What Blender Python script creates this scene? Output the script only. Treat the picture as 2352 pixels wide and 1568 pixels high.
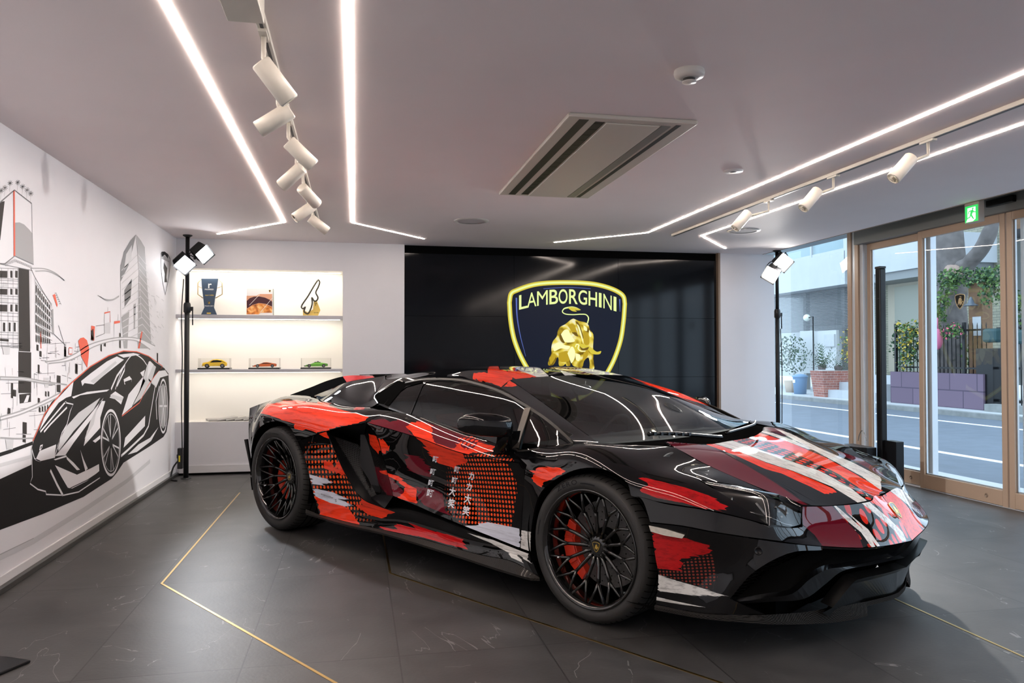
import bpy, math, random
import numpy as np
from mathutils import Vector, Matrix
from mathutils.geometry import delaunay_2d_cdt
random.seed(7)
PI = math.pi
C = bpy.context.scene.collection
for o in list(bpy.data.objects): bpy.data.objects.remove(o)
SC = bpy.context.scene
# ---------------- camera ----------------
HC = 1.1963365                                    # camera height
YAW, PITCH, ROLL, FPX = 0.19998300, 0.01863359, -0.00082726, 1770.0
def cam_axes():
    cy, sy = math.cos(YAW), math.sin(YAW)
    f = np.array([sy*math.cos(PITCH), cy*math.cos(PITCH), math.sin(PITCH)])
    rt = np.array([cy, -sy, 0.]); up = np.cross(rt, f)
    return rt*math.cos(ROLL)+up*math.sin(ROLL), up*math.cos(ROLL)-rt*math.sin(ROLL), f
CR, CU, CF = cam_axes()
cam = bpy.data.objects.new('camera', bpy.data.cameras.new('camera')); C.objects.link(cam)
cam.matrix_world = Matrix(((CR[0], CU[0], -CF[0], 0), (CR[1], CU[1], -CF[1], 0), (CR[2], CU[2], -CF[2], HC), (0, 0, 0, 1)))
cam.data.sensor_width = 36; cam.data.lens = FPX/2352*36; cam.data.clip_start = .05; cam.data.clip_end = 200
SC.camera = cam
# ---------------- world, exposure ----------------
SC.view_settings.view_transform = 'Standard'; SC.view_settings.look = 'None'
SC.view_settings.gamma = 1; SC.view_settings.use_curve_mapping = False
SC.view_settings.exposure = 0.26
wd = bpy.data.worlds.new('sky'); SC.world = wd; wd.use_nodes = True
bg = wd.node_tree.nodes['Background']; bg.inputs[0].default_value = (.64, .81, 1, 1); bg.inputs[1].default_value = 2.8
def lamp(name, kind, loc, target, energy, color, size=.2, size_y=None, spot=60, blend=.4, parent=None):
    d = bpy.data.lights.new(name, kind); d.energy = energy; d.color = color
    if kind == 'AREA':
        d.size = size
        if size_y: d.shape = 'RECTANGLE'; d.size_y = size_y
    elif kind == 'SPOT': d.spot_size = math.radians(spot); d.spot_blend = blend; d.shadow_soft_size = size
    elif kind == 'POINT': d.shadow_soft_size = size
    o = bpy.data.objects.new(name, d); C.objects.link(o); o.location = loc
    o.rotation_euler = (Vector(target)-Vector(loc)).to_track_quat('-Z', 'Y').to_euler()
    if parent: o.parent = parent
    return o
# ---------------- measuring helpers ----------------
CAMP = np.array([0., 0., HC])
def _ray(px, py):
    return (px-1176)/FPX*CR-(py-784)/FPX*CU+CF
def W(px, py, **k):                               # point of the room on the plane x=, y= or z=
    (a, v), = k.items(); i = 'xyz'.index(a); d = _ray(px, py)
    return CAMP+(v-CAMP[i])/d[i]*d
CTH, CX, CY = -0.9674343636, 1.0556731823, 4.9943015532     # the car's heading and place
_h = np.array([math.cos(CTH), math.sin(CTH)]); _l = np.array([-_h[1], _h[0]])
def to_car(v, pt=True):
    v = np.asarray(v, float); q = v[:2]-([CX, CY] if pt else [0, 0])
    return np.array([q@_h, q@_l, v[2]])
def K(px, py, **k):                               # point in the car's frame (x forward, y left, z up)
    (a, v), = k.items(); i = 'xyz'.index(a)
    O = to_car(CAMP); D = to_car(_ray(px, py), False)
    return O+(v-O[i])/D[i]*D
# ---------------- materials ----------------
def nodes(name):
    m = bpy.data.materials.new(name); m.use_nodes = True
    return m, m.node_tree, m.node_tree.nodes['Principled BSDF']
def mat(name, col, rough=.5, metal=0, spec=.5, coat=0, emit=None, es=1, alpha=1, trans=0, ior=None, bump=None, bscale=200, vary=0, vscale=20):
    m, t, b = nodes(name)
    b.inputs['Base Color'].default_value = (*col, 1); b.inputs['Roughness'].default_value = rough
    b.inputs['Metallic'].default_value = metal; b.inputs['Specular IOR Level'].default_value = spec
    b.inputs['Coat Weight'].default_value = coat; b.inputs['Coat Roughness'].default_value = .02
    if ior: b.inputs['IOR'].default_value = ior
    b.inputs['Transmission Weight'].default_value = trans
    if emit: b.inputs['Emission Color'].default_value = (*emit, 1); b.inputs['Emission Strength'].default_value = es
    b.inputs['Alpha'].default_value = alpha
    tc = t.nodes.new('ShaderNodeTexCoord')
    n = t.nodes.new('ShaderNodeTexNoise'); n.inputs['Scale'].default_value = vscale; t.links.new(tc.outputs['Object'], n.inputs['Vector'])
    mx = t.nodes.new('ShaderNodeMix'); mx.data_type = 'RGBA'; mx.blend_type = 'MULTIPLY'
    mx.inputs[6].default_value = (*col, 1); mx.inputs[0].default_value = vary
    t.links.new(n.outputs['Fac'], mx.inputs[7]); t.links.new(mx.outputs[2], b.inputs['Base Color'])
    if bump:
        n2 = t.nodes.new('ShaderNodeTexNoise'); n2.inputs['Scale'].default_value = bscale; t.links.new(tc.outputs['Object'], n2.inputs['Vector'])
        bp = t.nodes.new('ShaderNodeBump'); bp.inputs['Strength'].default_value = bump; bp.inputs['Distance'].default_value = .002
        t.links.new(n2.outputs['Fac'], bp.inputs['Height']); t.links.new(bp.outputs[0], b.inputs['Normal'])
    return m
def glass_mat(name, tint=(.9, .95, .95), refl=1.0, rough=0.0, ior=1.45):
    m = bpy.data.materials.new(name); m.use_nodes = True; t = m.node_tree; t.nodes.clear(); L = t.links
    out = t.nodes.new('ShaderNodeOutputMaterial'); mx = t.nodes.new('ShaderNodeMixShader')
    tr = t.nodes.new('ShaderNodeBsdfTransparent'); tr.inputs[0].default_value = (*tint, 1)
    gl = t.nodes.new('ShaderNodeBsdfGlossy'); gl.inputs['Roughness'].default_value = rough; gl.inputs[0].default_value = (refl, refl, refl, 1)
    g = t.nodes.new('ShaderNodeNewGeometry'); d = t.nodes.new('ShaderNodeVectorMath'); d.operation = 'DOT_PRODUCT'; L.new(g.outputs['Incoming'], d.inputs[0]); L.new(g.outputs['Normal'], d.inputs[1])
    def mth(op, a, b):
        n = t.nodes.new('ShaderNodeMath'); n.operation = op
        for k, v in enumerate((a, b)):
            if isinstance(v, (int, float)): n.inputs[k].default_value = v
            else: L.new(v, n.inputs[k])
        return n.outputs[0]
    f0 = ((ior-1)/(ior+1))**2; c = mth('SUBTRACT', 1., mth('ABSOLUTE', d.outputs['Value'], 0.)); f = mth('ADD', mth('MULTIPLY', mth('POWER', c, 5.), 1-f0), f0)
    L.new(f, mx.inputs[0]); L.new(tr.outputs[0], mx.inputs[1]); L.new(gl.outputs[0], mx.inputs[2]); L.new(mx.outputs[0], out.inputs[0])
    return m
# ---------------- object helpers ----------------
def tag(o, label=None, cat=None, group=None, kind=None):
    for k, v in (('label', label), ('category', cat), ('group', group), ('kind', kind)):
        if v: o[k] = v
    return o
def empty(name, loc=(0, 0, 0), rz=0, label=None, cat=None, group=None):
    o = bpy.data.objects.new(name, None); C.objects.link(o); o.location = loc; o.rotation_euler = (0, 0, rz); o.empty_display_size = .1
    return tag(o, label, cat, group)
class MB:
    def __init__(s): s.v = []; s.f = []; s.m = []; s.sm = []
    def add(s, vs, fs, mi=0, smooth=False, M=None):
        b = len(s.v)
        for v in vs:
            v = Vector(v); s.v.append(tuple(M @ v) if M is not None else tuple(v))
        for f in fs: s.f.append([i+b for i in f]); s.m.append(mi); s.sm.append(smooth)
        return s
    def box(s, a, b, mi=0, M=None):
        x0, y0, z0 = a; x1, y1, z1 = b
        v = [(x0, y0, z0), (x1, y0, z0), (x1, y1, z0), (x0, y1, z0), (x0, y0, z1), (x1, y0, z1), (x1, y1, z1), (x0, y1, z1)]
        return s.add(v, [(3, 2, 1, 0), (4, 5, 6, 7), (0, 1, 5, 4), (1, 2, 6, 5), (2, 3, 7, 6), (3, 0, 4, 7)], mi, M=M)
    def tube(s, pts, r, n=10, mi=0, cap=True, M=None, closed=False):
        pts = [Vector(p) for p in pts]; rr = r if hasattr(r, '__len__') else [r]*len(pts)
        vs = []; fs = []; L = len(pts); up = None
        for i, p in enumerate(pts):
            if closed: d = pts[(i+1) % L]-pts[i-1]
            else: d = pts[min(i+1, L-1)]-pts[max(i-1, 0)]
            d.normalize()
            if up is None: up = Vector((0, 0, 1)) if abs(d.z) < .9 else Vector((1, 0, 0))
            a = d.cross(up).normalized(); b = a.cross(d).normalized(); up = b
            for k in range(n):
                t = 2*PI*k/n; vs.append(p+(a*math.cos(t)+b*math.sin(t))*rr[i])
        for i in range(L if closed else L-1):
            j = (i+1) % L
            for k in range(n): fs.append((i*n+k, i*n+(k+1) % n, j*n+(k+1) % n, j*n+k))
        if cap and not closed: fs.append(tuple(range(n))[::-1]); fs.append(tuple((L-1)*n+k for k in range(n)))
        return s.add(vs, fs, mi, True, M)
    def lathe(s, prof, n=32, mi=0, M=None, smooth=True, a0=0, a1=2*PI):    # prof (r, z) about z
        vs = []; fs = []; full = abs(a1-a0-2*PI) < 1e-6; m = n if full else n+1
        for r, z in prof:
            for k in range(m):
                t = a0+(a1-a0)*k/n; vs.append((r*math.cos(t), r*math.sin(t), z))
        for i in range(len(prof)-1):
            for k in range(n):
                k2 = (k+1) % m; fs.append((i*m+k, i*m+k2, (i+1)*m+k2, (i+1)*m+k))
        return s.add(vs, fs, mi, smooth, M)
    def prism(s, poly, a, b, mi=0, M=None, axis='z', smooth=False):        # 2D polygon swept between a and b along axis
        P = {'z': lambda u, v, w: (u, v, w), 'y': lambda u, v, w: (u, w, v), 'x': lambda u, v, w: (w, u, v)}[axis]
        n = len(poly); vs = [P(u, v, a) for u, v in poly]+[P(u, v, b) for u, v in poly]
        return s.add(vs, [tuple(range(n))[::-1], tuple(range(n, 2*n))]+[(i, (i+1) % n, n+(i+1) % n, n+i) for i in range(n)], mi, smooth, M)
    def ball(s, c, r, n=12, mi=0, M=None):
        prof = [(max(1e-5, math.sin(PI*i/n))*1, -math.cos(PI*i/n)) for i in range(n+1)]
        rx, ry, rz = r if hasattr(r, '__len__') else (r, r, r)
        T = Matrix.Translation(c) @ Matrix.Diagonal((rx, ry, rz, 1))
        return s.lathe(prof, max(8, n), mi, (M @ T) if M is not None else T)
    def build(s, name, mats, parent=None, bevel=0, edge=35):
        me = bpy.data.meshes.new(name); me.from_pydata(s.v, [], s.f)
        for m in (mats if isinstance(mats, (list, tuple)) else [mats]): me.materials.append(m)
        me.polygons.foreach_set('material_index', s.m); me.polygons.foreach_set('use_smooth', s.sm); me.update()
        o = bpy.data.objects.new(name, me); C.objects.link(o)
        if parent: o.parent = parent
        if bevel:
            b = o.modifiers.new('bevel', 'BEVEL'); b.width = bevel; b.segments = 2; b.limit_method = 'ANGLE'; b.angle_limit = math.radians(edge); b.harden_normals = False
        return o
def struct(o): o['kind'] = 'structure'; return o
def copy_tree(o, parent=None):
    c = o.copy(); C.objects.link(c)
    if parent: c.parent = parent
    for ch in list(o.children): copy_tree(ch, c)
    return c
def crv(pts, n=8):                                 # centripetal-ish Catmull-Rom through points
    P = np.array([np.array(p, float) for p in pts])
    if len(P) == 2: 
        t = np.linspace(0, 1, n+1)[:, None]; return P[0]*(1-t)+P[1]*t
    Q = np.vstack([2*P[0]-P[1], P, 2*P[-1]-P[-2]]); out = []
    for i in range(1, len(Q)-2):
        p0, p1, p2, p3 = Q[i-1:i+3]
        d = [max(1e-6, np.linalg.norm(b-a))**.5 for a, b in ((p0, p1), (p1, p2), (p2, p3))]
        t0 = 0; t1 = d[0]; t2 = t1+d[1]; t3 = t2+d[2]
        for k in range(n):
            t = t1+(t2-t1)*k/n
            A1 = (t1-t)/(t1-t0)*p0+(t-t0)/(t1-t0)*p1; A2 = (t2-t)/(t2-t1)*p1+(t-t1)/(t2-t1)*p2; A3 = (t3-t)/(t3-t2)*p2+(t-t2)/(t3-t2)*p3
            B1 = (t2-t)/(t2-t0)*A1+(t-t0)/(t2-t0)*A2; B2 = (t3-t)/(t3-t1)*A2+(t-t1)/(t3-t1)*A3
            out.append((t2-t)/(t2-t1)*B1+(t-t1)/(t2-t1)*B2)
    out.append(P[-1]); return np.array(out)
def loop(*segs):                                   # closed loop from edges, the shared ends dropped
    out = []
    for s in segs:
        for p in np.asarray(s, float):
            if not out or np.linalg.norm(p-out[-1]) > 1e-4: out.append(p)
    if np.linalg.norm(out[0]-out[-1]) < 1e-4: out.pop()
    return np.array(out)
# ================= body surfaces =================
LAM = 4e-5
class Surf:
    """smooth skin through control points: heights along n over the plane across n (thin plate spline)"""
    def __init__(s, pts, n, lam=LAM, mind=.03):
        s.n = np.array(n, float)/np.linalg.norm(n)
        a = np.array([1., 0, 0]) if abs(s.n[0]) < .9 else np.array([0, 1., 0])
        s.e1 = a-s.n*(a@s.n); s.e1 /= np.linalg.norm(s.e1); s.e2 = np.cross(s.n, s.e1)
        keep = []; 
        for p in np.asarray(pts, float):
            q = s.uv(p)
            if all(np.hypot(*(q-k[0])) > mind for k in keep): keep.append((q, p@s.n))
        s.c = np.array([k[0] for k in keep]); h = np.array([k[1] for k in keep]); N = len(h)
        Km = s._U(s.c)+lam*np.eye(N); Pm = s._P(s.c); n6 = Pm.shape[1]
        A = np.zeros((N+n6, N+n6)); A[:N, :N] = Km; A[:N, N:] = Pm; A[N:, :N] = Pm.T
        s.N = N; s.w = np.linalg.solve(A+1e-12*np.eye(N+n6), np.concatenate([h, np.zeros(n6)])); s.res = s.h(s.c)-h
    def _P(s, q): x, y = q[:, 0], q[:, 1]; return np.stack([np.ones(len(q)), x, y, x*x, x*y, y*y], 1)
    def uv(s, p): p = np.asarray(p, float); return np.stack([p@s.e1, p@s.e2], -1)
    def _U(s, q):
        d2 = ((q[:, None]-s.c[None])**2).sum(-1); return -.5*d2*d2*np.log(d2+1e-12)
    def h(s, q):
        q = np.atleast_2d(q); return s._U(q)@s.w[:s.N]+s._P(q)@s.w[s.N:]
    def lift(s, q, off=0):
        q = np.atleast_2d(q); nn = s.normal(q) if off else 0
        return q[:, :1]*s.e1+q[:, 1:]*s.e2+s.h(q)[:, None]*s.n+(nn*off if off else 0)
    def normal(s, q, e=.004):
        q = np.atleast_2d(q); gx = (s.h(q+[e, 0])-s.h(q-[e, 0]))/(2*e); gy = (s.h(q+[0, e])-s.h(q-[0, e]))/(2*e)
        v = s.n-gx[:, None]*s.e1-gy[:, None]*s.e2; return v/np.linalg.norm(v, axis=1, keepdims=True)
    def hit(s, px, py):
        O = to_car(CAMP); D = to_car(_ray(px, py), False)
        g = lambda t: (O+D*t)@s.n-s.h(s.uv(O+D*t))[0]
        c3 = (s.c.mean(0)[0]*s.e1+s.c.mean(0)[1]*s.e2+s.h(s.c.mean(0))[0]*s.n); tc = (c3-O)@D/(D@D); ts = np.linspace(tc-2.4, tc+2.4, 61)
        gs = [g(t) for t in ts]; best = None
        for i in range(60):
            if gs[i]*gs[i+1] > 0: continue
            a, b, ga, gb = ts[i], ts[i+1], gs[i], gs[i+1]
            for _ in range(14):
                m = a+(b-a)*ga/(ga-gb) if abs(ga-gb) > 1e-12 else .5*(a+b); gm = g(m)
                if ga*gm <= 0: b, gb = m, gm
                else: a, ga = m, gm
                if abs(gm) < 1e-6: break
            u = s.uv(O+D*m); dd = np.hypot(*(s.c-u).T).min()
            if best is None or dd < best[0]-.02: best = (dd, u)
        if best is None: return s.uv(O+D*ts[int(np.argmin(np.abs(gs)))])
        return best[1]
def inpoly(q, poly):
    q = np.atleast_2d(q); x, y = q[:, 0], q[:, 1]; r = np.zeros(len(q), bool); n = len(poly)
    for i in range(n):
        x1, y1 = poly[i]; x2, y2 = poly[(i+1) % n]
        c = ((y1 > y) != (y2 > y)); 
        with np.errstate(divide='ignore', invalid='ignore'): r ^= c & (x < (x2-x1)*(y-y1)/(y2-y1+1e-300)+x1)
    return r
def rag(poly, amp=3, brush=(1, 0), step=6, seed=1):
    """a brush-stroke outline: points between the corners pushed to and fro along the stroke"""
    rnd = random.Random(seed); out = []; b = np.array(brush, float); b /= np.linalg.norm(b); n = len(poly)
    for i in range(n):
        p = np.array(poly[i], float); q = np.array(poly[(i+1) % n], float); L = np.linalg.norm(q-p); k = max(1, int(L/step))
        for j in range(k): out.append(p+(q-p)*j/k+b*rnd.uniform(-1, 1)**3*amp*1.6+b*rnd.uniform(-.4, .4)*amp)
    return out
def inset(q, d):
    q = np.asarray(q); n = len(q); ar = sum(q[i][0]*q[(i+1) % n][1]-q[(i+1) % n][0]*q[i][1] for i in range(n)); sg = 1 if ar > 0 else -1
    out = []
    for i in range(n):
        a, b, c = q[i-1], q[i], q[(i+1) % n]; t1 = b-a; t2 = c-b; t1 = t1/(np.linalg.norm(t1)+1e-12); t2 = t2/(np.linalg.norm(t2)+1e-12)
        m = t1+t2; l = np.linalg.norm(m)
        if l < .3: out.append(b); continue
        m = m/l; k = 1/max(.5, m@t1); out.append(b+np.array([-m[1], m[0]])*sg*d*k)
    return np.array(out)
def panel(name, S, lp, mats, parent, art=(), holes=(), step=.035, gap=.0022, edge=.012, mirror=False, off=0):
    """a body panel: outline lp (car frame) cut from skin S, its paint areas art = [(pixels or uv, slot)]"""
    q = inset(S.uv(lp), gap) if gap else S.uv(lp)
    polys = [q]; slots = [0]
    def ccw(P):
        P = np.asarray(P); x, y = P[:, 0], P[:, 1]
        return P if (x*np.roll(y, -1)-np.roll(x, -1)*y).sum() > 0 else P[::-1]
    for h_ in holes: polys.append(np.asarray(h_)); slots.append(-1)
    for pg, sl in art:
        pg = np.array([S.hit(*p) for p in pg]); polys.append(pg); slots.append(sl)
    lo = q.min(0); hi = q.max(0); gx = np.arange(lo[0], hi[0], step); gy = np.arange(lo[1], hi[1], step)
    g = np.array([(x+(.5*step if j % 2 else 0), y) for j, y in enumerate(gy) for x in gx]); g = g[inpoly(g, inset(q, step*.45))]
    polys = [ccw(P) for P in polys]; vs = [Vector(p) for P in polys for p in P]; fs = []; b = 0
    for P in polys: fs.append(list(range(b, b+len(P)))); b += len(P)
    vs += [Vector(p) for p in g]
    ov, oe, of, _, _, off_ids = delaunay_2d_cdt(vs, [], fs, 0, 1e-6)
    V = np.array([tuple(v) for v in ov]); F = []; Mi = []
    cen = np.array([V[list(f)].mean(0) for f in of]); ins = inpoly(cen, q)
    inn = [inpoly(cen, P) for P in polys]
    for i, f in enumerate(of):
        if not ins[i]: continue
        sl = 0
        for k in range(1, len(polys)):
            if inn[k][i]: sl = slots[k]; 
            if sl < 0: break
        if sl < 0: continue
        F.append(list(f)); Mi.append(sl)
    used = sorted({i for f in F for i in f}); rm = {o: i for i, o in enumerate(used)}
    V = V[used]; F = [[rm[i] for i in f] for f in F]
    P3 = S.lift(V, off) if off else S.lift(V); N3 = S.normal(V)
    # orientation
    f0 = np.array(F); fn = np.cross(P3[f0[:, 1]]-P3[f0[:, 0]], P3[f0[:, 2]]-P3[f0[:, 0]])
    flip = (fn*N3[f0[:, 0]]).sum(1) < 0; F = [f[::-1] if fl else f for f, fl in zip(F, flip)]
    ne = {}
    for f in F:
        for i in range(3):
            a, b2 = f[i], f[(i+1) % 3]; ne[(a, b2)] = ne.get((a, b2), 0)+1
    bd = [(a, b2) for (a, b2) in ne if (b2, a) not in ne]
    P3 = [tuple(p) for p in P3]; N3 = [tuple(p) for p in N3]; nb = len(P3)
    if edge:
        im = {}
        for a, b2 in bd:
            for i in (a, b2):
                if i not in im:
                    im[i] = len(P3); P3.append(P3[i]); N3.append(tuple(S.n)); P3.append(tuple(np.array(P3[i])-np.array(N3[i])*edge)); N3.append(tuple(S.n))
            F.append([b2 and im[b2] or im[b2], im[a], im[a]+1, im[b2]+1]); Mi.append(0)
    if mirror:
        P3 = [(x, -y, z) for x, y, z in P3]; N3 = [(x, -y, z) for x, y, z in N3]; F = [f[::-1] for f in F]
    me = bpy.data.meshes.new(name); me.from_pydata(P3, [], F)
    for m in mats: me.materials.append(m)
    me.polygons.foreach_set('material_index', Mi); me.polygons.foreach_set('use_smooth', [len(f) == 3 for f in F]); me.update()
    nl = []
    for p in me.polygons:
        for li in p.loop_indices:
            vi = me.loops[li].vertex_index; nl.append(N3[vi] if len(p.vertices) == 3 else (0, 0, 0))
    me.normals_split_custom_set(nl)
    o = bpy.data.objects.new(name, me); C.objects.link(o); o.parent = parent
    return o
def strip(rows, close=False):
    """ruled or lofted skin: list of curves with equal counts"""
    n = len(rows[0]); vs = [tuple(p) for r in rows for p in r]; fs = []
    for i in range(len(rows)-1):
        for k in range(n-1): fs.append((i*n+k, i*n+k+1, (i+1)*n+k+1, (i+1)*n+k))
    return vs, fs
def resample(P, n):
    P = np.asarray(P, float); d = np.r_[0, np.cumsum(np.linalg.norm(np.diff(P, axis=0), axis=1))]
    t = np.linspace(0, d[-1], n); return np.stack([np.interp(t, d, P[:, i]) for i in range(3)], 1)
MY = np.array([1, -1, 1.])
def symm(pts): pts = np.asarray(pts, float); return np.vstack([pts, pts*MY])
# ---- car paints ----
def paint(name, col, dark=None, streak=0., dots=None, coat=1.0, rough=.5, axis='x'):
    m, t, b = nodes(name); L = t.links
    b.inputs['Roughness'].default_value = rough; b.inputs['Coat Weight'].default_value = coat; b.inputs['Coat Roughness'].default_value = .015
    b.inputs['Specular IOR Level'].default_value = .0
    tc = t.nodes.new('ShaderNodeTexCoord'); cur = None
    rgb = t.nodes.new('ShaderNodeRGB'); rgb.outputs[0].default_value = (*col, 1); cur = rgb.outputs[0]
    if streak:
        mp = t.nodes.new('ShaderNodeMapping'); mp.inputs['Scale'].default_value = (1.6, 22, 30); L.new(tc.outputs['Object'], mp.inputs[0])
        n = t.nodes.new('ShaderNodeTexNoise'); n.inputs['Scale'].default_value = 2.2; n.inputs['Detail'].default_value = 6; n.inputs['Roughness'].default_value = .7; L.new(mp.outputs[0], n.inputs['Vector'])
        r = t.nodes.new('ShaderNodeValToRGB'); r.color_ramp.elements[0].position = .36; r.color_ramp.elements[1].position = .52; L.new(n.outputs['Fac'], r.inputs[0])
        r.color_ramp.elements[0].color = (1-streak,)*3+(1,); r.color_ramp.elements[1].color = (1, 1, 1, 1)
        mx = t.nodes.new('ShaderNodeMix'); mx.data_type = 'RGBA'; mx.inputs[6].default_value = (*(dark or (0, 0, 0)), 1)
        L.new(r.outputs[0], mx.inputs[0]); L.new(cur, mx.inputs[7]); cur = mx.outputs[2]
    if dots:
        # halftone print: cell size, colour, plane axes, centre and reach of the print, dot radius share
        cell, dc, (i, j), cen, reach, rad = dots
        sp = t.nodes.new('ShaderNodeSeparateXYZ'); L.new(tc.outputs['Object'], sp.inputs[0])
        def mth(op, a, bb=None, cc=None):
            n = t.nodes.new('ShaderNodeMath'); n.operation = op
            for k, v in enumerate((a, bb, cc)):
                if v is None: continue
                if isinstance(v, (int, float)): n.inputs[k].default_value = v
                else: L.new(v, n.inputs[k])
            return n.outputs[0]
        u, v = sp.outputs[i], sp.outputs[j]
        ca, sa = math.cos(.10), math.sin(.10)
        us = mth('DIVIDE', mth('ADD', mth('MULTIPLY', u, ca), mth('MULTIPLY', v, sa)), cell); vs_ = mth('DIVIDE', mth('SUBTRACT', mth('MULTIPLY', v, ca), mth('MULTIPLY', u, sa)), cell*.95)
        fu = mth('SUBTRACT', mth('FRACT', us), .5); fv = mth('SUBTRACT', mth('FRACT', vs_), .5)
        rr = mth('SQRT', mth('ADD', mth('MULTIPLY', fu, fu), mth('MULTIPLY', fv, fv)))
        du = mth('DIVIDE', mth('SUBTRACT', u, cen[0]), reach[0]); dv = mth('DIVIDE', mth('SUBTRACT', v, cen[1]), reach[1])
        fade = mth('SUBTRACT', 1.15, mth('SQRT', mth('ADD', mth('MULTIPLY', du, du), mth('MULTIPLY', dv, dv))))
        fade = mth('MINIMUM', mth('MAXIMUM', mth('MULTIPLY', fade, 2.2), 0.), 1.)
        R_ = mth('MULTIPLY', mth('ADD', mth('MULTIPLY', fade, .25), .75), rad)
        on = mth('MULTIPLY', mth('LESS_THAN', rr, R_), fade)
        mx = t.nodes.new('ShaderNodeMix'); mx.data_type = 'RGBA'; L.new(on, mx.inputs[0]); L.new(cur, mx.inputs[6]); mx.inputs[7].default_value = (*dc, 1); cur = mx.outputs[2]
    L.new(cur, b.inputs['Base Color'])
    return m
RED = (.90, .048, .014); MAR = (.115, .004, .012); BLK = (.003, .003, .0035); WHT = (.78, .77, .74)
M = {}
M['black'] = paint('gloss_black_paint', BLK)
M['red'] = paint('red_brushed_wrap', RED, (.30, .010, .006), .5)
M['red2'] = paint('deep_red_wrap', (.50, .008, .010), (.10, .004, .004), .6)
M['maroon'] = paint('maroon_wrap', MAR)
M['white'] = paint('white_brushed_wrap', WHT, (.12, .11, .11), .55); M['silver'] = paint('silver_fade_wrap', (.72, .75, .86), (.25, .26, .32), .5)
M['dots'] = paint('door_halftone_wrap', BLK, dots=(.0245, (.92, .09, .02), (0, 2), (.70, .47), (.37, .29), .325))
M['dots2'] = paint('quarter_halftone_wrap', BLK, dots=(.034, (.88, .10, .02), (0, 2), (-.62, .42), (.42, .26), .31))
M['dots3'] = paint('hood_halftone_wrap', BLK, dots=(.052, (.80, .035, .02), (0, 1), (1.9, .05), (1.2, .5), .34))
M['dots4'] = paint('bumper_halftone_wrap', BLK, dots=(.0135, (.22, .03, .02), (0, 2), (1.87, .37), (.25, .2), .3))
M['reddots'] = paint('red_halftone_wrap', (.10, .004, .012), dots=(.03, RED, (0, 1), (.62, -.86), (.5, .5), .36))
# ================= THE CAR =================
fA = lambda x, y: (540+x/3.0157, 820+y/3.0157)
fB = lambda x, y: (1140+x/3.0157, 820+y/3.0157)
fC = lambda x, y: (1480+x/3.0157, 940+y/3.0157)
fD = lambda x, y: (560+x/5.88, 820+y/5.88)
fE = lambda x, y: (860+x/5.88, 820+y/5.88)
fG = lambda x, y: (1480+x/5.88, 960+y/5.88)
fI = lambda x, y: (700+x/5.227, 940+y/5.227)       # intake crop
fJ = lambda x, y: (940+x/5.227, 1000+y/5.227)      # door crop
fN = lambda x, y: (1640+x/4.704, 1180+y/4.704)     # nose crop
car = empty('sports_car', (CX, CY, 0), CTH, 'black supercar with red, maroon and white brush strokes parked on the showroom floor', 'car')
def kk(*a): return [K(x, y, y=yy) for (x, y), yy in a]
# --- shared edges, right side ---
e_rail = crv(kk(((885.5, 871), -.60), ((931, 868), -.625), ((1010, 866), -.645), ((1086, 872.7), -.665), ((1149, 891.4), -.70), ((1213.7, 932), -.765), ((1319, 1019), -.845)))
e_pil = crv([(.467, -.561, 1.062), K(*fB(350, 335), y=-.64), K(*fB(560, 488), y=-.70), (1.245, -.745, .778)])   # glass edge on the pillar
e_wtop = crv([(.467, -.561, 1.062), (.497, -.3, 1.074), (.508, 0, 1.078), (.497, .3, 1.074), (.467, .561, 1.062)])
e_wbase = crv([(1.245, -.745, .778), (1.32, -.4, .775), (1.345, 0, .772), (1.32, .4, .775), (1.245, .745, .778)])
p_pil = K(*fB(590, 590), y=-.85)
e_cowl = crv([p_pil, K(*fB(705, 592), y=-.765), K(*fB(820, 600), y=-.73), K(*fB(1240, 622), y=-.60)])
e_seam = crv([K(*fB(1240, 622), y=-.60), K(*fG(700, 560), y=-.605), K(*fG(1000, 700), y=-.605), K(*fG(1500, 920), y=-.61), K(*fG(1640, 985), y=-.61)])
e_hltop = crv([K(*fG(1640, 985), y=-.61), K(*fG(1900, 1050), y=-.59), K(*fG(2130, 1172), y=-.575)])
h_tip = K(1606, 1102, y=-.83); h_low = K(1768, 1206, y=-.80); h_in = K(1843, 1161, y=-.575); h_inlo = K(1842, 1210, y=-.60)
e_hlup = crv([K(*fG(1640, 985), y=-.61), K(*fC(560, 512), y=-.735), h_tip])       # top edge of lamp back to its tail
e_hlout = crv([h_tip, K(1690, 1152, y=-.825), h_low])
e_hlbot = crv([h_low, K(1805, 1211, y=-.72), h_inlo]); e_hlfr = crv([h_inlo, h_in])
e_bseam = crv([h_low, K(1640, 1174, y=-.90), K(1525, 1155, y=-.965), K(1450, 1140, y=-.985)])
e_arch = crv([K(1450, 1140, y=-.985), K(1438, 1108, y=-.992), K(1392, 1080, y=-1.0), K(1339, 1076, y=-1.0), K(1283, 1097, y=-.995), K(1239, 1138, y=-.985), K(1221, 1211, y=-.97), K(1219, 1268, y=-.955)])
e_dfb = crv([K(1219, 1268, y=-.955), K(1195, 1259, y=-.935)])
e_dfront = crv([K(1195, 1259, y=-.935), K(1200, 1170, y=-.945), K(1205, 1085, y=-.965)])
e_dfront2 = crv([K(1205, 1085, y=-.965), K(1180, 1036, y=-.91)])
e_qbot = crv([K(1180, 1034, y=-.91), K(1249, 1026, y=-.885), K(1309, 1020, y=-.86), p_pil])
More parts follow.
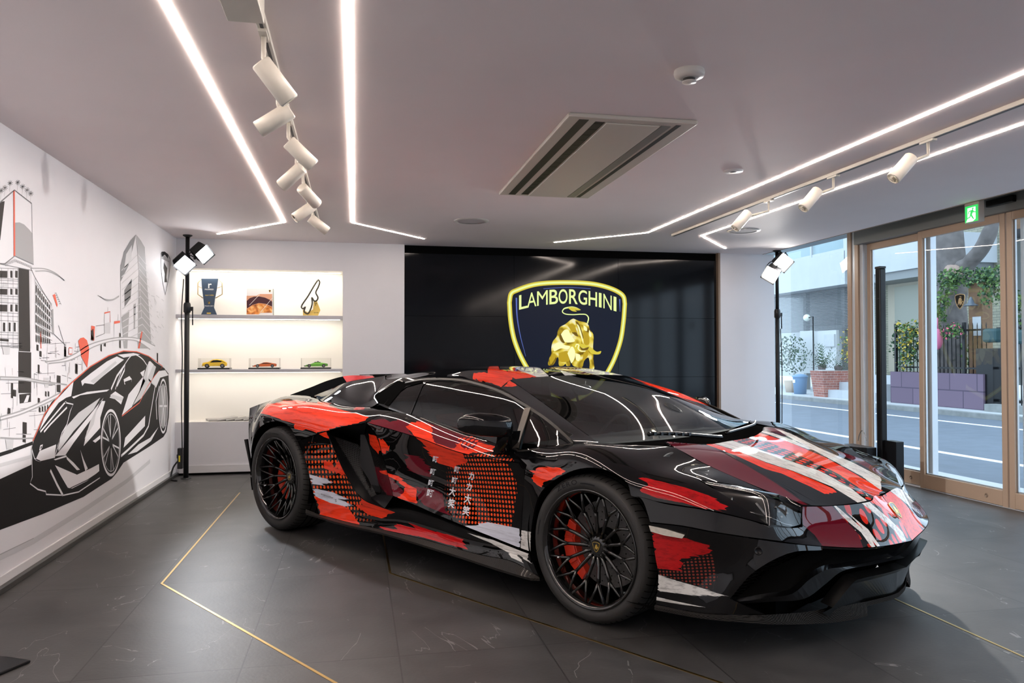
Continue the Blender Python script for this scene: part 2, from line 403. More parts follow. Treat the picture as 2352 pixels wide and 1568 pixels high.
# --- fender ---
lpF = loop(e_cowl, e_seam, e_hlup, e_hlout, e_bseam, e_arch, e_dfb, e_dfront, e_dfront2, e_qbot)
ctF = [(1.35, -.915, .780), (1.30, -.80, .788), (1.62, -.86, .708), (1.62, -.72, .730), (1.12, -.945, .728), (1.88, -.72, .655), (.99, -.965, .50)]
S_F = Surf(np.vstack([lpF[::3], ctF]), (0, -.80, .60))
artF = [(rag([fB(240, 800), fB(285, 765), fB(330, 760), fB(440, 765), fB(470, 790), fB(360, 850), fB(290, 895), fB(250, 850)], 6, (1, .25), 4, 2), 1),
 (rag([fB(1020, 835), fB(1100, 850), fB(1300, 900), fB(1480, 960), fB(1600, 1035), fB(1540, 1058), fB(1440, 1050), fB(1300, 1010), fB(1110, 975), fB(1010, 935)], 10, (1, .3), 4, 3), 2),
 (rag([fB(160, 1195), fB(235, 1210), fB(245, 1345), fB(160, 1325)], 5, (1, .1), 3, 4), 3),
 ([fB(820, 598), fB(950, 590), fB(1170, 600), fB(1238, 622), fB(1100, 620), fB(950, 612)], 4)]
carbon = None
def carbon_mat():
    m, t, b = nodes('carbon_fibre'); L = t.links; tc = t.nodes.new('ShaderNodeTexCoord')
    ck = t.nodes.new('ShaderNodeTexChecker'); ck.inputs['Scale'].default_value = 260; ck.inputs[1].default_value = (.045, .042, .04, 1); ck.inputs[2].default_value = (.006, .006, .006, 1)
    L.new(tc.outputs['Object'], ck.inputs[0]); L.new(ck.outputs[0], b.inputs['Base Color']); b.inputs['Roughness'].default_value = .45; b.inputs['Specular IOR Level'].default_value = .1; b.inputs['Coat Weight'].default_value = .2; b.inputs['Coat Roughness'].default_value = .08
    return m
M['carbon'] = carbon_mat()
M['rubber'] = mat('black_rubber', (.012, .012, .012), .55, spec=.35)
M['satin'] = mat('satin_black_trim', (.006, .006, .007), .30, spec=.28)
M['dark'] = mat('matt_black_plastic', (.004, .004, .004), 1.0, spec=0, ior=1.0)
M['frame'] = mat('dark_window_trim', (.022, .020, .018), .4, spec=.35); M['post'] = mat('bronze_grey_post', (.11, .095, .08), .35, metal=.5)
M['chromek'] = mat('black_chrome', (.35, .33, .30), .12, metal=1)
paints = [M['black'], M['red'], M['red2'], M['white'], M['carbon'], M['maroon'], M['dots'], M['dots2'], M['dots3'], M['dots4'], M['reddots'], M['silver'], M['dark']]
panel('front_fender', S_F, lpF, paints, car, artF)
panel('front_fender', S_F, lpF, paints, car, [], mirror=True)
# --- door ---
d_re = [K(*fI(760, 152), y=-.905), K(*fI(870, 330), y=-.925), K(*fI(950, 620), y=-.915), K(*fI(1020, 870), y=-.93), K(*fI(1062, 1040), y=-.945)]
e_char = crv([K(842, 970, y=-.905), K(*fE(600, 1090), y=-.925), K(*fJ(560, 190), y=-.945), K(*fJ(900, 270), y=-.955), K(*fJ(1150, 305), y=-.962), K(1205, 1085, y=-.965)+[-.02, 0, .045]])
e_drear = crv([K(842, 970, y=-.905)]+d_re[1:])
e_dbot = crv([d_re[-1], K(*fA(1500, 1135), y=-.935), K(1195, 1259, y=-.935)])
e_dr2 = crv([K(842, 970, y=-.905), K(874.6, 952.6, y=-.84), K(905, 944, y=-.79)])
e_belt = crv([K(905, 944, y=-.79), K(943, 951, y=-.80), K(1057, 989, y=-.825), K(1140, 1019, y=-.86), K(1180, 1036, y=-.91)])
pc = e_char[-1]
e_df_up = crv([K(1180, 1036, y=-.91), pc]); e_df_lo = crv([pc, K(1205, 1085, y=-.965), K(1200, 1170, y=-.945), K(1195, 1259, y=-.935)])
lpDU = loop(e_dr2, e_belt, e_df_up, e_char[::-1])
S_DU = Surf(np.vstack([lpDU[::2], [(.0, -.882, .788), (.45, -.90, .742)]]), (0, -.65, .75))
lpDL = loop(e_char, e_df_lo, e_dbot[::-1], e_drear[::-1])
ctD = [(.1, -.885, .52), (.5, -.905, .50), (.8, -.937, .47), (.1, -.905, .41), (.5, -.917, .38)]
S_DL = Surf(np.vstack([lpDL[::3], ctD]), (0, -1, .05))
e_tile = []
red_sw = [fE(430, 940), fE(560, 880), fE(640, 865), fE(810, 930), fE(770, 1040), fE(810, 1160), fE(930, 1190), fE(1050, 1240), fE(1130, 1180), fE(1230, 1180), fE(1400, 1150), fE(1640, 1200), fE(1620, 1330), fE(1400, 1290), fE(1200, 1310), fE(1230, 1411), fE(1100, 1500), fE(860, 1430), fE(720, 1290), fE(640, 1150), fE(570, 1090)]
artDU = [(rag([fE(-100, 880), fE(0, 840), fE(130, 830), fE(230, 880), fE(300, 830), fE(500, 900), fE(430, 950), fE(560, 1090), fE(640, 1160), fE(200, 1010), fE(-60, 900)], 3, (1, .3), 4, 5), 5),
 (rag([fE(560, 860), fE(640, 855), fE(830, 920), fE(1290, 1080), fE(1480, 1140), fE(1250, 1300), fE(960, 1250), fE(800, 1170), fE(770, 1060)], 3, (1, .3), 4, 6), 5),
 (rag(red_sw, 5, (1, .35), 4, 7), 1),
 (rag([fE(1130, 1090), fE(1300, 1060), fE(1430, 1120), fE(1330, 1230), fE(1230, 1250), fE(1120, 1150)], 2, (1, .35), 3, 17), 10),
 (rag([fE(1190, 1310), fE(1330, 1330), fE(1450, 1290), fE(1560, 1270), fE(1850, 1340), fE(1900, 1420), fE(1700, 1420), fE(1200, 1380)], 2, (1, .35), 3, 8), 6)]
artDL = [(rag([fI(820, 700), fI(900, 740), fI(980, 760), fI(1200, 1000), fI(1120, 1080), fI(960, 980), fI(880, 860)], 3, (1, .4), 4, 30), 5),
 (rag([fJ(80, 620), fJ(300, 640), fJ(560, 790), fJ(650, 860), fJ(600, 930), fJ(500, 960), fJ(330, 900), fJ(170, 830), fJ(100, 740)], 8, (1, .35), 4, 9), 5),
 (rag([fJ(-20, 230), fJ(130, 250), fJ(250, 400), fJ(260, 500), fJ(120, 470), fJ(-40, 400)], 6, (1, .2), 4, 31), 5),
 (rag([fI(900, 730), fI(960, 725), fI(980, 760), fI(1130, 800), fI(1220, 890), fI(1340, 950), fI(1340, 1130), fI(1100, 1060), fI(1190, 1000), fI(1200, 930), fI(1120, 860), fI(1000, 800)], 3, (1, .4), 4, 10), 1),
 (rag([fI(830, 330), fI(940, 370), fI(1025, 450), fI(1010, 510), fI(950, 530), fI(880, 480)], 4, (.5, 1), 4, 11), 1),
 (rag([fJ(470, 300), fJ(640, 240), fJ(840, 215), fJ(1060, 290), fJ(1200, 350), fJ(1290, 560), fJ(1270, 900), fJ(1220, 1100), fJ(1060, 1220), fJ(850, 1180), fJ(640, 1060), fJ(430, 900), fJ(380, 600)], 2, (1, .2), 8, 12), 6),
 (rag(red_sw, 5, (1, .35), 4, 7), 1),
 (rag([fJ(640, 1085), fJ(800, 1080), fJ(930, 1035), fJ(1150, 1080), fJ(1330, 1120), fJ(1335, 1340), fJ(1250, 1330), fJ(1000, 1240), fJ(700, 1130)], 3, (1, .3), 5, 13), 11)]
door = panel('door', S_DL, lpDL, paints, car, artDL)
panel('door_shoulder', S_DU, lpDU, paints, door, artDU)
d2 = panel('door', S_DL, lpDL, paints, car, [], mirror=True); panel('door_shoulder', S_DU, lpDU, paints, d2, [], mirror=True)
# brush lettering on the door
def text_polys(ch, name='t', off=.012, res=3):
    cu = bpy.data.curves.new(name, 'FONT'); cu.body = ch; cu.resolution_u = res; cu.offset = off
    o = bpy.data.objects.new(name, cu); C.objects.link(o)
    dg = bpy.context.evaluated_depsgraph_get(); me = bpy.data.meshes.new_from_object(o.evaluated_get(dg))
    v = np.array([tuple(x.co) for x in me.vertices]) if len(me.vertices) else np.zeros((0, 3)); f = [list(p.vertices) for p in me.polygons]
    bpy.data.objects.remove(o); bpy.data.curves.remove(cu); bpy.data.meshes.remove(me)
    return v, f
mb = MB()
cols = [('呵', [(315, 290), (285, 440), (262, 575), (253, 700)], 62), ('呵呵大笑', [(575, 415), (545, 545), (520, 672), (508, 812)], 64), ('カカ大笑', [(747, 485), (720, 612), (705, 760), (685, 902)], 68)]
for body, cs, size in cols:
    for k, (cx, cy) in enumerate(cs):
        v, f = text_polys(body[k] if len(body) > 1 else body, off=.026)
        if not len(v): continue
        lo, hi = v.min(0), v.max(0); mid = (lo+hi)/2; sc = size/max(hi[0]-lo[0], hi[1]-lo[1])
        if k == 3 or body[k % len(body)] in '大笑': sc *= 1.25
        pts = []
        for x, y, _ in v:
            X = (x-mid[0])*sc; Yy = -(y-mid[1])*sc*1.35; pts.append(S_DL.hit(*fJ(cx+X-.18*Yy, cy+Yy+.25*X)))
        P = S_DL.lift(np.array(pts), .0012); mb.add(P, f)
M['ink'] = paint('white_lettering', (.80, .82, .88), coat=.6)
lt = mb.build('lettering', M['ink'], door); lt['label'] = 'white brush characters on the door'

# --- quarter panel below the seam, running forward as the sill ---
e_seamR = crv([K(682.4, 1012, y=-1.008), K(715, 1001, y=-.998), K(749.6, 990, y=-.985)])
e_lip = crv([K(749.6, 990, y=-.985), K(*fI(500, 800), y=-.975), K(*fI(680, 1062), y=-.965), K(*fI(960, 1185), y=-.955)])
e_sil_t = crv([K(*fI(960, 1185), y=-.955), K(*fA(1200, 1052), y=-.945), K(*fA(1600, 1192), y=-.94), K(1195, 1263, y=-.939), K(1219, 1272, y=-.957)])
e_sil_f = crv([K(1219, 1272, y=-.957), K(*fB(262, 1440), y=-.955), K(*fB(300, 1525), y=-.955)])
e_sk_top = crv([K(*fA(583, 1090), y=-.995), K(*fA(800, 1148), y=-.975), K(*fA(1200, 1235), y=-.96), K(*fA(1700, 1370), y=-.955), K(*fB(120, 1420), y=-.96), K(*fB(300, 1525), y=-.955)])
e_archR1 = crv([K(682.4, 1012, y=-1.008), K(702, 1059, y=-1.008), K(719, 1132, y=-1.0), K(*fA(583, 1090), y=-.995)])
lpRL = loop(e_seamR, e_lip, e_sil_t, e_sil_f, e_sk_top[::-1], e_archR1[::-1])
ctRL = [(-.7, -.985, .5), (-.65, -.965, .35), (-.5, -.95, .28), (-.1, -.935, .27), (.3, -.93, .25), (.7, -.935, .215), (-.82, -.995, .55)]
S_RL = Surf(np.vstack([lpRL[::3], ctRL]), (0, -1, .1))
artRL = [([fI(0, 380), fI(330, 420), fI(420, 600), fI(560, 900), fI(720, 1080), fI(1000, 1200), fI(1300, 1290), fI(1350, 1400), fI(700, 1380), fI(150, 1200), fI(20, 800), fI(-20, 500)], 7),
 (rag([fI(165, 285), fI(262, 262), fI(292, 352), fI(230, 330)], 2, (1, .3), 4, 20), 1),
 (rag([fI(228, 612), fI(330, 640), fI(345, 700), fI(390, 690), fI(360, 620), fI(420, 615), fI(500, 795), fI(230, 710)], 3, (.3, 1), 4, 21), 1),
 (rag([fI(36, 770), fI(140, 805), fI(250, 830), fI(330, 888), fI(200, 890), fI(250, 915), fI(70, 892)], 6, (1, .15), 3, 22), 11),
 (rag([fI(92, 945), fI(330, 990), fI(520, 1075), fI(430, 1080), fI(570, 1155), fI(450, 1160), fI(300, 1120), fI(125, 1040)], 6, (1, .25), 3, 23), 11),
 (rag([fI(125, 1042), fI(300, 1120), fI(470, 1160), fI(560, 1220), fI(600, 1310), fI(660, 1370), fI(640, 1400), fI(175, 1270), fI(180, 1180)], 3, (1, .3), 4, 24), 1),
 (rag([fI(670, 1058), fI(830, 1145), fI(1085, 1235), fI(1000, 1270), fI(930, 1310), fI(760, 1260), fI(620, 1160), fI(690, 1140)], 5, (1, .35), 4, 25), 1),
 (rag([fI(890, 1408), fI(1090, 1430), fI(1085, 1370), fI(1300, 1420), fI(1290, 1375), fJ(300, 1150), fJ(480, 1190), fJ(650, 1245), fJ(640, 1300), fJ(700, 1365), fJ(400, 1290), fJ(200, 1230), fJ(0, 1190), fI(1000, 1470)], 7, (1, .35), 4, 26), 2),
 (rag([fJ(690, 1165), fJ(830, 1205), fJ(1000, 1250), fJ(1240, 1345), fJ(1330, 1350), fJ(1430, 1390), fJ(1420, 1480), fJ(1480, 1540), fJ(1370, 1480), fJ(1290, 1410), fJ(1370, 1530), fJ(1240, 1470), fJ(1180, 1400), fJ(1090, 1350), fJ(960, 1280), fJ(800, 1215)], 4, (1, .4), 4, 27), 3)]
panel('quarter_panel', S_RL, lpRL, paints, car, artRL); panel('quarter_panel', S_RL, lpRL, paints, car, mirror=True)
def edge_script():
    mb = MB(); v, f = text_polys('S'); return mb
# model script on the quarter
mb = MB(); v, f = text_polys('aventador'); w_ = v[:, 0].max()
mb.add(S_RL.lift(np.array([S_RL.hit(*fI(195+150*x/w_+2*y, 1020+50*x/w_-26*y)) for x, y, _ in v]), .002), f)
v, f = text_polys('S'); mb.add(S_RL.lift(np.array([S_RL.hit(*fI(365+45*x, 1108-46*y+6*x)) for x, y, _ in v]), .002), f)
bd = mb.build('model_script', mat('polished_badge', (.5, .5, .5), .2, metal=.9), car)
# --- rear fender ---
e_ruTop = crv([K(573.5, 937, y=-.80), K(594, 929, y=-.755), K(628, 918, y=-.71), K(667, 907.5, y=-.68), K(713, 912, y=-.695), K(743.7, 920, y=-.725), K(789.6, 931, y=-.755), K(850, 936, y=-.775), K(905, 944, y=-.79)])
e_ruLow = crv([K(842, 970, y=-.905), K(825, 973, y=-.93), K(790, 979, y=-.962), K(749.6, 990, y=-.985)])
e_archR2 = crv([K(682.4, 1012, y=-1.008), K(666, 982, y=-1.012), K(636, 968, y=-1.013), K(610, 973, y=-1.01), K(593, 986, y=-1.005), K(583, 1006, y=-1.0), K(577, 1040, y=-.985)])
e_ruBack = crv([K(577, 1040, y=-.985), K(571.5, 1005, y=-.93), K(571.5, 970, y=-.87), K(573.5, 937, y=-.80)])
lpRU = loop(e_ruTop, e_dr2[::-1], e_ruLow, e_seamR[::-1], e_archR2, e_ruBack)
ctRU = [(-1.3, -.955, .835), (-1.3, -.86, .872), (-.95, -.90, .845), (-1.7, -.90, .82)]
S_RU = Surf(np.vstack([lpRU[::3], ctRU]), (-.12, -.66, .74))
artRU = [(rag([fD(240, 760), fD(300, 650), fD(560, 590), fD(740, 585), fD(980, 620), fD(1000, 600), fD(1180, 620), fD(1150, 650), fD(1290, 700), fD(1690, 810), fD(1620, 850), fD(1540, 890), fD(1480, 905), fD(1270, 945), fD(1000, 1030), fD(830, 965), fD(790, 990), fD(660, 960), fD(680, 900), fD(500, 840), fD(380, 790)], 5, (1, .2), 5, 28), 1),
 (rag([fD(1480, 700), fD(1530, 660), fD(1640, 680), fD(1620, 705), fD(1500, 712)], 2, (1, .1), 3, 29), 2), (rag([fD(1510, 640), fD(1600, 618), fD(1690, 632), fD(1640, 650)], 2, (1, .1), 3, 29), 2)]
panel('rear_fender', S_RU, lpRU, paints, car, artRU); panel('rear_fender', S_RU, lpRU, paints, car, mirror=True)
# --- scoop behind the door ---
nI = 9
so_f = resample(np.vstack([K(842, 970, y=-.905), d_re[1:]]), nI)
so_b = resample(e_lip, nI)
me_tl, me_tr, me_br, me_bl = K(*fI(345, 325), y=-.90), K(*fI(680, 440), y=-.80), K(*fI(880, 1010), y=-.84), K(*fI(800, 1060), y=-.90)
mi_b = resample([me_tl, me_bl], nI); mi_f = resample([me_tr, me_br], nI)
S_SC = Surf(np.vstack([so_f, .5*(so_f+mi_f)+[.006, -.004, 0], mi_f]), (-.45, -.89, 0))
artSC = [(rag([fI(765, 290), fI(830, 310), fI(900, 340), fI(960, 380), fI(960, 500), fI(880, 525), fI(820, 470), fI(785, 420)], 3, (.4, 1), 4, 61), 1),
 ([fI(800, 680), fI(880, 690), fI(1000, 780), fI(1100, 1060), fI(1000, 1040), fI(930, 950), fI(850, 830)], 5), (rag([fI(890, 735), fI(990, 730), fI(1000, 790), fI(930, 770)], 2, (1, .3), 4, 62), 1)]
for mr in (False, True): panel('scoop_wall', S_SC, loop(so_f, mi_f[::-1]), paints, car, [] if mr else artSC, mirror=mr, gap=0, edge=0)
mb = MB()
v, f = strip([so_b, mi_b]); mb.add(v, f, 1, True)
top = resample(np.vstack([e_ruLow]), nI); v, f = strip([top, resample([mi_f[0]+[.02, .05, .02], mi_b[0]+[-.02, .05, .02]], nI)]); mb.add(v, f, 1, True)
bot = resample([so_f[-1], so_b[-1]], nI); v, f = strip([bot, resample([mi_f[-1], mi_b[-1]], nI)]); mb.add(v, f, 1, True)
mb.build('side_scoop', [M['black'], M['satin']], car)
mb.v = [(x, -y, z) for x, y, z in mb.v]; mb.f = [q[::-1] for q in mb.f]; mb.build('side_scoop', [M['black'], M['satin']], car)
M['mesh'] = mat('grille_mesh', (.03, .03, .032), .25, spec=.5); M['rimg'] = mat('grille_rim', (.02, .02, .022), .12, spec=.8)
for sd in (1, -1):
    mb = MB(); mb.add([mi_f[0]+[0, .004, 0], mi_f[-1]+[0, .004, 0], mi_b[-1]+[0, .004, 0], mi_b[0]+[0, .004, 0]], [(0, 1, 2, 3)])
    U = (mi_f[0]-mi_b[0]); V_ = (mi_b[-1]-mi_b[0]); U2 = mi_f[-1]-mi_b[-1]
    for i in range(9):
        for j in range(26):
            u = (i+(.5 if j % 2 else 0)+.3)/10; vv = (j+.5)/26
            p = mi_b[0]+V_*vv+(U*(1-vv)+U2*vv)*u; a = (U/np.linalg.norm(U))*.011; b = V_/np.linalg.norm(V_)*.008; nn = np.cross(a, b); nn = nn/np.linalg.norm(nn)*-.004
            if nn[1] > 0: nn = -nn
            pp = [p-a, p-a*.5+b, p+a*.5+b, p+a, p+a*.5-b, p-a*.5-b]; mb.tube([q+nn for q in pp], .0021, 4, 1, closed=True)
    rim = [mi_f[0]+[.006, -.012, -.02], mi_f[-1]+[0, -.012, .01], mi_f[-1]+[-.02, -.012, -.012]]
    mb.tube([np.array(p) for p in rim], .008, 8, 2)
    if sd < 0: mb.v = [(x, -y, z) for x, y, z in mb.v]; mb.f = [q[::-1] for q in mb.f]
    mb.build('scoop_grille', [M['dark'], M['mesh'], M['rimg']], car)
# --- skirt blade ---
e_sk_low = crv([K(*fA(487, 1078), y=-1.03), K(*fA(760, 1158), y=-1.01), K(*fA(1000, 1212), y=-1.0), K(*fA(1500, 1362), y=-.985), K(*fA(1900, 1490), y=-.985), K(*fA(2075, 1535), y=-.99), K(*fB(300, 1533), y=-.975)])
e_sk_up2 = np.vstack([K(*fA(490, 1052), y=-1.01), e_sk_top])
a = resample(e_sk_up2, 40); b = resample(e_sk_low, 40)
for sd in (1, -1):
    mb = MB(); c_ = b+[0, .004, -.012]; d_ = a+[0, .20, 0]; d_[:, 2] = c_[:, 2]
    v, f = strip([a, b]); mb.add(v, f, 0, True); v, f = strip([b, c_]); mb.add(v, f, 0, False); v, f = strip([c_, d_]); mb.add(v, f, 1)
    if sd < 0: mb.v = [(x, -y, z) for x, y, z in mb.v]; mb.f = [q[::-1] for q in mb.f]
    mb.build('side_skirt', [M['carbon'], M['dark']], car)
# --- roof, pillars, glass ---
def mir(p): return np.asarray(p)*MY
i49 = 8*4; railR = e_rail[:i49+1]; railF = e_rail[i49:]
e_rrear = crv([e_rail[0], K(889, 862, y=-.55), (-.70, -.35, 1.078), (-.72, 0, 1.092), (-.70, .35, 1.078), mir(K(889, 862, y=-.55)), mir(e_rail[0])])
e_rc = crv([(.467, -.561, 1.062), e_rail[i49]], 4)
lpR = loop(e_wtop[::-1], e_rc, railR[::-1], e_rrear, mir(railR), mir(e_rc)[::-1])
ctR = symm([(.25, -.55, 1.083), (0, -.55, 1.087), (-.35, -.54, 1.08), (.25, -.3, 1.107), (0, -.3, 1.117), (-.35, -.3, 1.11), (-.3, -.60, 1.062), (0, -.615, 1.062), (.25, -.625, 1.052)]).tolist()+[(.25, 0, 1.115), (0, 0, 1.126), (-.35, 0, 1.119)]
S_R = Surf(np.vstack([lpR[::3], ctR]), (0, 0, 1))
artR = [(rag([fE(1325, 270), fE(1335, 205), fE(1480, 200), fE(1640, 180), fE(1820, 180), fE(1980, 195), fE(2200, 268), fE(1825, 310), fE(1930, 385), fE(1860, 395), fE(1740, 400), fE(1560, 350), fE(1330, 295)], 4, (.6, .8), 5, 33), 1),
 ([fE(1430, 118), fE(1600, 120), fE(1980, 190), fE(2190, 268), fE(2350, 262), fE(2352, 250), fE(2080, 160), fE(1800, 118), fE(1500, 110)], 3),
 ([fB(230, 62), fB(330, 66), fB(420, 85), fB(560, 125), fB(480, 132), fB(330, 95)], 3), ([fB(120, 65), fB(230, 60), fB(420, 88), fB(640, 125), fB(800, 122), fB(620, 95), fB(380, 68)], 5),
 ([fB(520, 85), fB(600, 80), fB(850, 118), fB(890, 128), fB(700, 126)], 3)]
panel('roof', S_R, lpR, paints, car, artR)
# windscreen and its black pillars
ctW = symm([(.80, -.45, .985), (1.05, -.45, .893), (.7, -.6, 1.0)])[[0, 1, 3, 4]].tolist()+[(.80, 0, 1.003), (1.08, 0, .902), (.65, 0, 1.045)]
lpW = loop(e_pil, e_wbase, mir(e_pil)[::-1], e_wtop[::-1])
S_W = Surf(np.vstack([lpW[::2], ctW]), (.4, 0, 1))
M['tint'] = glass_mat('tinted_side_glass', (.20, .21, .21), ior=1.55); M['ws'] = glass_mat('windscreen_glass', (.36, .38, .38), ior=1.6)
M['clear'] = glass_mat('headlamp_glass', (.55, .55, .55), ior=1.5)
panel('windscreen', S_W, lpW, [M['ws']], car, edge=0)
lpP = loop(e_pil, crv([e_pil[-1], p_pil], 4), railF[::-1], e_rc[::-1])
S_P = Surf(np.vstack([lpP[::2]]), (.3, -.55, .78))
artP = [(rag([fE(1740, 395), fE(1825, 310), fE(1930, 385), fE(1860, 400)], 2, (1, .3), 3, 34), 1)]
panel('windscreen_pillar', S_P, lpP, paints, car, artP); panel('windscreen_pillar', S_P, lpP, paints, car, [([fE(1740, 395), fE(1700, 300), fE(2352, 500), fE(2352, 900), fE(2250, 850)], 1)], mirror=True)
# cowl between screen and bonnet
e_hrear = crv([K(1551, 1026, y=-.60), K(1526, 1014, y=-.53), K(1575, 1017, y=-.40), K(1624.6, 1019.5, y=-.24), K(1677, 1012, y=0)])
e_hrearL = mir(e_hrear)[::-1]; e_hr = np.vstack([e_hrear, e_hrearL[1:]])
cw = loop(crv([e_wbase[0], e_cowl[8]], 3), e_cowl[8:], e_hrear, e_hrearL, mir(e_cowl[8:])[::-1], crv([mir(e_cowl[8]), e_wbase[-1]], 3), e_wbase[::-1])
S_C = Surf(np.vstack([cw[::2], symm([(1.42, -.3, .75)]), [(1.43, 0, .748)]]), (0, 0, 1))
panel('cowl', S_C, cw, [M['dark']], car, edge=0, off=-.006)
# --- side glass surround with three windows ---
e_gback = crv([e_rail[0], K(*fD(1770, 510), y=-.70), K(*fD(1810, 625), y=-.76), K(905, 944, y=-.79)])
e_gbot = np.vstack([e_belt, e_qbot])
lpG = loop(e_rail, e_gbot[::-1], e_gback[::-1][1:])
S_G = Surf(np.vstack([lpG[::3], [(.2, -.765, .93), (-.15, -.745, .95), (.5, -.80, .86), (.78, -.815, .86)]]), (0, -.86, .5))
g_door = [fE(*p) for p in ((650, 385), (705, 335), (860, 318), (1150, 335), (1400, 392), (1700, 492), (1900, 590), (2045, 682), (1985, 840), (1930, 1050), (1880, 1222), (1780, 1210), (1640, 1160), (1300, 1028), (900, 872), (640, 812), (492, 768), (560, 600))]
g_rear = [fE(*p) for p in ((190, 655), (350, 460), (430, 400), (640, 342), (655, 372), (540, 600), (480, 758), (330, 715))]
g_front = [fB(*p) for p in ((222, 382), (320, 455), (430, 550), (500, 596), (300, 626), (162, 636), (190, 500))]
hol = [np.array([S_G.hit(*p) for p in g]) for g in (g_door, g_rear, g_front)]
for mr in (False, True):
    panel('window_surround', S_G, lpG, [M['black'], M['dark']], car, [([fD(1772, 515), fD(2085, 322), fD(2190, 335), fD(1890, 640), fD(1812, 622)], 1), ([fE(130, 640), fE(400, 350), fE(660, 300), fE(660, 360), fE(430, 390), fE(190, 670)], 1)] if not mr else [], holes=hol, mirror=mr, gap=.001)  # matt black patches paint in the shade of the concave inlet
    for nm, h_ in zip(('door_window', 'rear_side_window', 'quarter_window'), hol):
        panel(nm, S_G, S_G.lift(h_), [M['tint']], car, mirror=mr, gap=0, edge=0, off=-.004)
def ribbon(px, w, S, off=.003, sm=6):
    P = crv([S.lift(np.array([S.hit(*p)]), off)[0] for p in px], sm); mb = MB()
    N = np.array([S.normal(S.uv(p)[None])[0] for p in P]); T = np.gradient(P, axis=0); T /= np.linalg.norm(T, axis=1, keepdims=True); B_ = np.cross(N, T)
    v, f = strip([P-B_*w/2-N*.006, P-B_*w/2, P+B_*w/2, P+B_*w/2-N*.006]); mb.add(v, f, 0, False); return mb
for sd in (1, -1):
    mb = ribbon([fE(420, 345), fE(640, 305), fE(880, 298), fE(1150, 312), fE(1400, 365), fE(1700, 465), fE(2060, 665), fE(2352, 862), fB(535, 596)], .014, S_G)
    m2 = ribbon([fE(2075, 690), fE(1990, 960), fE(1905, 1235)], .040, S_G, .006); m3 = ribbon([fE(200, 690), fE(480, 785), fE(900, 900), fE(1640, 1190), fE(1920, 1248), fB(150, 648), fB(330, 636), fB(520, 606)], .008, S_G, .004)
    mb.add(m3.v, m3.f); mb.add(m2.v, m2.f, 1); m4 = ribbon([fD(2150, 332), fD(2082, 320), fD(1772, 513), fD(1812, 622)], .006, S_G, .003, 3); mb.add(m4.v, m4.f, 1)
    if sd < 0: mb.v = [(x, -y, z) for x, y, z in mb.v]; mb.f = [q[::-1] for q in mb.f]
    mb.build('window_trim', [M['frame'], M['post']], car)
# --- bonnet ---
e_hf = crv([h_in, K(1911, 1160.5, y=-.42), K(2000.6, 1149, y=-.20), K(2007, 1138, y=-.15), K(2024, 1139, y=0)])
lpH = loop(e_hrear, e_hrearL, mir(e_seam), mir(e_hltop), mir(e_hf)[::-1][:0] if False else mir(e_hf), e_hf[::-1], e_hltop[::-1], e_seam[::-1])
ctH = symm([(1.75, -.35, .713), (2.0, -.35, .645)]).tolist()+[(1.75, 0, .716), (2.0, 0, .650)]
S_H = Surf(np.vstack([lpH[::3], ctH]), (.25, 0, 1), 6e-4)
C_ = fC; G_ = fG
artH = [([fG(270, 300), fG(760, 340), fG(1000, 420), fG(1400, 640), fG(1780, 860), fG(2140, 1100), fG(2352, 1180), fG(2352, 1260), fG(2100, 1300), fG(1500, 1020), fG(900, 720), fG(400, 430), fG(380, 390)], 5),
 ([fG(700, 340), fG(870, 350), fG(1250, 540), fG(1650, 790), fG(2352, 1160), fG(2600, 1320), fG(2600, 1420), fG(2140, 1130), fG(1780, 880), fG(1400, 650), fG(1000, 430)], 0),
 (rag([fG(930, 345), fG(1250, 440), fG(1640, 600), fG(2000, 715), fG(2352, 860), fC(1300, 545), fC(1335, 575), fC(1250, 585), fC(1150, 535), fG(2352, 975), fG(2100, 860), fG(1850, 745), fG(1640, 690), fG(1250, 510), fG(1000, 415), fG(830, 352)], 2.5, (1, .5), 4, 40), 1),
 (rag([fG(1170, 300), fG(1400, 368), fG(1640, 455), fG(2000, 590), fG(2352, 705), fC(1300, 470), fC(1430, 545), fC(1565, 650), fC(1510, 665), fC(1400, 595), fC(1300, 535), fG(2352, 850), fG(2000, 708), fG(1640, 592), fG(1250, 436), fG(945, 342)], 1.2, (1, .5), 5, 41), 3),
 ([fG(1180, 296), fG(1430, 250), fG(1640, 320), fG(2000, 440), fG(2352, 590), fC(1350, 470), fC(1500, 560), fC(1590, 640), fC(1560, 648), fC(1430, 540), fC(1300, 466), fG(2352, 700), fG(2000, 586), fG(1640, 450), fG(1400, 364)], 8),
 (rag([fG(1430, 248), fG(1540, 195), fG(1680, 235), fC(1000, 225), fC(1250, 330), fC(1450, 440), fC(1650, 560), fC(1600, 610), fC(1480, 540), fC(1350, 450), fC(1200, 375), fC(1000, 285), fC(860, 225)], 2.5, (1, .5), 4, 42), 1),
 (rag([fC(800, 150), fC(880, 160), fC(1000, 200), fC(1200, 290), fC(1120, 270), fC(960, 210)], 3, (1, .5), 4, 43), 3),
 ([fC(840, 125), fC(930, 130), fC(1050, 190), fC(1130, 240), fC(1000, 190), fC(870, 150)], 5),
 (rag([fC(900, 130), fC(1000, 160), fC(1200, 260), fC(1450, 370), fC(1640, 470), fC(1640, 560), fC(1500, 460), fC(1300, 350), fC(1150, 270), fC(1000, 190)], 3, (1, .5), 5, 44), 3),
 ([fC(1330, 300), fC(1500, 380), fC(1660, 470), fC(1650, 440), fC(1500, 340), fC(1350, 265)], 5)]
panel('bonnet', S_H, lpH, paints, car, artH, step=.03)
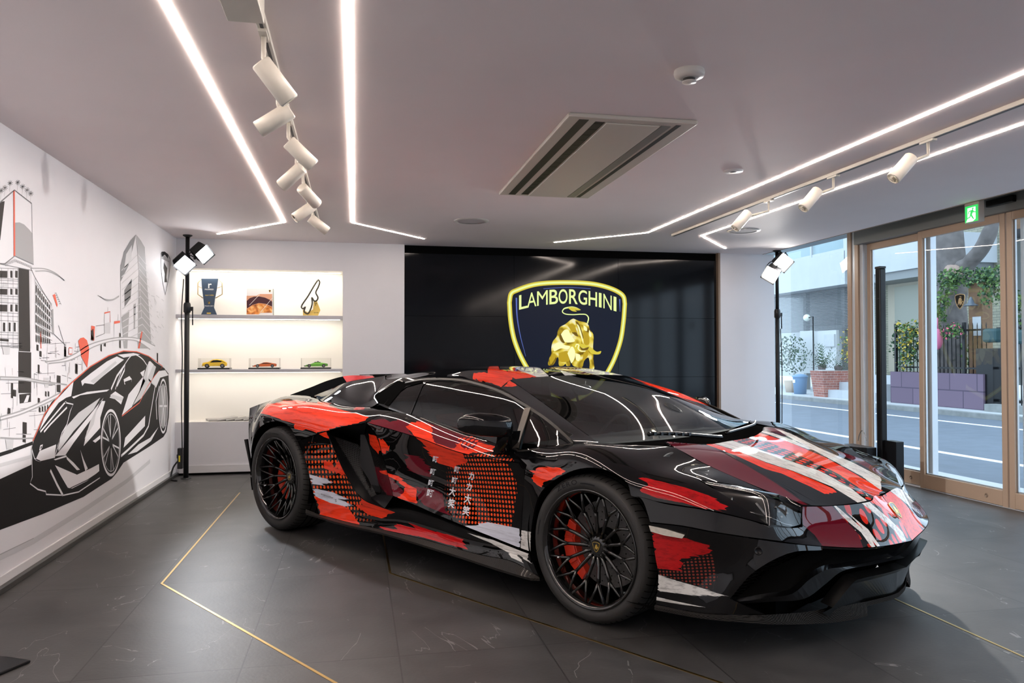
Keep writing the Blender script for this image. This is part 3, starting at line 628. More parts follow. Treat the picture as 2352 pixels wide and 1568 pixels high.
# left fender art stripes are on its own panel: white and maroon flashes beside the bonnet
# --- front bumper, upper skin ---
e_nose = crv([K(1492, 1200, y=-.998), K(1560, 1207, y=-.965), K(1640, 1222, y=-.915), K(1745, 1238, y=-.825), K(1814, 1247, y=-.735), K(1891, 1254, y=-.61), K(1987, 1258, y=-.42), K(2045, 1252, y=-.25), K(2095, 1242, y=0)])
e_af1 = crv([K(1450, 1140, y=-.985), K(1472, 1145, y=-.99), K(1492, 1200, y=-.998)])
lpB = loop(e_hf, e_nose[::-1], e_af1[::-1][1:], e_bseam[::-1], e_hlbot, e_hlfr)
ctB = [(2.335, 0, .502), (2.30, -.3, .505), (2.335, .10, .502), (2.40, .10, .40)]
S_B = Surf(np.vstack([lpB[::3], ctB]), (.55, -.42, .72))
artB = [([fC(1092, 668), fC(1300, 668), fC(1400, 760), fC(1500, 880), fC(1540, 965), fC(1320, 970), fC(1230, 940), fC(1180, 870), fC(1100, 800)], 5),
 ([fC(1300, 660), fC(1570, 625), fC(1900, 860), fC(1870, 905), fC(1640, 960), fC(1520, 965), fC(1480, 860)], 8),
 ([fC(1310, 665), fC(1330, 668), fC(1560, 860), fC(1600, 950), fC(1575, 955), fC(1500, 850)], 3), ([fC(1410, 715), fC(1550, 830), fC(1632, 945), fC(1612, 948), fC(1540, 850)], 3),
 ([fC(1500, 645), fC(1560, 640), fC(1700, 760), fC(1790, 850), fC(1815, 908), fC(1785, 912), fC(1735, 840), fC(1615, 735)], 3),
 (rag([fC(1560, 635), fC(1590, 590), fC(1700, 590), fC(1900, 780), fC(1990, 880), fC(1880, 910), fC(1850, 870), fC(1790, 800), fC(1760, 750), fC(1690, 720), fC(1640, 680), fC(1590, 650)], 2, (1, .8), 4, 46), 1)]
panel('front_bumper', S_B, lpB, paints, car, artB, step=.03)
lpBL = mir(lpB)[::-1]; S_BL = Surf(np.vstack([mir(lpB[::3]), mir(ctB)]), (.55, .42, .72))
artBL = [([fC(1600, 590), fC(1660, 590), fC(1740, 640), fC(1850, 740), fC(1940, 850), fC(1930, 930), fC(1800, 940), fC(1700, 760)], 1), ([fC(1650, 545), fC(1690, 560), fC(1820, 670), fC(1905, 765), fC(1940, 830), fC(1900, 800), fC(1780, 690), fC(1680, 600)], 1), ([fC(1640, 440), fC(1640, 520), fC(1760, 610), fC(1870, 700), fC(1930, 735), fC(1960, 700), fC(1800, 560)], 3), ([fC(1850, 650), fC(1890, 700), fC(1930, 745), fC(1960, 700), fC(1880, 630)], 5)]
panel('front_bumper', S_BL, lpBL, paints, car, artBL, step=.03)
# --- front bumper, lower skin around the intakes ---
e_af2 = crv([K(1492, 1200, y=-.998), K(1505, 1284, y=-.995), K(1511, 1321, y=-.99), K(1505, 1388, y=-.985)])
e_lbb = crv([K(1505, 1388, y=-.985), K(*fC(400, 1412), y=-.93), K(*fC(700, 1424), y=-.835), K(*fC(850, 1422), y=-.785)])
e_int = crv([K(*fC(850, 1422), y=-.785), K(*fC(600, 1308), y=-.87)], 4)
e_int2 = crv([K(*fC(600, 1308), y=-.87), K(*fC(760, 1130), y=-.85), K(*fC(1000, 1000), y=-.75), K(*fC(1240, 975), y=-.61)])
e_int3 = crv([K(*fC(1240, 975), y=-.61), e_nose[8*5]], 3)
lpL = loop(e_nose[:8*5+1], e_int3[::-1], e_int2[::-1], e_int[::-1], e_lbb[::-1], e_af2[::-1])
S_L = Surf(np.vstack([lpL[::3], [(1.85, -.945, .38), (1.8, -.965, .26), (1.98, -.86, .34), (1.75, -.985, .42)]]), (.35, -.94, 0))
artL = [(rag([fC(45, 850), fC(280, 890), fC(440, 940), fC(465, 975), fC(430, 1000), fC(330, 1020), fC(270, 1050), fC(270, 1120), fC(85, 1100)], 7, (1, .15), 4, 47), 2),
 (rag([fC(270, 1060), fC(400, 1010), fC(480, 1000), fC(500, 1180), fC(440, 1240), fC(90, 1140), fC(90, 1100), fC(260, 1120)], 2, (1, .1), 4, 50), 9),
 (rag([fC(85, 1140), fC(220, 1185), fC(330, 1215), fC(560, 1290), fC(440, 1290), fC(350, 1290), fC(200, 1270), fC(85, 1255)], 9, (1, .2), 3, 48), 3),
 (rag([fC(80, 1295), fC(180, 1320), fC(420, 1370), fC(250, 1350), fC(80, 1320)], 5, (1, .15), 3, 49), 3)]
for mr in (False, True): panel('bumper_corner', S_L, lpL, paints, car, [] if mr else artL, mirror=mr)
# parking sensor and side marker
p = S_L.lift(S_L.hit(1742, 1265)[None], .001)[0]; nn = S_L.normal(S_L.hit(1742, 1265)[None])[0]
Q = Matrix.Translation(Vector(p)) @ Vector(nn).to_track_quat('Z', 'Y').to_matrix().to_4x4()
mb = MB(); mb.lathe([(.0165, 0), (.0165, .002), (.013, .003), (.012, .001), (.0001, .001)], 24, 0, Q); mb.build('tow_cap', M['satin'], car)
mk = [S_B.hit(*q) if True else 0 for q in (fC(32, 803), fC(150, 828), fC(280, 868), fC(262, 893), fC(140, 872), fC(45, 845))]
P_ = S_B.lift(np.array(mk), .003); P0 = S_B.lift(np.array(mk), -.004)
for sd in (1, -1):
    mb = MB(); n = len(P_); mb.add(np.vstack([P_, P0]), [tuple(range(n))]+[(i, (i+1) % n, n+(i+1) % n, n+i) for i in range(n)])
    if sd < 0: mb.v = [(x, -y, z) for x, y, z in mb.v]; mb.f = [q[::-1] for q in mb.f]
    mb.build('side_marker', mat('frosted_marker_lens', (.62, .58, .50), .25, coat=.6, vary=.4, vscale=60), car)
# --- intakes: cavity, honeycomb, blades, splitter ---
def kp(x, y, yy): return K(*fN(x, y), y=yy)
sp_out = [K(*fC(70, 1368), y=-1.0), K(*fC(400, 1428), y=-.945), K(*fC(700, 1455), y=-.85), K(*fC(900, 1468), y=-.76), K(*fC(1250, 1460), y=-.52), K(*fC(1450, 1435), y=-.37), K(*fC(1545, 1410), y=-.28)]
M['carbon2'] = carbon_mat(); _b = M['carbon2'].node_tree.nodes['Principled BSDF']; _b.inputs['Coat Weight'].default_value = 0; _b.inputs['IOR'].default_value = 1.15; _b.inputs['Specular IOR Level'].default_value = .06; _b.inputs['Roughness'].default_value = .6
spo = crv(sp_out); zt = K(*fC(1540, 1330), y=-.26); spc = crv([zt, K(*fC(1700, 1290), y=-.10), K(*fC(1760, 1268), y=0)])
for sd in (1, -1):
    mb = MB()
    inn = resample(np.vstack([e_lbb, [K(*fC(1100, 1405), y=-.62), K(*fC(1300, 1375), y=-.50), zt]]), 40); o_ = resample(spo, 40); lo = o_+[0, 0, -.012]; li = inn*[1, 1, 0]+[-.15, 0, 0]; li[:, 2] = lo[:, 2]
    v, f = strip([inn, o_]); mb.add(v, f, 0, True); v, f = strip([o_, lo]); mb.add(v, f, 0, False); v, f = strip([lo, li]); mb.add(v, f, 1)
    cc = resample(spc, 10); v, f = strip([cc, cc+[0, 0, -.02], cc+[-.3, 0, -.02]]); mb.add(v, f, 0)
    mb.add([o_[-1], lo[-1], cc[0]+[0, 0, -.02], cc[0]], [(0, 1, 2, 3)])
    if sd < 0: mb.v = [(x, -y, z) for x, y, z in mb.v]; mb.f = [q[::-1] for q in mb.f]
    mb.build('front_splitter', [M['carbon2'], M['dark']], car)
M['lip'] = mat('gloss_black_plastic', (.004, .004, .004), .25, spec=.18)
for sd in (1, -1):
    # satin blade sweeping from the corner up and across under the nose
    lowE = crv([kp(290, 968, -.84), kp(650, 945, -.80), kp(980, 915, -.70), kp(1200, 760, -.60), kp(1370, 625, -.52), kp(1700, 550, -.32), kp(2000, 485, -.08), K(*fN(2060, 470), y=0)])
    upE = crv([kp(290, 950, -.85), kp(620, 900, -.82), kp(850, 860, -.76), kp(1040, 700, -.68), kp(1220, 600, -.60), kp(1400, 575, -.50), kp(1900, 470, -.12), K(*fN(2000, 445), y=0)])
    L0, U0 = resample(lowE, 40), resample(upE, 40); mb = MB(); v, f = strip([U0, L0, L0+[-.05, .0, -.004], U0+[-.06, .02, -.0]]); mb.add(v, f, 0, False)
    # shelf above the blade up to the nose edge
    Nn = resample(e_nose[8*5:], 40)+[0, 0, -.001]; U1 = resample(upE, 40)+[-.02, .01, .01]; Nm = Nn*.5+U1*.5+[-.05, 0, 0]; v, f = strip([Nn, Nn+[-.03, 0, -.012], Nm, U1]); mb.add(v, f, 1, True)
    if sd < 0: mb.v = [(x, -y, z) for x, y, z in mb.v]; mb.f = [q[::-1] for q in mb.f]
    mb.build('intake_blade', [M['satin'], M['dark']], car)
    # lower lip frame
    mb = MB(); lip = crv([kp(1280, 1012, -.56), kp(1530, 720, -.47), kp(1590, 700, -.44), kp(1850, 640, -.24), K(*fN(2080, 575), y=0)])
    l2 = lip+[-.04, 0, -.03]; l3 = resample(np.vstack([spo[-14], zt, spc]), len(lip))+[-.01, 0, 0]; v, f = strip([lip+[-.05, 0, .012], lip, l2, l3]); mb.add(v, f, 0, False)
    if sd < 0: mb.v = [(x, -y, z) for x, y, z in mb.v]; mb.f = [q[::-1] for q in mb.f]
    mb.build('lower_lip', [M['lip']], car)
    # honeycomb grille in the outer intake
    mb = MB(); g0, g1, g2, g3 = kp(150, 900, -.86), kp(900, 420, -.66), kp(1300, 620, -.50), kp(560, 930, -.72)
    g0, g1, g2, g3 = [q+[-.04, .03, 0] for q in (g0, g1, g2, g3)]
    mb.add([g0+[-.02, 0, 0], g1+[-.02, 0, 0], g2+[-.02, 0, 0], g3+[-.02, 0, 0]], [(0, 1, 2, 3)], 1)
    for i in range(16):
        for j in range(6):
            u = (i+.5)/16; w = (j+(.25 if i % 2 else .75))/6.5; p = g0*(1-u)*(1-w)+g1*u*(1-w)+g2*u*w+g3*(1-u)*w
            a = (g1-g0)/16*.52; b = (g3-g0)/6.5*.5; mb.tube([p-a, p-a*.5+b, p+a*.5+b, p+a, p+a*.5-b, p-a*.5-b], .0016, 4, 0, closed=True)
    if sd < 0: mb.v = [(x, -y, z) for x, y, z in mb.v]; mb.f = [q[::-1] for q in mb.f]
    mb.build('intake_grille', [M['satin'], M['dark']], car)
    # canard fin
mb = MB(); mb.prism([(1.55, -.80), (1.9, -.78), (2.02, -.62), (2.12, -.4), (2.15, 0), (2.12, .4), (2.02, .62), (1.9, .78), (1.55, .80)], .13, .42)
mb.build('intake_cavity', M['dark'], car)
# --- headlamps ---
lpHL = loop(e_hlup[::-1], e_hltop, e_hlfr[::-1], e_hlbot[::-1], e_hlout[::-1])
S_HL = Surf(np.vstack([lpHL[::2], [(1.98, -.765, .645), (2.08, -.70, .625), (2.1, -.78, .57)]]), (.2, -.5, .84))
M['lamp'] = mat('lamp_housing', (.012, .012, .013), .35); M['lens'] = mat('lamp_lens', (.5, .5, .5), .08, metal=1)
for sd in (1, -1):
    hd = panel('headlamp', S_HL, lpHL, [M['lamp']], car, edge=.01, off=-.028, gap=.003, mirror=sd < 0)
    panel('lamp_cover', S_HL, lpHL, [M['clear']], hd, edge=0, off=-.001, gap=.004, mirror=sd < 0)
    mb = MB()
    def at_(px, py, o=-.014): return S_HL.lift(S_HL.hit(px, py)[None], o)[0]
    F_ = lambda x, y: (1560+x/6.918, 1080+y/6.918)
    for x, y in ((1570, 565), (1620, 640), (1670, 725), (1705, 585), (1755, 665), (1655, 490)): mb.ball(at_(*F_(x, y)), .0065, 8)
    for pl, w in (([(1130, 640), (1500, 740), (1700, 830), (1850, 865)], .008), ([(1230, 490), (1310, 590), (1400, 700)], .012), ([(840, 400), (835, 450)], .010)):
        mb.tube(crv([at_(*F_(*q)) for q in pl]), w*.45, 6)
    if sd < 0: mb.v = [(x, -y, z) for x, y, z in mb.v]; mb.f = [q[::-1] for q in mb.f]
    mb.build('lamp_optics', M['lens'], hd)
# nose crest
def crest_outline(n=10):
    t = crv([(0, -1.15, 0), (.45, -.75, 0), (.75, -.2, 0), (.92, .5, 0)], n)[:, :2]; r = np.vstack([t, crv([(.92, .5, 0), (.86, .78, 0), (.6, .9, 0), (0, 1.0, 0)], n)[1:, :2]])
    return np.vstack([r, (r*[-1, 1])[::-1][1:-1]])
def put_crest(name, T, w, parent, mats, th=.003, bull=True):
    """a small shield: gold rim, black field, gold bull; T maps its plane to space"""
    mb = MB(); o = crest_outline()*w; n = len(o); i_ = inset(o, w*.1)
    P_o = [T @ Vector((x, y, 0)) for x, y in o]; P_t = [T @ Vector((x, y, th)) for x, y in o]; P_i = [T @ Vector((x, y, th)) for x, y in i_]; P_j = [T @ Vector((x, y, th*.7)) for x, y in i_]
    mb.add(P_o+P_t+P_i, [(i, (i+1) % n, n+(i+1) % n, n+i) for i in range(n)]+[(n+i, n+(i+1) % n, 2*n+(i+1) % n, 2*n+i) for i in range(n)], 0)
    mb.add(P_j, [tuple(range(n))], 1)
    if bull: 
        for pl in BULL_SIMPLE: mb.add([T @ Vector((x*w, y*w, th*.95)) for x, y in pl], [tuple(range(len(pl)))], 0)
    return mb.build(name, mats, parent)
BULL_SIMPLE = [[(-.40, -.55), (-.30, -.1), (-.22, .25), (-.05, .45), (.25, .38), (.38, .1), (.40, -.25), (.46, -.55), (.36, -.6), (.28, -.3), (.12, -.55), (-.02, -.62), (-.08, -.35), (-.22, -.35), (-.28, -.55)], [(.2, -.05), (.55, -.22), (.62, -.14), (.3, .1)], [(.22, .38), (.3, .6), (-.05, .66), (-.05, .6), (.22, .54), (.14, .38)]]
M['gold'] = mat('gold_enamel', (.80, .55, .12), .25, metal=.8); M['cblack'] = mat('crest_black', (.01, .01, .01), .3, coat=.5)
q = S_B.uv(np.array([2.335, 0, .502])); p = S_B.lift(q[None], .001)[0]; nn = S_B.normal(q[None])[0]
zx = Vector(nn); up = Vector((-1, 0, 0)); up = (up-zx*up.dot(zx)).normalized(); xx = up.cross(zx)
T = Matrix.Translation(Vector(p)) @ Matrix((xx, up, zx)).transposed().to_4x4()
put_crest('nose_crest', T, .038, car, [M['gold'], M['cblack']])
# --- rear deck: buttresses, engine cover, tail ---
rT = crv([K(*fD(1905, 238), y=-.52), K(*fD(1760, 250), y=-.52), K(*fD(1400, 250), y=-.50), K(*fD(1150, 310), y=-.48), K(*fD(900, 408), y=-.46)])
rB = crv([K(*fD(1912, 250), y=-.545), K(*fD(1650, 290), y=-.56), K(*fD(1400, 335), y=-.575), K(*fD(1150, 440), y=-.595), K(*fD(960, 515), y=-.62), K(*fD(925, 542), y=-.63)])
e_bLow = crv([K(*fD(925, 542), y=-.63), K(743.7, 921, y=-.70), K(789.6, 931, y=-.745), K(850, 936, y=-.765), K(*fD(1810, 625), y=-.76)])
lpT = loop(crv([e_rail[0], K(*fD(1912, 250), y=-.545)], 3), rB, e_bLow, e_gback[:17][::-1])
S_T = Surf(lpT[::2], (-.1, -.7, .7), 2e-4)
for mr in (False, True): panel('rear_buttress', S_T, lpT, paints, car, [] if mr else [([fD(1905, 240), fD(1760, 250), fD(1500, 300), fD(1905, 262)], 0)], mirror=mr)
a, b = resample(rT, 30), resample(rB, 30)
for sd in (1, -1):
    mb = MB(); v, f = strip([a, b]); mb.add(v, f, 0, True)
    for k, q in enumerate(f): 
        if 4 <= k <= 14: mb.m[k] = 1
    if sd < 0: mb.v = [(x, -y, z) for x, y, z in mb.v]; mb.f = [q[::-1] for q in mb.f]
    mb.build('engine_cover_side', [M['dark'], M['red2']], car)
mb = MB(); rows = [a, a*[1, .5, 1]+[0, 0, .0], a*[1, 0, 1]+[0, 0, .0], a*[1, -.5, 1]+[0, 0, .0], a*[1, -1, 1]]
v, f = strip(rows); mb.add(v, f, 0, True)
for k in range(6):
    x = -.85-.13*k; i = int(np.argmin(abs(a[:, 0]-x))); z = a[i, 2]; mb.box((x-.05, -.36, z-.008), (x+.03, .36, z+.004), 1)
end = a[-1]; tl = K(*fD(630, 507), y=-.50)
cr = K(*fD(925, 542), y=-.63)
v, f = strip([[end, end*[1, 0, 1]+[0, 0, .012], end*MY], [tl, (tl*[1, 0, 1])+[-.08, 0, 0], tl*MY]]); mb.add(v, f, 1)
mb.add([end, tl, cr, K(667, 907.5, y=-.66)], [(0, 2, 3, 1)], 1); mb.add([end*MY, tl*MY, cr*MY, K(667, 907.5, y=-.66)*MY], [(0, 1, 3, 2)], 1)
mb.build('engine_cover', [M['black'], M['dark']], car)
mb = MB(); ed = resample(e_ruTop[:8*4+1], 20); el = ed*MY
v, f = strip([ed, ed*[1, .5, 1]+[-.07, 0, .005], ed*[1, 0, 1]+[-.10, 0, .008], el*[1, .5, 1]+[-.07, 0, .005], el]); mb.add(v, f, 0, True)
bk = resample(e_ruBack, 12)[::-1]
rows = [bk*[1, s, 1]+[-.16*(1-s*s), 0, 0] for s in np.linspace(1, -1, 13)]; v, f = strip(rows); mb.add(v, f, 0, True)
lowb = np.array([bk[-1], bk[-1]*[1, 1, 0]+[0.02, 0, .42], bk[-1]*[1, 1, 0]+[.06, 0, .20]]); rows = [lowb*[1, s, 1]+[-.12*(1-s*s), 0, 0] for s in np.linspace(1, -1, 13)]; v, f = strip(rows); mb.add(v, f, 1, True)
mb.build('rear_bumper', [M['black'], M['satin']], car)
for sd in (1, -1):
    mb = MB(); q = [K(563, 1009, y=-.99), K(568, 1008, y=-.99), K(580, 1095, y=-.99), K(574, 1062, y=-.99)]; y = q[0][1]*sd
    mb.prism([(p[0], p[2]) for p in q], y-.008, y+.008, 0, axis='y'); mb.tube([(q[2][0]-.0, y, q[2][2]+.02), (q[2][0]+.02, y*.97, q[2][2]-.03)], .02, 8, 1)
    mb.build('rear_fin', [M['satin'], M['chromek']], car)
# --- under body and wheel wells ---
mb = MB(); mb.box((-2.05, -.70, .12), (2.1, .70, .30)); mb.box((-.82, -.86, .14), (.95, .86, .40)); mb.box((-.80, -.74, .40), (-.55, .74, .80)); mb.box((1.15, -.70, .3), (2.0, .70, .50)); mb.box((-2.0, -.6, .3), (-.8, .6, .74))
mb.build('underbody', M['dark'], car)
for sd in (1, -1):
    for (x, z, r, y0, y1) in ((1.35, .335, .375, .60, .965), (-1.35, .365, .40, .55, .985)):
        mb = MB(); T = Matrix.Translation((x, 0, z)) @ Matrix.Rotation(PI/2, 4, 'X')
        mb.lathe([(.05, -sd*y0), (r, -sd*y0), (r, -sd*y1)], 40, 0, T, True, a0=-.35, a1=PI+.35); mb.build('wheel_arch_liner', M['dark'], car)
# --- wheels ---
M['tyre'] = mat('tyre_rubber', (.030, .029, .028), .55, spec=.45, bump=.3, bscale=300); M['rimb'] = mat('gloss_black_alloy', (.004, .004, .004), .10, coat=1)
M['disc'] = mat('carbon_ceramic_disc', (.16, .155, .15), .42, metal=.6, vary=.5, vscale=90); M['caliper'] = mat('red_caliper', (.85, .045, .015), .3, coat=.6)
def make_wheel(Rt, Rr, wd, dish):
    # axis = local y, outer side = -y ; outer tyre face at y = -wd/2
    root = empty('wheel'); h = wd/2; X = Matrix.Rotation(PI/2, 4, 'X')          # lathe z -> -y
    def L_(mb, prof, mi=0, n=72, sm=True): return mb.lathe([(r, y) for r, y in prof], n, mi, X, sm)
    t = MB(); sh = Rt-.012
    prof = [(Rr-.012, h-.012), (Rr+.002, h-.004), (Rr+.012, h+.001), (Rt-.026, h+.001), (Rt-.020, h-.003), (Rt-.010, h-.012), (Rt-.003, h-.026), (Rt, h-.050)]
    prof += [(r, -z) for r, z in prof[::-1]]; L_(t, prof)
    # tread blocks: grooves as dark shoulder cuts
    for k in range(64):
        R_ = Matrix.Rotation(2*PI*k/64, 4, 'Y')
        for s_ in (-1, 1):
            pp = [(Rt-.0095, h-.0120), (Rt-.0022, h-.026), (Rt+.0006, h-.050), (Rt+.0006, h-.095)]; w_ = .0018
            for i in range(3):
                (r0_, y0_), (r1_, y1_) = pp[i], pp[i+1]; sk = lambda y: (h-y)*.22
                t.add([(sk(y0_)-w_, s_*y0_, r0_), (sk(y0_)+w_, s_*y0_, r0_), (sk(y1_)+w_, s_*y1_, r1_), (sk(y1_)-w_, s_*y1_, r1_)], [(0, 1, 2, 3)], 1, M=R_)
    for y in (-h*.45, -h*.15, h*.15, h*.45): t.lathe([(Rt+.0006, y-.004), (Rt+.0006, y+.004)], 72, 1, X)
    t.build('tyre', [M['tyre'], M['dark']], root)
    r = MB(); L_(r, [(Rr-.012, h-.016), (Rr-.003, h-.004), (Rr-.006, h), (Rr-.012, h-.001), (Rr-.022, h-.016), (Rr-.030, h-.05), (Rr-.034, -h+.01), (Rr-.012, -h+.01)])
    hub = h-dish
    N_ = 15
    for k in range(N_):
        R_ = Matrix.Rotation(2*PI*k/N_+.06, 4, 'Y')
        def P3(rad, ang, y): return Vector((rad*math.sin(ang), -y, rad*math.cos(ang)))
        yr = lambda rad: hub+(h-.020-hub)*(max(0, rad-.05)/(Rr-.075))**1.5
        st = [(.048, 0), (.09, 0), (.135, 0), (.160, 0)]
        r.tube([P3(q, 0, yr(q)) for q, _ in st], [.0105, .0095, .0085, .008], 6, 0, M=R_)
        dd = PI/N_*.82
        for s_ in (-1, 1): r.tube([P3(.158, 0, yr(.158)), P3(.19, s_*dd*.38, yr(.19)), P3(Rr-.027, s_*dd, h-.022)], [.0082, .007, .0062], 6, 0, M=R_)
        # web under the stem
        r.add([P3(.05, .0, hub-.012), P3(.16, 0, yr(.16)-.02), P3(.16, 0, yr(.16)), P3(.05, 0, hub)], [(0, 1, 2, 3)], 0, M=R_)
    L_(r, [(.0001, hub+.006), (.030, hub+.006), (.046, hub+.004), (.052, hub-.002), (.056, hub-.018), (.056, hub-.06)], 0, 32)
    for k in range(15):
        r.ball(Matrix.Rotation(2*PI*k/15, 4, 'Y') @ Vector((0, -hub-.004, .043)), .0045, 6)
    r.build('rim', M['rimb'], root)
    d = MB(); L_(d, [(.07, hub-.075), (.198, hub-.075), (.198, hub-.105), (.07, hub-.105)], 0, 64, False); L_(d, [(.03, hub-.05), (.075, hub-.06), (.08, hub-.09)], 1, 32)
    for k in range(24):
        for q in (.11, .145, .178):
            d.lathe([(.0001, .0005), (.0035, .0005)], 6, 1, Matrix.Rotation(2*PI*(k+q*9)/24, 4, 'Y') @ Matrix.Translation((0, -hub+.0745, q)) @ X)
    d.build('brake_disc', [M['disc'], M['dark']], root)
    c = MB()
    arc = [(.168, -.72), (.215, -.72), (.224, -.3), (.224, .3), (.215, .72), (.168, .72), (.160, .25), (.160, -.25)]
    CA = -PI/2-.28
    c.prism([(q*math.sin(a+CA), q*math.cos(a+CA)) for q, a in arc], -(hub-.034), -(hub-.085), 0, axis='y')
    c.prism([(q*math.sin(a*.42+CA), q*math.cos(a*.42+CA)) for q, a in arc], -(hub-.026), -(hub-.040), 0, axis='y')
    for a in (-.42, .42): c.prism([(q*math.sin(a+CA+da), q*math.cos(a+CA+da)) for q, da in ((.167, -.09), (.212, -.07), (.212, .07), (.167, .09))], -(hub-.028), -(hub-.040), 0, axis='y')
    co = c.build('brake_caliper', M['caliper'], root, bevel=.004)
    cp = put_crest('centre_cap', Matrix.Translation((0, -hub-.006, 0)) @ Matrix.Rotation(PI/2, 4, 'X'), .022, root, [M['gold'], M['cblack']], .002)
    v = MB(); v.tube([(-.19, -(h-.06), -.07), (-.19, -(h-.02), -.075)], .005, 8); v.build('valve', M['lens'], root)
    return root
wf = make_wheel(.331, .2715, .25, .075); wr = make_wheel(.3555, .285, .33, .115)
for (x, sy, w_, z, yy) in ((1.35, -1, wf, .331, .98-.125), (1.35, 1, None, .331, .98-.125), (-1.35, -1, wr, .3555, 1.01-.165), (-1.35, 1, None, .3555, 1.01-.165)):
    if w_ is None: w_ = copy_tree(wf if x > 0 else wr)
    w_.parent = car; w_.location = (x, sy*yy, z); w_.rotation_euler = (0, 0, 0 if sy < 0 else PI)
for w_ in [o for o in car.children if o.name.startswith('wheel') and o.location.y < 0]:
    front = w_.location.x > 0; Rr_, h_ = (.2715, .125) if front else (.285, .165); mb = MB(); a0 = -.62
    for ch in 'ZERO':
        v, f = text_polys(ch); wx = v[:, 0].max(); k_ = .030
        mb.add([((Rr_+.018+p[1]*k_)*math.sin(a0+p[0]*k_*1.5/.30), -(h_+.0022), (Rr_+.018+p[1]*k_)*math.cos(a0+p[0]*k_*1.5/.30)) for p in v], f); a0 += (wx+.12)*k_*1.5/.30
    for a_, b_ in ((-.12, .16), (-1.5, -1.25)):
        n_ = 8; P = [((Rr_+.018+q)*math.sin(a), -(h_+.002), (Rr_+.018+q)*math.cos(a)) for q in (0, .006) for a in np.linspace(a_, b_, n_)]; mb.add(P, [(i, i+1, n_+i+1, n_+i) for i in range(n_-1)])
    mb.build('sidewall_lettering', M['satin'], w_)
# --- mirrors ---
def mirror_geo():
    mb = MB(); i0 = K(1178, 978, y=-.94); o0 = K(1050, 974, y=-1.14)
    ax = o0-i0; secs = []
    upv = np.array([0, 0, 1.]); fr = np.cross(ax, upv); fr = fr/np.linalg.norm(fr)
    if fr[0] < 0: fr = -fr
    for t, hh, ww, dz in ((0, .030, .030, -.012), (.06, .052, .05, -.006), (.3, .062, .072, 0), (.6, .063, .078, .004), (.85, .05, .07, .004), (.97, .032, .05, 0), (1.0, .018, .03, -.004)):
        hh *= 1.18; c = i0+ax*t+[0, 0, dz]; ring = []
        for k in range(20):
            a = 2*PI*k/20; ca, sa = math.cos(a), math.sin(a); e = .62
            ring.append(c+fr*ww*.62*math.copysign(abs(ca)**e, ca)+upv*hh*.78*math.copysign(abs(sa)**e, sa))
        secs.append(ring)
    vs = [p for r in secs for p in r]; fs = []
    for i in range(len(secs)-1):
        for k in range(20): fs.append((i*20+k, i*20+(k+1) % 20, (i+1)*20+(k+1) % 20, (i+1)*20+k))
    fs += [tuple(range(20))[::-1], tuple(range((len(secs)-1)*20, len(secs)*20))]; mb.add(vs, fs, 0, True)
    return mb
for sd in (1, -1):
    root = d2 if sd < 0 else door
    mb = mirror_geo()
    arm = [[K(1148, 1000, y=-1.0), K(1177, 990, y=-.95)], [K(1146, 1016, y=-.975), K(1174, 1008, y=-.94)], [K(1136, 1043, y=-.935), K(1160, 1044, y=-.925)]]
    rows = []
    for p, q in arm: 
        t_ = np.array([.012, .05, 0]); rows.append([p-t_*.3, q-t_*.3, q+t_, p+t_, p-t_*.3])
    m2 = MB(); v, f = strip(rows); m2.add(v, f, 0, False)
    if sd < 0:
        for q in (mb, m2): q.v = [(x, -y, z) for x, y, z in q.v]; q.f = [g[::-1] for g in q.f]
    o = mb.build('wing_mirror', M['black'], root); m2.build('mirror_arm', M['black'], o, bevel=.004)
# --- cabin ---
M['trim'] = mat('dark_alcantara', (.018, .018, .02), .85, bump=.2); M['dash'] = mat('grey_green_dashboard', (.075, .085, .085), .75, bump=.3, bscale=500); M['stitch'] = mat('seat_red_mesh', (.16, .02, .02), .7)
mb = MB()
r0 = [(1.30, y, .755) for y in (-.68, -.3, 0, .3, .68)]; r1 = [(1.0, y, .74) for y in (-.70, -.3, 0, .3, .70)]; r2 = [(.72, y, .735-.0*abs(y)) for y in (-.72, -.3, 0, .3, .72)]; r3 = [(.62, y, .64) for y in (-.72, -.3, 0, .3, .72)]; r4 = [(.72, y, .42) for y in (-.72, -.3, 0, .3, .72)]
v, f = strip([r0, r1, r2, r3, r4]); mb.add(v, f, 0, True); mb.box((.5, -.14, .36), (.8, .14, .60)); mb.box((-.55, -.14, .36), (.6, .14, .50))
mb.build('dashboard', M['dash'], car, bevel=.01)
for sy in (-.36, .36):
    mb = MB(); mb.box((-.12, sy-.23, .28), (.42, sy+.23, .42))
    T = Matrix.Translation((-.14, sy, .38)) @ Matrix.Rotation(-.42, 4, 'Y'); mb.box((-.06, -.23, 0), (.05, .23, .50), M=T); mb.box((-.055, -.13, .48), (.03, .13, .62), M=T); mb.box((.045, -.12, .12), (.055, .12, .46), 1, M=T)
    mb.build('seat', [M['trim'], M['stitch']], car, bevel=.03)
mb = MB(); T = Matrix.Translation((.50, .36, .66)) @ Matrix.Rotation(-1.15, 4, 'Y')
mb.tube([T @ Vector((.165*math.cos(a), .165*math.sin(a), 0)) for a in np.linspace(0, 2*PI, 33)[:-1]], .013, 8, closed=True); mb.tube([T @ Vector((0, -.16, 0)), T @ Vector((0, .16, 0))], .012, 6); mb.tube([T @ Vector((0, 0, 0)), T @ Vector((-.16, 0, 0))], .012, 6); mb.ball(T @ Vector((0, 0, 0)), .045)
mb.build('steering_wheel', M['trim'], car)
pm = K(*fB(600, 225), y=-.02); pm2 = K(*fB(655, 205), y=.12)
mb = MB(); mb.ball(pm, (.022, .085, .034), 12); mb.tube([pm, pm+[-.01, .03, .05]], .01, 6); mb.build('rear_view_mirror', M['satin'], car)
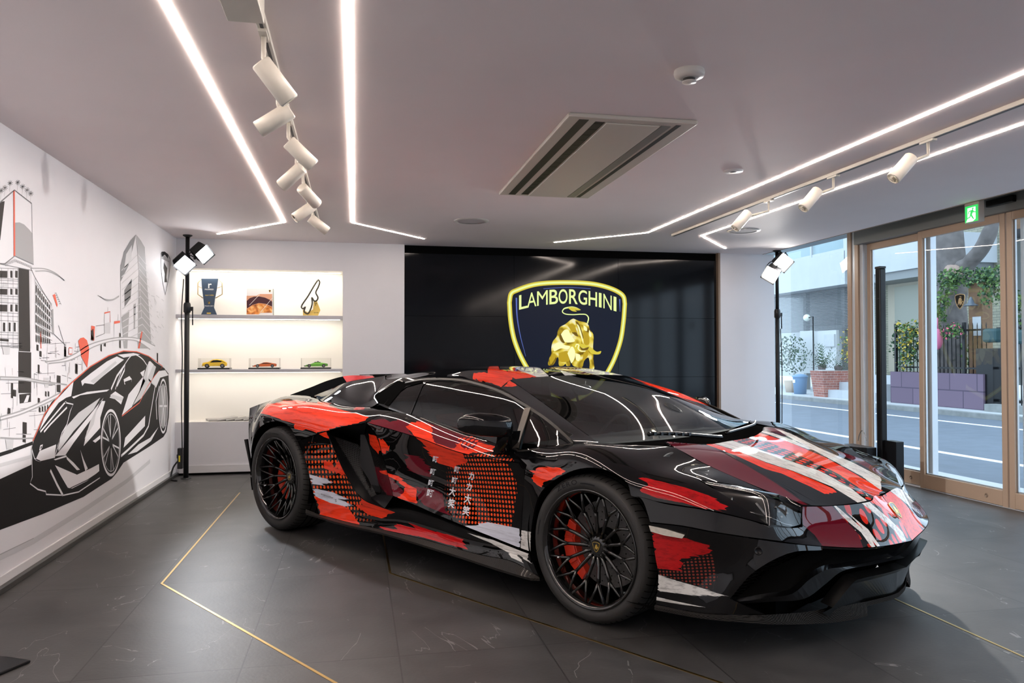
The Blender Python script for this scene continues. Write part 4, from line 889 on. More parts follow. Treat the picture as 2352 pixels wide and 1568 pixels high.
mb = MB(); mb.box((-.62, -.58, .40), (-.56, .58, .92)); mb.box((-.56, -.86, .36), (1.0, -.84, .70)); mb.box((-.56, .84, .36), (1.0, .86, .70)); mb.box((-.55, -.84, .33), (1.1, .84, .35)); mb.build('cabin_liner', M['trim'], car)
# --- wipers ---
def wip(px):
    P = [K(*p, z=zz) for p, zz in px]; return P
mb = MB(); a0 = K(*fG(65, 248), y=-.46)+[0, 0, .012]; a1 = K(*fG(650, 258), y=-.20)+[0, 0, .012]; a2 = K(*fG(1040, 285), y=0)+[0, 0, .01]
mb.tube(crv([a0, (a0+a1)/2+[0, 0, .006], a1, a2]), [.009]*4+[.010]*20+[.012]*1, 8); mb.ball(a0, .012, 8)
for t in np.linspace(.1, .9, 6): p = a0*(1-t)+a1*t; mb.box(tuple(p-[.012, .012, .004]), tuple(p+[.012, .012, .012]))
mb.build('wiper', M['satin'], car)
mb = MB(); b0 = K(*fG(1100, 235), y=.16); b1 = K(*fG(1480, 118), y=.52); b2 = K(*fG(1500, 70), y=.60)
mb.tube(crv([b0+[0, 0, .012], b1+[0, 0, .014], b2+[0, 0, .01]]), .008, 8); mb.build('wiper', M['satin'], car)
# ================= THE ROOM =================
ZC = 2.385; YB = 8.256; XL = -1.775; XR = 4.678; XD = 5.03; YN = -2.6
M['wall'] = mat('white_painted_wall', (.74, .73, .76), .65, vary=.04, vscale=6, bump=.05, bscale=300)
M['ceil'] = mat('bounce_tinted_ceiling', (.86, .775, .775), .72, vary=.05, vscale=3, bump=.06, bscale=400)  # pinkish, bright base colour carries the light bounced up by the red car
M['niche'] = mat('warm_white_niche', (.84, .82, .77), .6)
M['lilac'] = mat('pale_grey_laminate', (.50, .49, .52), .55)
def floor_mat():
    m, t, b = nodes('slate_floor_tiles'); L = t.links; tc = t.nodes.new('ShaderNodeTexCoord')
    sp = t.nodes.new('ShaderNodeSeparateXYZ'); L.new(tc.outputs['Object'], sp.inputs[0])
    def mth(op, a, bb=None):
        n = t.nodes.new('ShaderNodeMath'); n.operation = op
        for k, v in enumerate((a, bb)):
            if v is None: continue
            if isinstance(v, (int, float)): n.inputs[k].default_value = v
            else: L.new(v, n.inputs[k])
        return n.outputs[0]
    def line(c, o, s, w):
        f = mth('FRACT', mth('DIVIDE', mth('SUBTRACT', c, o), s)); d = mth('MULTIPLY', mth('MINIMUM', f, mth('SUBTRACT', 1., f)), s); return mth('LESS_THAN', d, w)
    gx = line(sp.outputs[0], -10.608+.008, .5985, .0030); gy = line(sp.outputs[1], -9.13+.0, 1.2255, .0030)
    g = mth('MAXIMUM', gx, gy)
    # each tile its own tone
    cb = t.nodes.new('ShaderNodeCombineXYZ'); L.new(mth('FLOOR', mth('DIVIDE', mth('ADD', sp.outputs[0], 10.6), .5985)), cb.inputs[0]); L.new(mth('FLOOR', mth('DIVIDE', mth('ADD', sp.outputs[1], 9.13), 1.2255)), cb.inputs[1])
    wn = t.nodes.new('ShaderNodeTexWhiteNoise'); L.new(cb.outputs[0], wn.inputs[0])
    n1 = t.nodes.new('ShaderNodeTexNoise'); n1.inputs['Scale'].default_value = 3; n1.inputs['Detail'].default_value = 8; n1.inputs['Distortion'].default_value = .8
    ad = t.nodes.new('ShaderNodeVectorMath'); ad.operation = 'ADD'; L.new(tc.outputs['Object'], ad.inputs[0]); L.new(wn.outputs['Color'], ad.inputs[1]); L.new(ad.outputs[0], n1.inputs['Vector'])
    r1 = t.nodes.new('ShaderNodeValToRGB'); L.new(n1.outputs['Fac'], r1.inputs[0]); e = r1.color_ramp.elements; e[0].position = .3; e[0].color = (.038, .037, .0365, 1); e[1].position = .75; e[1].color = (.072, .070, .069, 1)
    # fine pale veins
    n2 = t.nodes.new('ShaderNodeTexNoise'); n2.inputs['Scale'].default_value = 1.3; n2.inputs['Detail'].default_value = 5; n2.inputs['Distortion'].default_value = 1.2
    mp = t.nodes.new('ShaderNodeMapping'); mp.inputs['Scale'].default_value = (1, .55, 1); L.new(ad.outputs[0], mp.inputs[0]); L.new(mp.outputs[0], n2.inputs['Vector'])
    v = mth('LESS_THAN', mth('ABSOLUTE', mth('SUBTRACT', n2.outputs['Fac'], .5)), .0016); v = mth('MULTIPLY', v, mth('GREATER_THAN', n1.outputs['Fac'], .50))
    mx = t.nodes.new('ShaderNodeMix'); mx.data_type = 'RGBA'; L.new(mth('MULTIPLY', v, .45), mx.inputs[0]); L.new(r1.outputs[0], mx.inputs[6]); mx.inputs[7].default_value = (.32, .32, .31, 1)
    m2 = t.nodes.new('ShaderNodeMix'); m2.data_type = 'RGBA'; L.new(g, m2.inputs[0]); L.new(mx.outputs[2], m2.inputs[6]); m2.inputs[7].default_value = (.02, .02, .02, 1)
    L.new(m2.outputs[2], b.inputs['Base Color']); b.inputs['Roughness'].default_value = .42; b.inputs['Specular IOR Level'].default_value = .4
    n3 = t.nodes.new('ShaderNodeTexNoise'); n3.inputs['Scale'].default_value = 60; n3.inputs['Detail'].default_value = 6; L.new(tc.outputs['Object'], n3.inputs['Vector'])
    h = mth('SUBTRACT', n3.outputs['Fac'], mth('MULTIPLY', g, 3.)); bp = t.nodes.new('ShaderNodeBump'); bp.inputs['Strength'].default_value = .25; bp.inputs['Distance'].default_value = .002; L.new(h, bp.inputs['Height']); L.new(bp.outputs[0], b.inputs['Normal'])
    return m
M['floor'] = floor_mat()
mb = MB(); mb.box((XL-.2, YN, -.12), (XD+.05, YB+.4, 0)); struct(mb.build('floor', M['floor']))
# brass inlay strips
M['brass'] = mat('brass_inlay', (.62, .43, .16), .28, metal=1)
def inlay(pts, nm):
    mb = MB()
    for a, b in zip(pts[:-1], pts[1:]):
        d = np.array(b)-a; d = d/np.linalg.norm(d); n = np.array([-d[1], d[0]])*.006
        mb.prism([tuple(a-n), tuple(b-n), tuple(b+n), tuple(a+n)], 0, .0015)
    struct(mb.build(nm, M['brass']))
P2 = lambda x, y: np.array([x, y])
inlay([P2(-.992, 7.117), P2(-.998, 4.363), P2(-.07, 2.916), P2(.9, 1.40)], 'trim_1'); inlay([P2(.18, 5.6), P2(.19, 4.317), P2(1.336, 2.60), P2(2.3, 1.2)], 'trim_2'); inlay([P2(2.60, 4.6), P2(2.604, .8)], 'trim_3')
mb = MB(); mb.box((XL-.2, YN, ZC), (XR, YB+.4, ZC+.15)); struct(mb.build('ceiling', M['ceil']))
mb = MB(); mb.box((XL-.2, YN, 0), (XL, YB+.4, ZC)); struct(mb.build('wall_left', M['wall']))
mb = MB(); mb.box((XL-.2, YN-.2, 0), (XD+.3, YN, ZC+.3)); struct(mb.build('wall_rear', M['wall']))
# back wall with the niche and the screen recess
NX0, NX1, NZ0, NZ1 = XL, -.133, .53, 2.087
mb = MB(); D_ = YB+.4
for a, b in (((XL, YB, 0), (NX1, D_, NZ0)), ((XL, YB, NZ1), (NX1, D_, ZC)), ((NX1, YB, 0), (.505, D_, ZC)), ((4.125, YB, 0), (4.82, D_, ZC)), ((XL, YB+.30, NZ0), (NX1, D_, NZ1)), ((.505, YB+.12, 0), (4.125, D_, ZC))): mb.box(a, b)
struct(mb.build('wall_back', M['wall']))
mb = MB(); mb.box((NX0, YB+.285, NZ0), (NX1, YB+.30, NZ1)); mb.box((NX0, YB+.001, NZ1-.003), (NX1, YB+.29, NZ1)); mb.box((NX0, YB+.001, NZ0), (NX1, YB+.29, NZ0+.003)); mb.box((NX1-.004, YB+.001, NZ0), (NX1, YB+.29, NZ1)); struct(mb.build('trim_4', M['niche']))
M['base'] = mat('white_baseboard', (.70, .69, .70), .45); M['kerb'] = mat('dark_metal_kerb', (.07, .068, .065), .35, metal=.5)
zb = W(0, 1325, x=XL+.012)[2]
mb = MB(); mb.box((XL, YN, .03), (XL+.012, YB, zb)); struct(mb.build('baseboard_left', M['base'], bevel=.003))
mb = MB(); mb.box((XL, YN, 0), (XL+.038, YB, .032)); struct(mb.build('trim_5', M['kerb'], bevel=.004))
mb = MB(); mb.box((XL+.04, YB-.012, .022), (.505, YB, .068+.03)); struct(mb.build('baseboard_back', M['base'], bevel=.003))
mb = MB(); mb.box((XL+.04, YB-.010, 0), (.505, YB, .022)); struct(mb.build('shadow_strip', M['dark']))  # black strip put in for the shadow line under the baseboard
mb = MB(); mb.box((4.11, YB-.004, 0), (4.135, YB+.12, ZC)); M['bronze'] = mat('bronze_anodised_aluminium', (.235, .165, .115), .38, metal=.25, bump=.05); struct(mb.build('trim_7', M['bronze']))
# shelves
M['led'] = mat('warm_led_strip', (1, 1, 1), emit=(1, .86, .68), es=5); M['ledw'] = mat('ceiling_led_strip', (1, 1, 1), emit=(1, .85, .74), es=62)
for z0, z1, lab in ((1.577, 1.617, 'pale grey shelf board in the lit niche, the upper one'), (1.030, 1.062, 'pale grey shelf board in the lit niche, the lower one')):
    mb = MB(); mb.box((NX0, YB+.002, z0), (NX1-.005, YB+.284, z1)); o = tag(mb.build('shelf', M['lilac'], bevel=.002), lab, 'shelf', 'niche shelves')
    ly = .02 if z0 > 1.3 else .16; mb = MB(); mb.box((NX0+.02, YB+ly, z0-.006), (NX1-.03, YB+ly+.014, z0)); mb.build('led_strip', M['led'], o)
    lamp('shelf_lamp', 'AREA', ((NX0+NX1)/2, YB+.06, z0-.012), ((NX0+NX1)/2, YB+.20, z0-.4), 3.6 if z0 > 1.3 else 2.2, (1, .93, .83), 1.55, .03, parent=o)
mb = MB(); mb.box((NX0+.02, YB+.20, NZ1-.008), (NX1-.03, YB+.214, NZ1-.003)); o = tag(mb.build('niche_light', M['led']), 'warm light strip along the top of the niche', 'light')
lamp('niche_lamp', 'AREA', ((NX0+NX1)/2, YB+.06, NZ1-.015), ((NX0+NX1)/2, YB+.20, NZ1-.4), 4.2, (1, .93, .83), 1.55, .03, parent=o)
# ceiling light lines
def ledline(pts, lab):
    mb = MB()
    for a, b in zip(pts[:-1], pts[1:]):
        a = np.array(a, float); b = np.array(b, float); d = (b-a)/np.linalg.norm(b-a); n = np.array([-d[1], d[0]])*.0078
        mb.prism([tuple(a-n-d*.006), tuple(b-n+d*.006), tuple(b+n+d*.006), tuple(a+n-d*.006)], ZC-.004, ZC+.0)
    return tag(mb.build('ceiling_light_line', M['ledw']), lab, 'ceiling light', 'angled light lines in the ceiling')
ledline([(-.63, YN+.3), (-.63, 7.084), (-1.316, 7.894)], 'glowing ceiling line nearest the mural wall, its end bent toward the wall')
ledline([(-.029, YN+.3), (-.031, 6.988), (.671, 7.816)], 'glowing ceiling line right of the seven spotlights, its end bent to the right')
ledline([(2.04, 7.792), (2.755, 7.009), (2.74, YN+.3)], 'long glowing ceiling line between the air conditioner and the right track')
ledline([(4.007, 7.873), (3.352, 7.084), (3.344, YN+.3)], 'glowing ceiling line nearest the glass doors, ending in a hook')
# air conditioner cassette
ac = empty('ceiling_air_conditioner', (1.352, 4.54, ZC), 0, 'beige rectangular ceiling air conditioner cassette with two long slots', 'air conditioner')
M['acw'] = mat('beige_plastic', (.56, .52, .46), .45); M['acd'] = mat('air_conditioner_slot', (.015, .013, .012), .5)
mb = MB(); mb.box((-.338, -.935, -.022), (.338, .935, 0)); mb.build('frame', M['acw'], ac, bevel=.006)
mb = MB(); mb.box((-.275, -.90, -.0235), (-.225, .90, -.0215)); mb.box((.235, -.90, -.0235), (.262, .90, -.0215)); mb.box((-.185, -.88, -.0235), (-.135, .88, -.0215)); mb.build('slot', M['acd'], ac)
mb = MB(); mb.box((-.128, -.88, -.030), (.155, .90, -.022)); mb.build('panel', M['acw'], ac, bevel=.003)
mb = MB(); mb.box((.165, -.88, -.026), (.215, .90, -.0215)); mb.build('louvre', mat('grey_louvre', (.22, .21, .19), .4), ac)
mb = MB(); 
for k in range(18): mb.box((-.183, -.85+.1*k, -.0245), (-.137, -.846+.1*k, -.0234))
mb.build('slot_grid', M['satin'], ac)
M['plas'] = mat('ceiling_white_plastic', (.60, .57, .54), .45)
for (x, y, lab) in ((.994, 6.695, 'round ceiling speaker above the left part of the video wall'), (3.616, 6.733, 'round ceiling speaker near the right lamp stand')):
    s = empty('ceiling_speaker', (x, y, ZC), 0, lab, 'speaker', 'round ceiling speakers')
    mb = MB(); mb.lathe([(.12, -.008), (.15, -.006), (.155, 0)], 40); mb.build('ring', M['plas'], s)
    mb = MB(); mb.lathe([(.0001, -.005), (.12, -.005)], 40); mb.build('grille', mat('speaker_mesh', (.52, .48, .49), .8, vary=.15, vscale=900), s)
s = empty('smoke_detector', (1.36, 2.983, ZC), 0, 'round white smoke detector hanging from the ceiling', 'smoke detector')
mb = MB(); mb.lathe([(.062, 0), (.064, -.012), (.060, -.026), (.034, -.034), (.0001, -.034)], 32); mb.build('base', M['plas'], s)
mb = MB(); mb.lathe([(.026, -.034), (.024, -.046)], 24, 1); mb.lathe([(.030, -.046), (.030, -.050), (.0001, -.054)], 24, 0); mb.build('sensor_head', [M['plas'], M['acd']], s)
s = empty('heat_detector', (2.377, 4.556, ZC), 0, 'small flat white disc on the ceiling with a dark centre', 'detector')
mb = MB(); mb.lathe([(.062, 0), (.060, -.006), (.0001, -.009)], 32); mb.build('disc', mat('bright_white_plastic', (.75, .75, .75), .4), s)
mb = MB(); mb.lathe([(.02, -.0085), (.0001, -.011)], 16); mb.build('eye', M['satin'], s)
# track lights
M['trk'] = mat('white_lamp_housing', (.60, .565, .50), .38); M['trkd'] = mat('track_slot', (.04, .04, .045), .5); M['bulb'] = mat('spotlight_bulb', (1, 1, 1), emit=(1, .88, .70), es=22); M['refl'] = mat('spot_reflector', (.75, .72, .66), .15, metal=1)
def track(x, y0, y1, lab):
    t = empty('ceiling_track', (x, y0, ZC), 0, lab, 'track')
    mb = MB(); mb.box((-.018, 0, -.022), (.018, y1-y0, 0)); mb.build('rail', M['trk'], t, bevel=.002); mb = MB(); mb.box((-.006, .02, -.0235), (.006, y1-y0-.02, -.0218)); mb.build('slot', M['trkd'], t)
track(-.33, 2.7, 7.25, 'white ceiling track carrying seven spotlights on the left'); track(3.04, YN+.4, 7.06, 'cream ceiling track carrying three spotlights on the right')
def spot(jx, a_px, b_px, za, zb_, rad, lab, grp, on=True, en=25, tgt=None):
    a = W(*a_px, z=za); b = W(*b_px, z=zb_); d = b-a; L = .165; d = d/np.linalg.norm(d); pv = a+d*.05
    s = empty('track_spotlight', (jx, float(pv[1]), ZC-.022), 0, lab, 'spotlight', grp); o = np.array([jx, float(pv[1]), ZC-.022])
    T = Matrix.Translation(Vector(a-o)) @ Vector(d).to_track_quat('Z', 'Y').to_matrix().to_4x4()
    mb = MB(); mb.lathe([(.0001, 0), (rad-.004, 0), (rad, .005), (rad, L-.006), (rad-.004, L), (rad-.008, L-.002), (rad-.010, L-.02)], 28, 0, T); mb.build('housing', M['trk'], s)
    mb = MB(); mb.lathe([(rad-.008, L-.004), (.018, L-.035)], 24, 0, T); mb.build('reflector', M['refl'], s)
    mb = MB(); mb.lathe([(.0001, L-.030), (.019, L-.030)], 20, 0, T); mb.build('bulb', M['bulb'], s)
    mb = MB(); mb.box((-.014, -.05, -.012), (.014, .05, 0)); p = pv-o; mb.tube([(0, 0, -.01), (0, 0, float(p[2])*.6), tuple(p)], .009, 8); mb.build('stem', M['trk'], s)
    if on:
        e = b+d*.03
        lamp('spot_light', 'SPOT', tuple(e-o), tuple(e-o+(d if tgt is None else np.array(tgt)-e)), en, (1, .86, .68), .03, spot=55, blend=.8, parent=s)
gl = 'spotlights on the left ceiling track'
for i, (a, b, za, z2, lab) in enumerate((((598, 142), (634, 190), 2.255, 2.19, 'nearest spotlight of the left track, facing down to the right'), ((668, 252), (622, 280), 2.255, 2.20, 'second spotlight of the left track counted from the camera, aimed left'), ((662, 325), (692, 354), 2.255, 2.20, 'third spotlight of the left track counted from the camera, aimed right'),
    ((694, 384), (667, 408), 2.255, 2.20, 'fourth spotlight of the left track counted from the camera, aimed left'), ((692, 430), (716, 456), 2.255, 2.20, 'fifth spotlight of the left track counted from the camera, aimed right'), ((719, 472), (696, 488), 2.255, 2.20, 'sixth spotlight of the left track counted from the camera, aimed left'), ((712, 500), (735, 518), 2.255, 2.20, 'farthest spotlight of the left track, closest to the niche'))):
    spot(-.33, a, b, za, z2, .037, lab, gl, en=46, tgt=(-.33+(.9 if b[0] > a[0] else -.7), W(*b, z=z2)[1]-.2, 0))
gr = 'spotlights on the right ceiling track'
for a, b, lab in (((1719, 488), (1701, 509), 'farthest spotlight of the right track, above the round speaker'), ((1879, 437), (1859, 461), 'middle spotlight of the right track'), ((2094, 361), (2069, 390), 'nearest spotlight of the right track, above the door view')):
    spot(3.04, a, b, 2.265, 2.195, .037, lab, gr, en=40, tgt=(2.3, W(*b, z=2.2)[1]-.4, 0))
bx = W(600, 0, z=2.30); mb = MB(); q = W(522, 42, z=2.31); q2 = W(603, 33, z=2.31); mb.box((q[0], q[1]-.35, 2.30), (q2[0], q[1], ZC)); tag(mb.build('track_driver_box', M['trk'], bevel=.003), 'white metal box on the ceiling at the near end of the left track', 'driver box')
# ---------------- video wall ----------------
vw = empty('video_wall', (.505, YB+.05, .28), 0, 'wall of nine black screens showing a golden bull crest', 'video wall')
M['scr'] = mat('black_screen_glass', (.004, .005, .007), .10, spec=.22)
for i in range(3):
    for j in range(3):
        mb = MB(); w_, h_ = 1.2035, .6735; mb.box((i*w_+.0015, 0, j*h_+.0015), ((i+1)*w_-.0015, .05, (j+1)*h_-.0015)); mb.build('screen_panel', M['scr'], vw)
mb = MB(); mb.box((-.002, .012, -.28), (3.612, .06, 2.105)); mb.build('back_frame', M['dark'], vw)
def bull_mat():
    m, t, b = nodes('screen_bull'); L = t.links; b.inputs['Base Color'].default_value = (0, 0, 0, 1); b.inputs['Specular IOR Level'].default_value = .12; tc = t.nodes.new('ShaderNodeTexCoord'); n = t.nodes.new('ShaderNodeTexNoise'); n.inputs['Scale'].default_value = 7.5; n.inputs['Detail'].default_value = 1.5; n.inputs['Distortion'].default_value = .9; L.new(tc.outputs['Object'], n.inputs['Vector'])
    r = t.nodes.new('ShaderNodeValToRGB'); L.new(n.outputs['Fac'], r.inputs[0]); e = r.color_ramp.elements; e[0].position = .36; e[0].color = (.20, .12, .005, 1); e[1].position = .66; e[1].color = (1, .97, .62, 1); k = e.new(.45); k.color = (.55, .38, .02, 1); k = e.new(.55); k.color = (.92, .74, .10, 1); L.new(r.outputs[0], b.inputs['Emission Color']); b.inputs['Emission Strength'].default_value = .75; return m
M['bull'] = bull_mat()
def VWp(px, py, o=.0):
    p = W(px, py, y=YB+.05); return (p[0]-.505, -o, p[2]-.28)
fS = lambda x, y: (1150+x/6.532, 630+y/6.532)
def em(name, c, s=1.0): return mat(name, (0, 0, 0), .3, spec=.12, emit=c, es=s*.78)
M['sgold'] = em('screen_gold', (.80, .66, .06), .95); M['slime'] = em('screen_lime', (.80, .93, .35), 1.15); M['sblue'] = em('screen_blue', (.18, .27, .85), .6); M['sink'] = em('screen_dark_blue', (.010, .014, .032), .8); M['sgold2'] = em('screen_bull_gold', (.62, .42, .02), .9); M['slight'] = em('screen_bull_light', (1, .95, .45), 1.2); M['sbrown'] = em('screen_bull_shade', (.22, .13, .01), .8)
C2 = lambda pts, n=8: crv([(x, y, 0) for x, y in pts], n)[:, :2]
def poly(name, pts, m, o, parent, sm=0):
    if sm: pts = [tuple(p) for p in C2(list(pts)+[pts[0]], sm)[:-1]]
    mb = MB(); n = len(pts); P = [VWp(*fS(*p), o) for p in pts]
    tri, _, fc, *_ = delaunay_2d_cdt([Vector((p[0], p[2])) for p in P], [], [list(range(n))], 1, 1e-6); 
    mb.add([(v[0], -o, v[1]) for v in tri], [tuple(f) for f in fc]); return mb
def band(pts, w, o, closed=False):
    mb = MB(); P = np.array([VWp(*fS(*p), o) for p in pts]); w = np.full(len(P), w) if not hasattr(w, '__len__') else np.interp(np.linspace(0, 1, len(P)), np.linspace(0, 1, len(w)), w)
    d = np.roll(P, -1, 0)-np.roll(P, 1, 0) if closed else np.gradient(P, axis=0); d = d/np.linalg.norm(d, axis=1)[:, None]; n = np.stack([-d[:, 2], 0*d[:, 0], d[:, 0]], 1)
    A = P-n*w[:, None]/2; B = P+n*w[:, None]/2
    if closed: A = np.vstack([A, A[:1]]); B = np.vstack([B, B[:1]])
    v, f = strip([A, B]); mb.add(v, f); return mb
sh = np.vstack([C2([(130, 420), (160, 285), (250, 235), (520, 150), (1000, 122), (1450, 155), (1740, 250), (1840, 330), (1862, 440)]), C2([(1862, 440), (1840, 720), (1790, 1020), (1640, 1400), (1420, 1700), (1000, 1950)])[1:], C2([(1000, 1950), (640, 1720), (370, 1360), (210, 1000), (150, 700), (130, 420)])[1:-1]])
lg = poly('f', inset(sh, 10), None, .0015, vw); lg.build('shield_field', M['sink'], vw)
band(sh, .052, .002, True).build('shield_border', M['sgold'], vw); band(inset(sh, 8)if False else sh, .022, .0026, True).build('border_glow', M['slime'], vw)
band(C2([(235, 350), (245, 620), (290, 900), (375, 1230)]), [.018, .012, .004], .002).build('blue_glint', M['sblue'], vw); band(C2([(1785, 370), (1790, 560)]), [.016, .004], .002).build('blue_glint', M['sblue'], vw); band(C2([(640, 215), (1000, 195), (1350, 215)]), .006, .002).build('blue_glint', M['sblue'], vw)
# arched wordmark
wm = MB(); wd_ = [('L', 275, 400), ('A', 395, 535), ('M', 545, 705), ('B', 730, 860), ('O', 868, 1002), ('R', 1025, 1155), ('G', 1165, 1295), ('H', 1318, 1445), ('I', 1472, 1512), ('N', 1540, 1665), ('I', 1692, 1735)]
for ch, x0, x1 in wd_:
    v, f = text_polys(ch, off=0 if ch in 'MAN' else .01, res=8); lo, hi = v.min(0), v.max(0); u = (v-lo)/(hi-lo+1e-9); xs = x0+(x1-x0)*u[:, 0]
    top = 222+((xs-960)/760)**2*115; bot = 440+((xs-960)/760)**2*112; ys = bot+(top-bot)*u[:, 1]
    wm.add([VWp(*fS(x, y), .003) for x, y in zip(xs, ys)], f)
wm.build('lettering', M['slime'], vw)
# bull
bull = [(1090, 662), (1180, 700), (1300, 735), (1340, 830), (1388, 900), (1385, 1080), (1390, 1170), (1392, 1300), (1400, 1425), (1335, 1420), (1335, 1330), (1312, 1245), (1250, 1300), (1220, 1395), (1130, 1385), (1085, 1370), (1040, 1290), (1040, 1370), (985, 1370), (975, 1340), (935, 1370), (875, 1370), (865, 1250), (850, 1240), (820, 1310), (780, 1360), (712, 1360), (735, 1240), (760, 1180), (760, 1090), (785, 1000), (840, 930), (855, 850), (890, 790), (970, 745), (1050, 680)]
poly('b', bull, None, .003, vw, 3).build('bull', M['bull'], vw)
for nm, pts, m, o in (('b', [(900, 900), (960, 830), (1010, 830), (1050, 910), (1090, 960), (1110, 1000), (1040, 1020), (960, 1010)], 'slight', .004), ('b', [(780, 1080), (860, 1020), (960, 1060), (1040, 1080), (1010, 1120), (900, 1110), (800, 1150)], 'slight', .004), ('b', [(1140, 740), (1170, 770), (1230, 960), (1240, 1040), (1190, 900)], 'slight', .004), ('b', [(1240, 760), (1290, 800), (1290, 850), (1250, 830)], 'slight', .004), ('b', [(1325, 830), (1360, 890), (1350, 940), (1325, 920)], 'slight', .004),
    ('b', [(1000, 760), (1080, 740), (1120, 800), (1150, 900), (1120, 920), (1060, 850)], 'sgold2', .0038), ('b', [(890, 870), (930, 960), (960, 1030), (920, 1020), (880, 950)], 'sbrown', .0044), ('b', [(1060, 870), (1130, 870), (1160, 930), (1130, 925)], 'sbrown', .0044), ('b', [(870, 1180), (1000, 1150), (1010, 1220), (1030, 1290), (900, 1310), (870, 1240)], 'sgold2', .0038), ('b', [(1120, 700), (1160, 720), (1240, 960), (1220, 960)], 'sbrown', .0036), ('b', [(1230, 850), (1300, 870), (1320, 1050), (1260, 1050)], 'sgold2', .0036),
    ('b', [(1000, 1180), (1070, 1080), (1110, 1140), (1110, 1250), (1060, 1330), (1040, 1290)], 'slight', .0046), ('b', [(1120, 1180), (1190, 1210), (1170, 1300), (1130, 1280)], 'slight', .0046), ('b', [(1060, 1050), (1100, 1040), (1130, 1030), (1320, 1075), (1440, 1160), (1505, 1150), (1490, 1190), (1420, 1200), (1350, 1180), (1300, 1110), (1190, 1120), (1180, 1160), (1110, 1120)], 'sgold', .005), ('b', [(1180, 1070), (1230, 1110), (1320, 1090), (1300, 1130), (1210, 1135)], 'sbrown', .0054), ('b', [(770, 1180), (830, 1210), (790, 1300), (750, 1350), (735, 1280)], 'sgold2', .0038), ('b', [(1240, 1180), (1310, 1130), (1300, 1230), (1230, 1300)], 'sgold2', .0038)):
    poly(nm, pts, None, o, vw, 5).build('bull_shading', M[m], vw)
band(C2([(1120, 1090), (1135, 1050), (1170, 1060), (1160, 1110), (1200, 1150), (1270, 1150)], 6), [.010, .014, .010], .0056).build('horn', M['slight'], vw)
poly('b', [(1000, 497), (1060, 490), (1130, 500), (1200, 532), (1150, 540), (1110, 530), (1140, 556), (1080, 552), (1040, 530)], None, .0045, vw, 3).build('tail_tuft', M['sgold'], vw)
band(C2([(1300, 735), (1315, 650), (1280, 605), (1200, 597), (1080, 603), (960, 590), (925, 560), (950, 515), (1040, 495), (1120, 500), (1195, 530)], 8), [.015, .012, .011, .011, .012, .020, .006], .004).build('tail', M['slime'], vw)
# ---------------- mural on the left wall ----------------
fM1 = lambda x, y: (x/3.733, 380+y/3.733); fM2 = lambda x, y: (x/2.613, 760+y/2.613)
M['mblack'] = mat('mural_black_print', (.0075, .007, .0075), .6, spec=.2); M['mwhite'] = mat('mural_white_print', (.74, .73, .76), .6); M['mgrey'] = mat('mural_grey_print', (.34, .34, .35), .6); M['mred'] = mat('mural_red_print', (.72, .10, .05), .6); M['mdark'] = mat('mural_dark_grey_print', (.030, .026, .025), .6, spec=.2); M['mline'] = mat('mural_line_print', (.16, .16, .17), .6); M['mpale'] = mat('mural_pale_grey_print', (.56, .56, .58), .6)
mm = ['mblack', 'mwhite', 'mgrey', 'mred', 'mdark', 'mline', 'mpale']; mur = MB()
def mp(pts, col, lay, f=fM2):
    P = [W(*f(*p), x=XL) for p in pts]; n = len(P)
    tri, _, fc, *_ = delaunay_2d_cdt([Vector((p[1], p[2])) for p in P], [], [list(range(n))], 1, 1e-6)
    mur.add([(XL+.0008+.0004*lay, v[0], v[1]) for v in tri], [tuple(q) for q in fc], mm.index(col))
def ml(pts, w, col, lay, f=fM2, sm=0):
    if col == 'mline': w *= .62
    if sm: pts = C2(pts, sm)
    P = np.array([W(*f(*p), x=XL) for p in pts]); d = np.gradient(P, axis=0) if len(P) > 2 else np.array([P[1]-P[0]]*2)
    d[:, 0] = 0; d /= np.linalg.norm(d, axis=1)[:, None]; n = np.stack([0*d[:, 0], -d[:, 2], d[:, 1]], 1)*w/2
    A = P-n; B = P+n; A[:, 0] = B[:, 0] = XL+.0008+.0004*lay; v, q = strip([A, B]); mur.add(v, q, mm.index(col))
# road and distant bands
mp([(-60, 915), (190, 800), (400, 900), (600, 930), (500, 995), (250, 1100), (-60, 1215)], 'mblack', 1)
ml([(-60, 760), (60, 722), (195, 672)], .02, 'mblack', 1); ml([(-60, 822), (190, 752)], .02, 'mpale', 1); ml([(-60, 1385), (200, 1260), (500, 1075), (760, 900), (900, 780)], .035, 'mpale', 1); ml([(-60, 1370), (200, 1243)], .004, 'mgrey', 2)
# car body in black
mp([(188, 705), (205, 645), (240, 570), (275, 480), (310, 425), (380, 350), (440, 295), (540, 215), (640, 155), (740, 120), (820, 125), (890, 150), (935, 190), (985, 222), (1010, 255), (1017, 400), (1012, 520), (998, 605), (980, 635), (900, 690), (740, 790), (700, 850), (670, 885), (600, 930), (480, 985), (400, 990), (280, 985), (225, 955), (178, 918), (188, 860)], 'mblack', 2)
ml([(195, 660), (270, 490), (380, 352), (540, 213), (650, 148), (740, 119), (820, 124), (890, 150), (975, 212), (930, 265), (885, 330), (835, 430), (730, 510)], .008, 'mred', 4)
Wt = lambda p, l=3: mp(p, 'mwhite', l)
Gy = lambda p, l=4: mp(p, 'mpale', l)
Wt([(232, 600), (262, 520), (310, 440), (400, 345), (440, 300), (425, 390), (395, 400), (350, 430), (285, 520)]); Wt([(485, 300), (545, 252), (640, 182), (700, 152), (742, 172), (620, 268), (560, 320), (505, 312), (492, 330)])
Gy([(540, 300), (600, 255), (690, 180), (700, 190), (600, 285), (560, 315)]); Wt([(705, 142), (800, 132), (840, 140), (790, 150), (740, 160)]); Wt([(430, 395), (520, 365), (655, 350), (640, 362), (480, 385), (440, 405)])
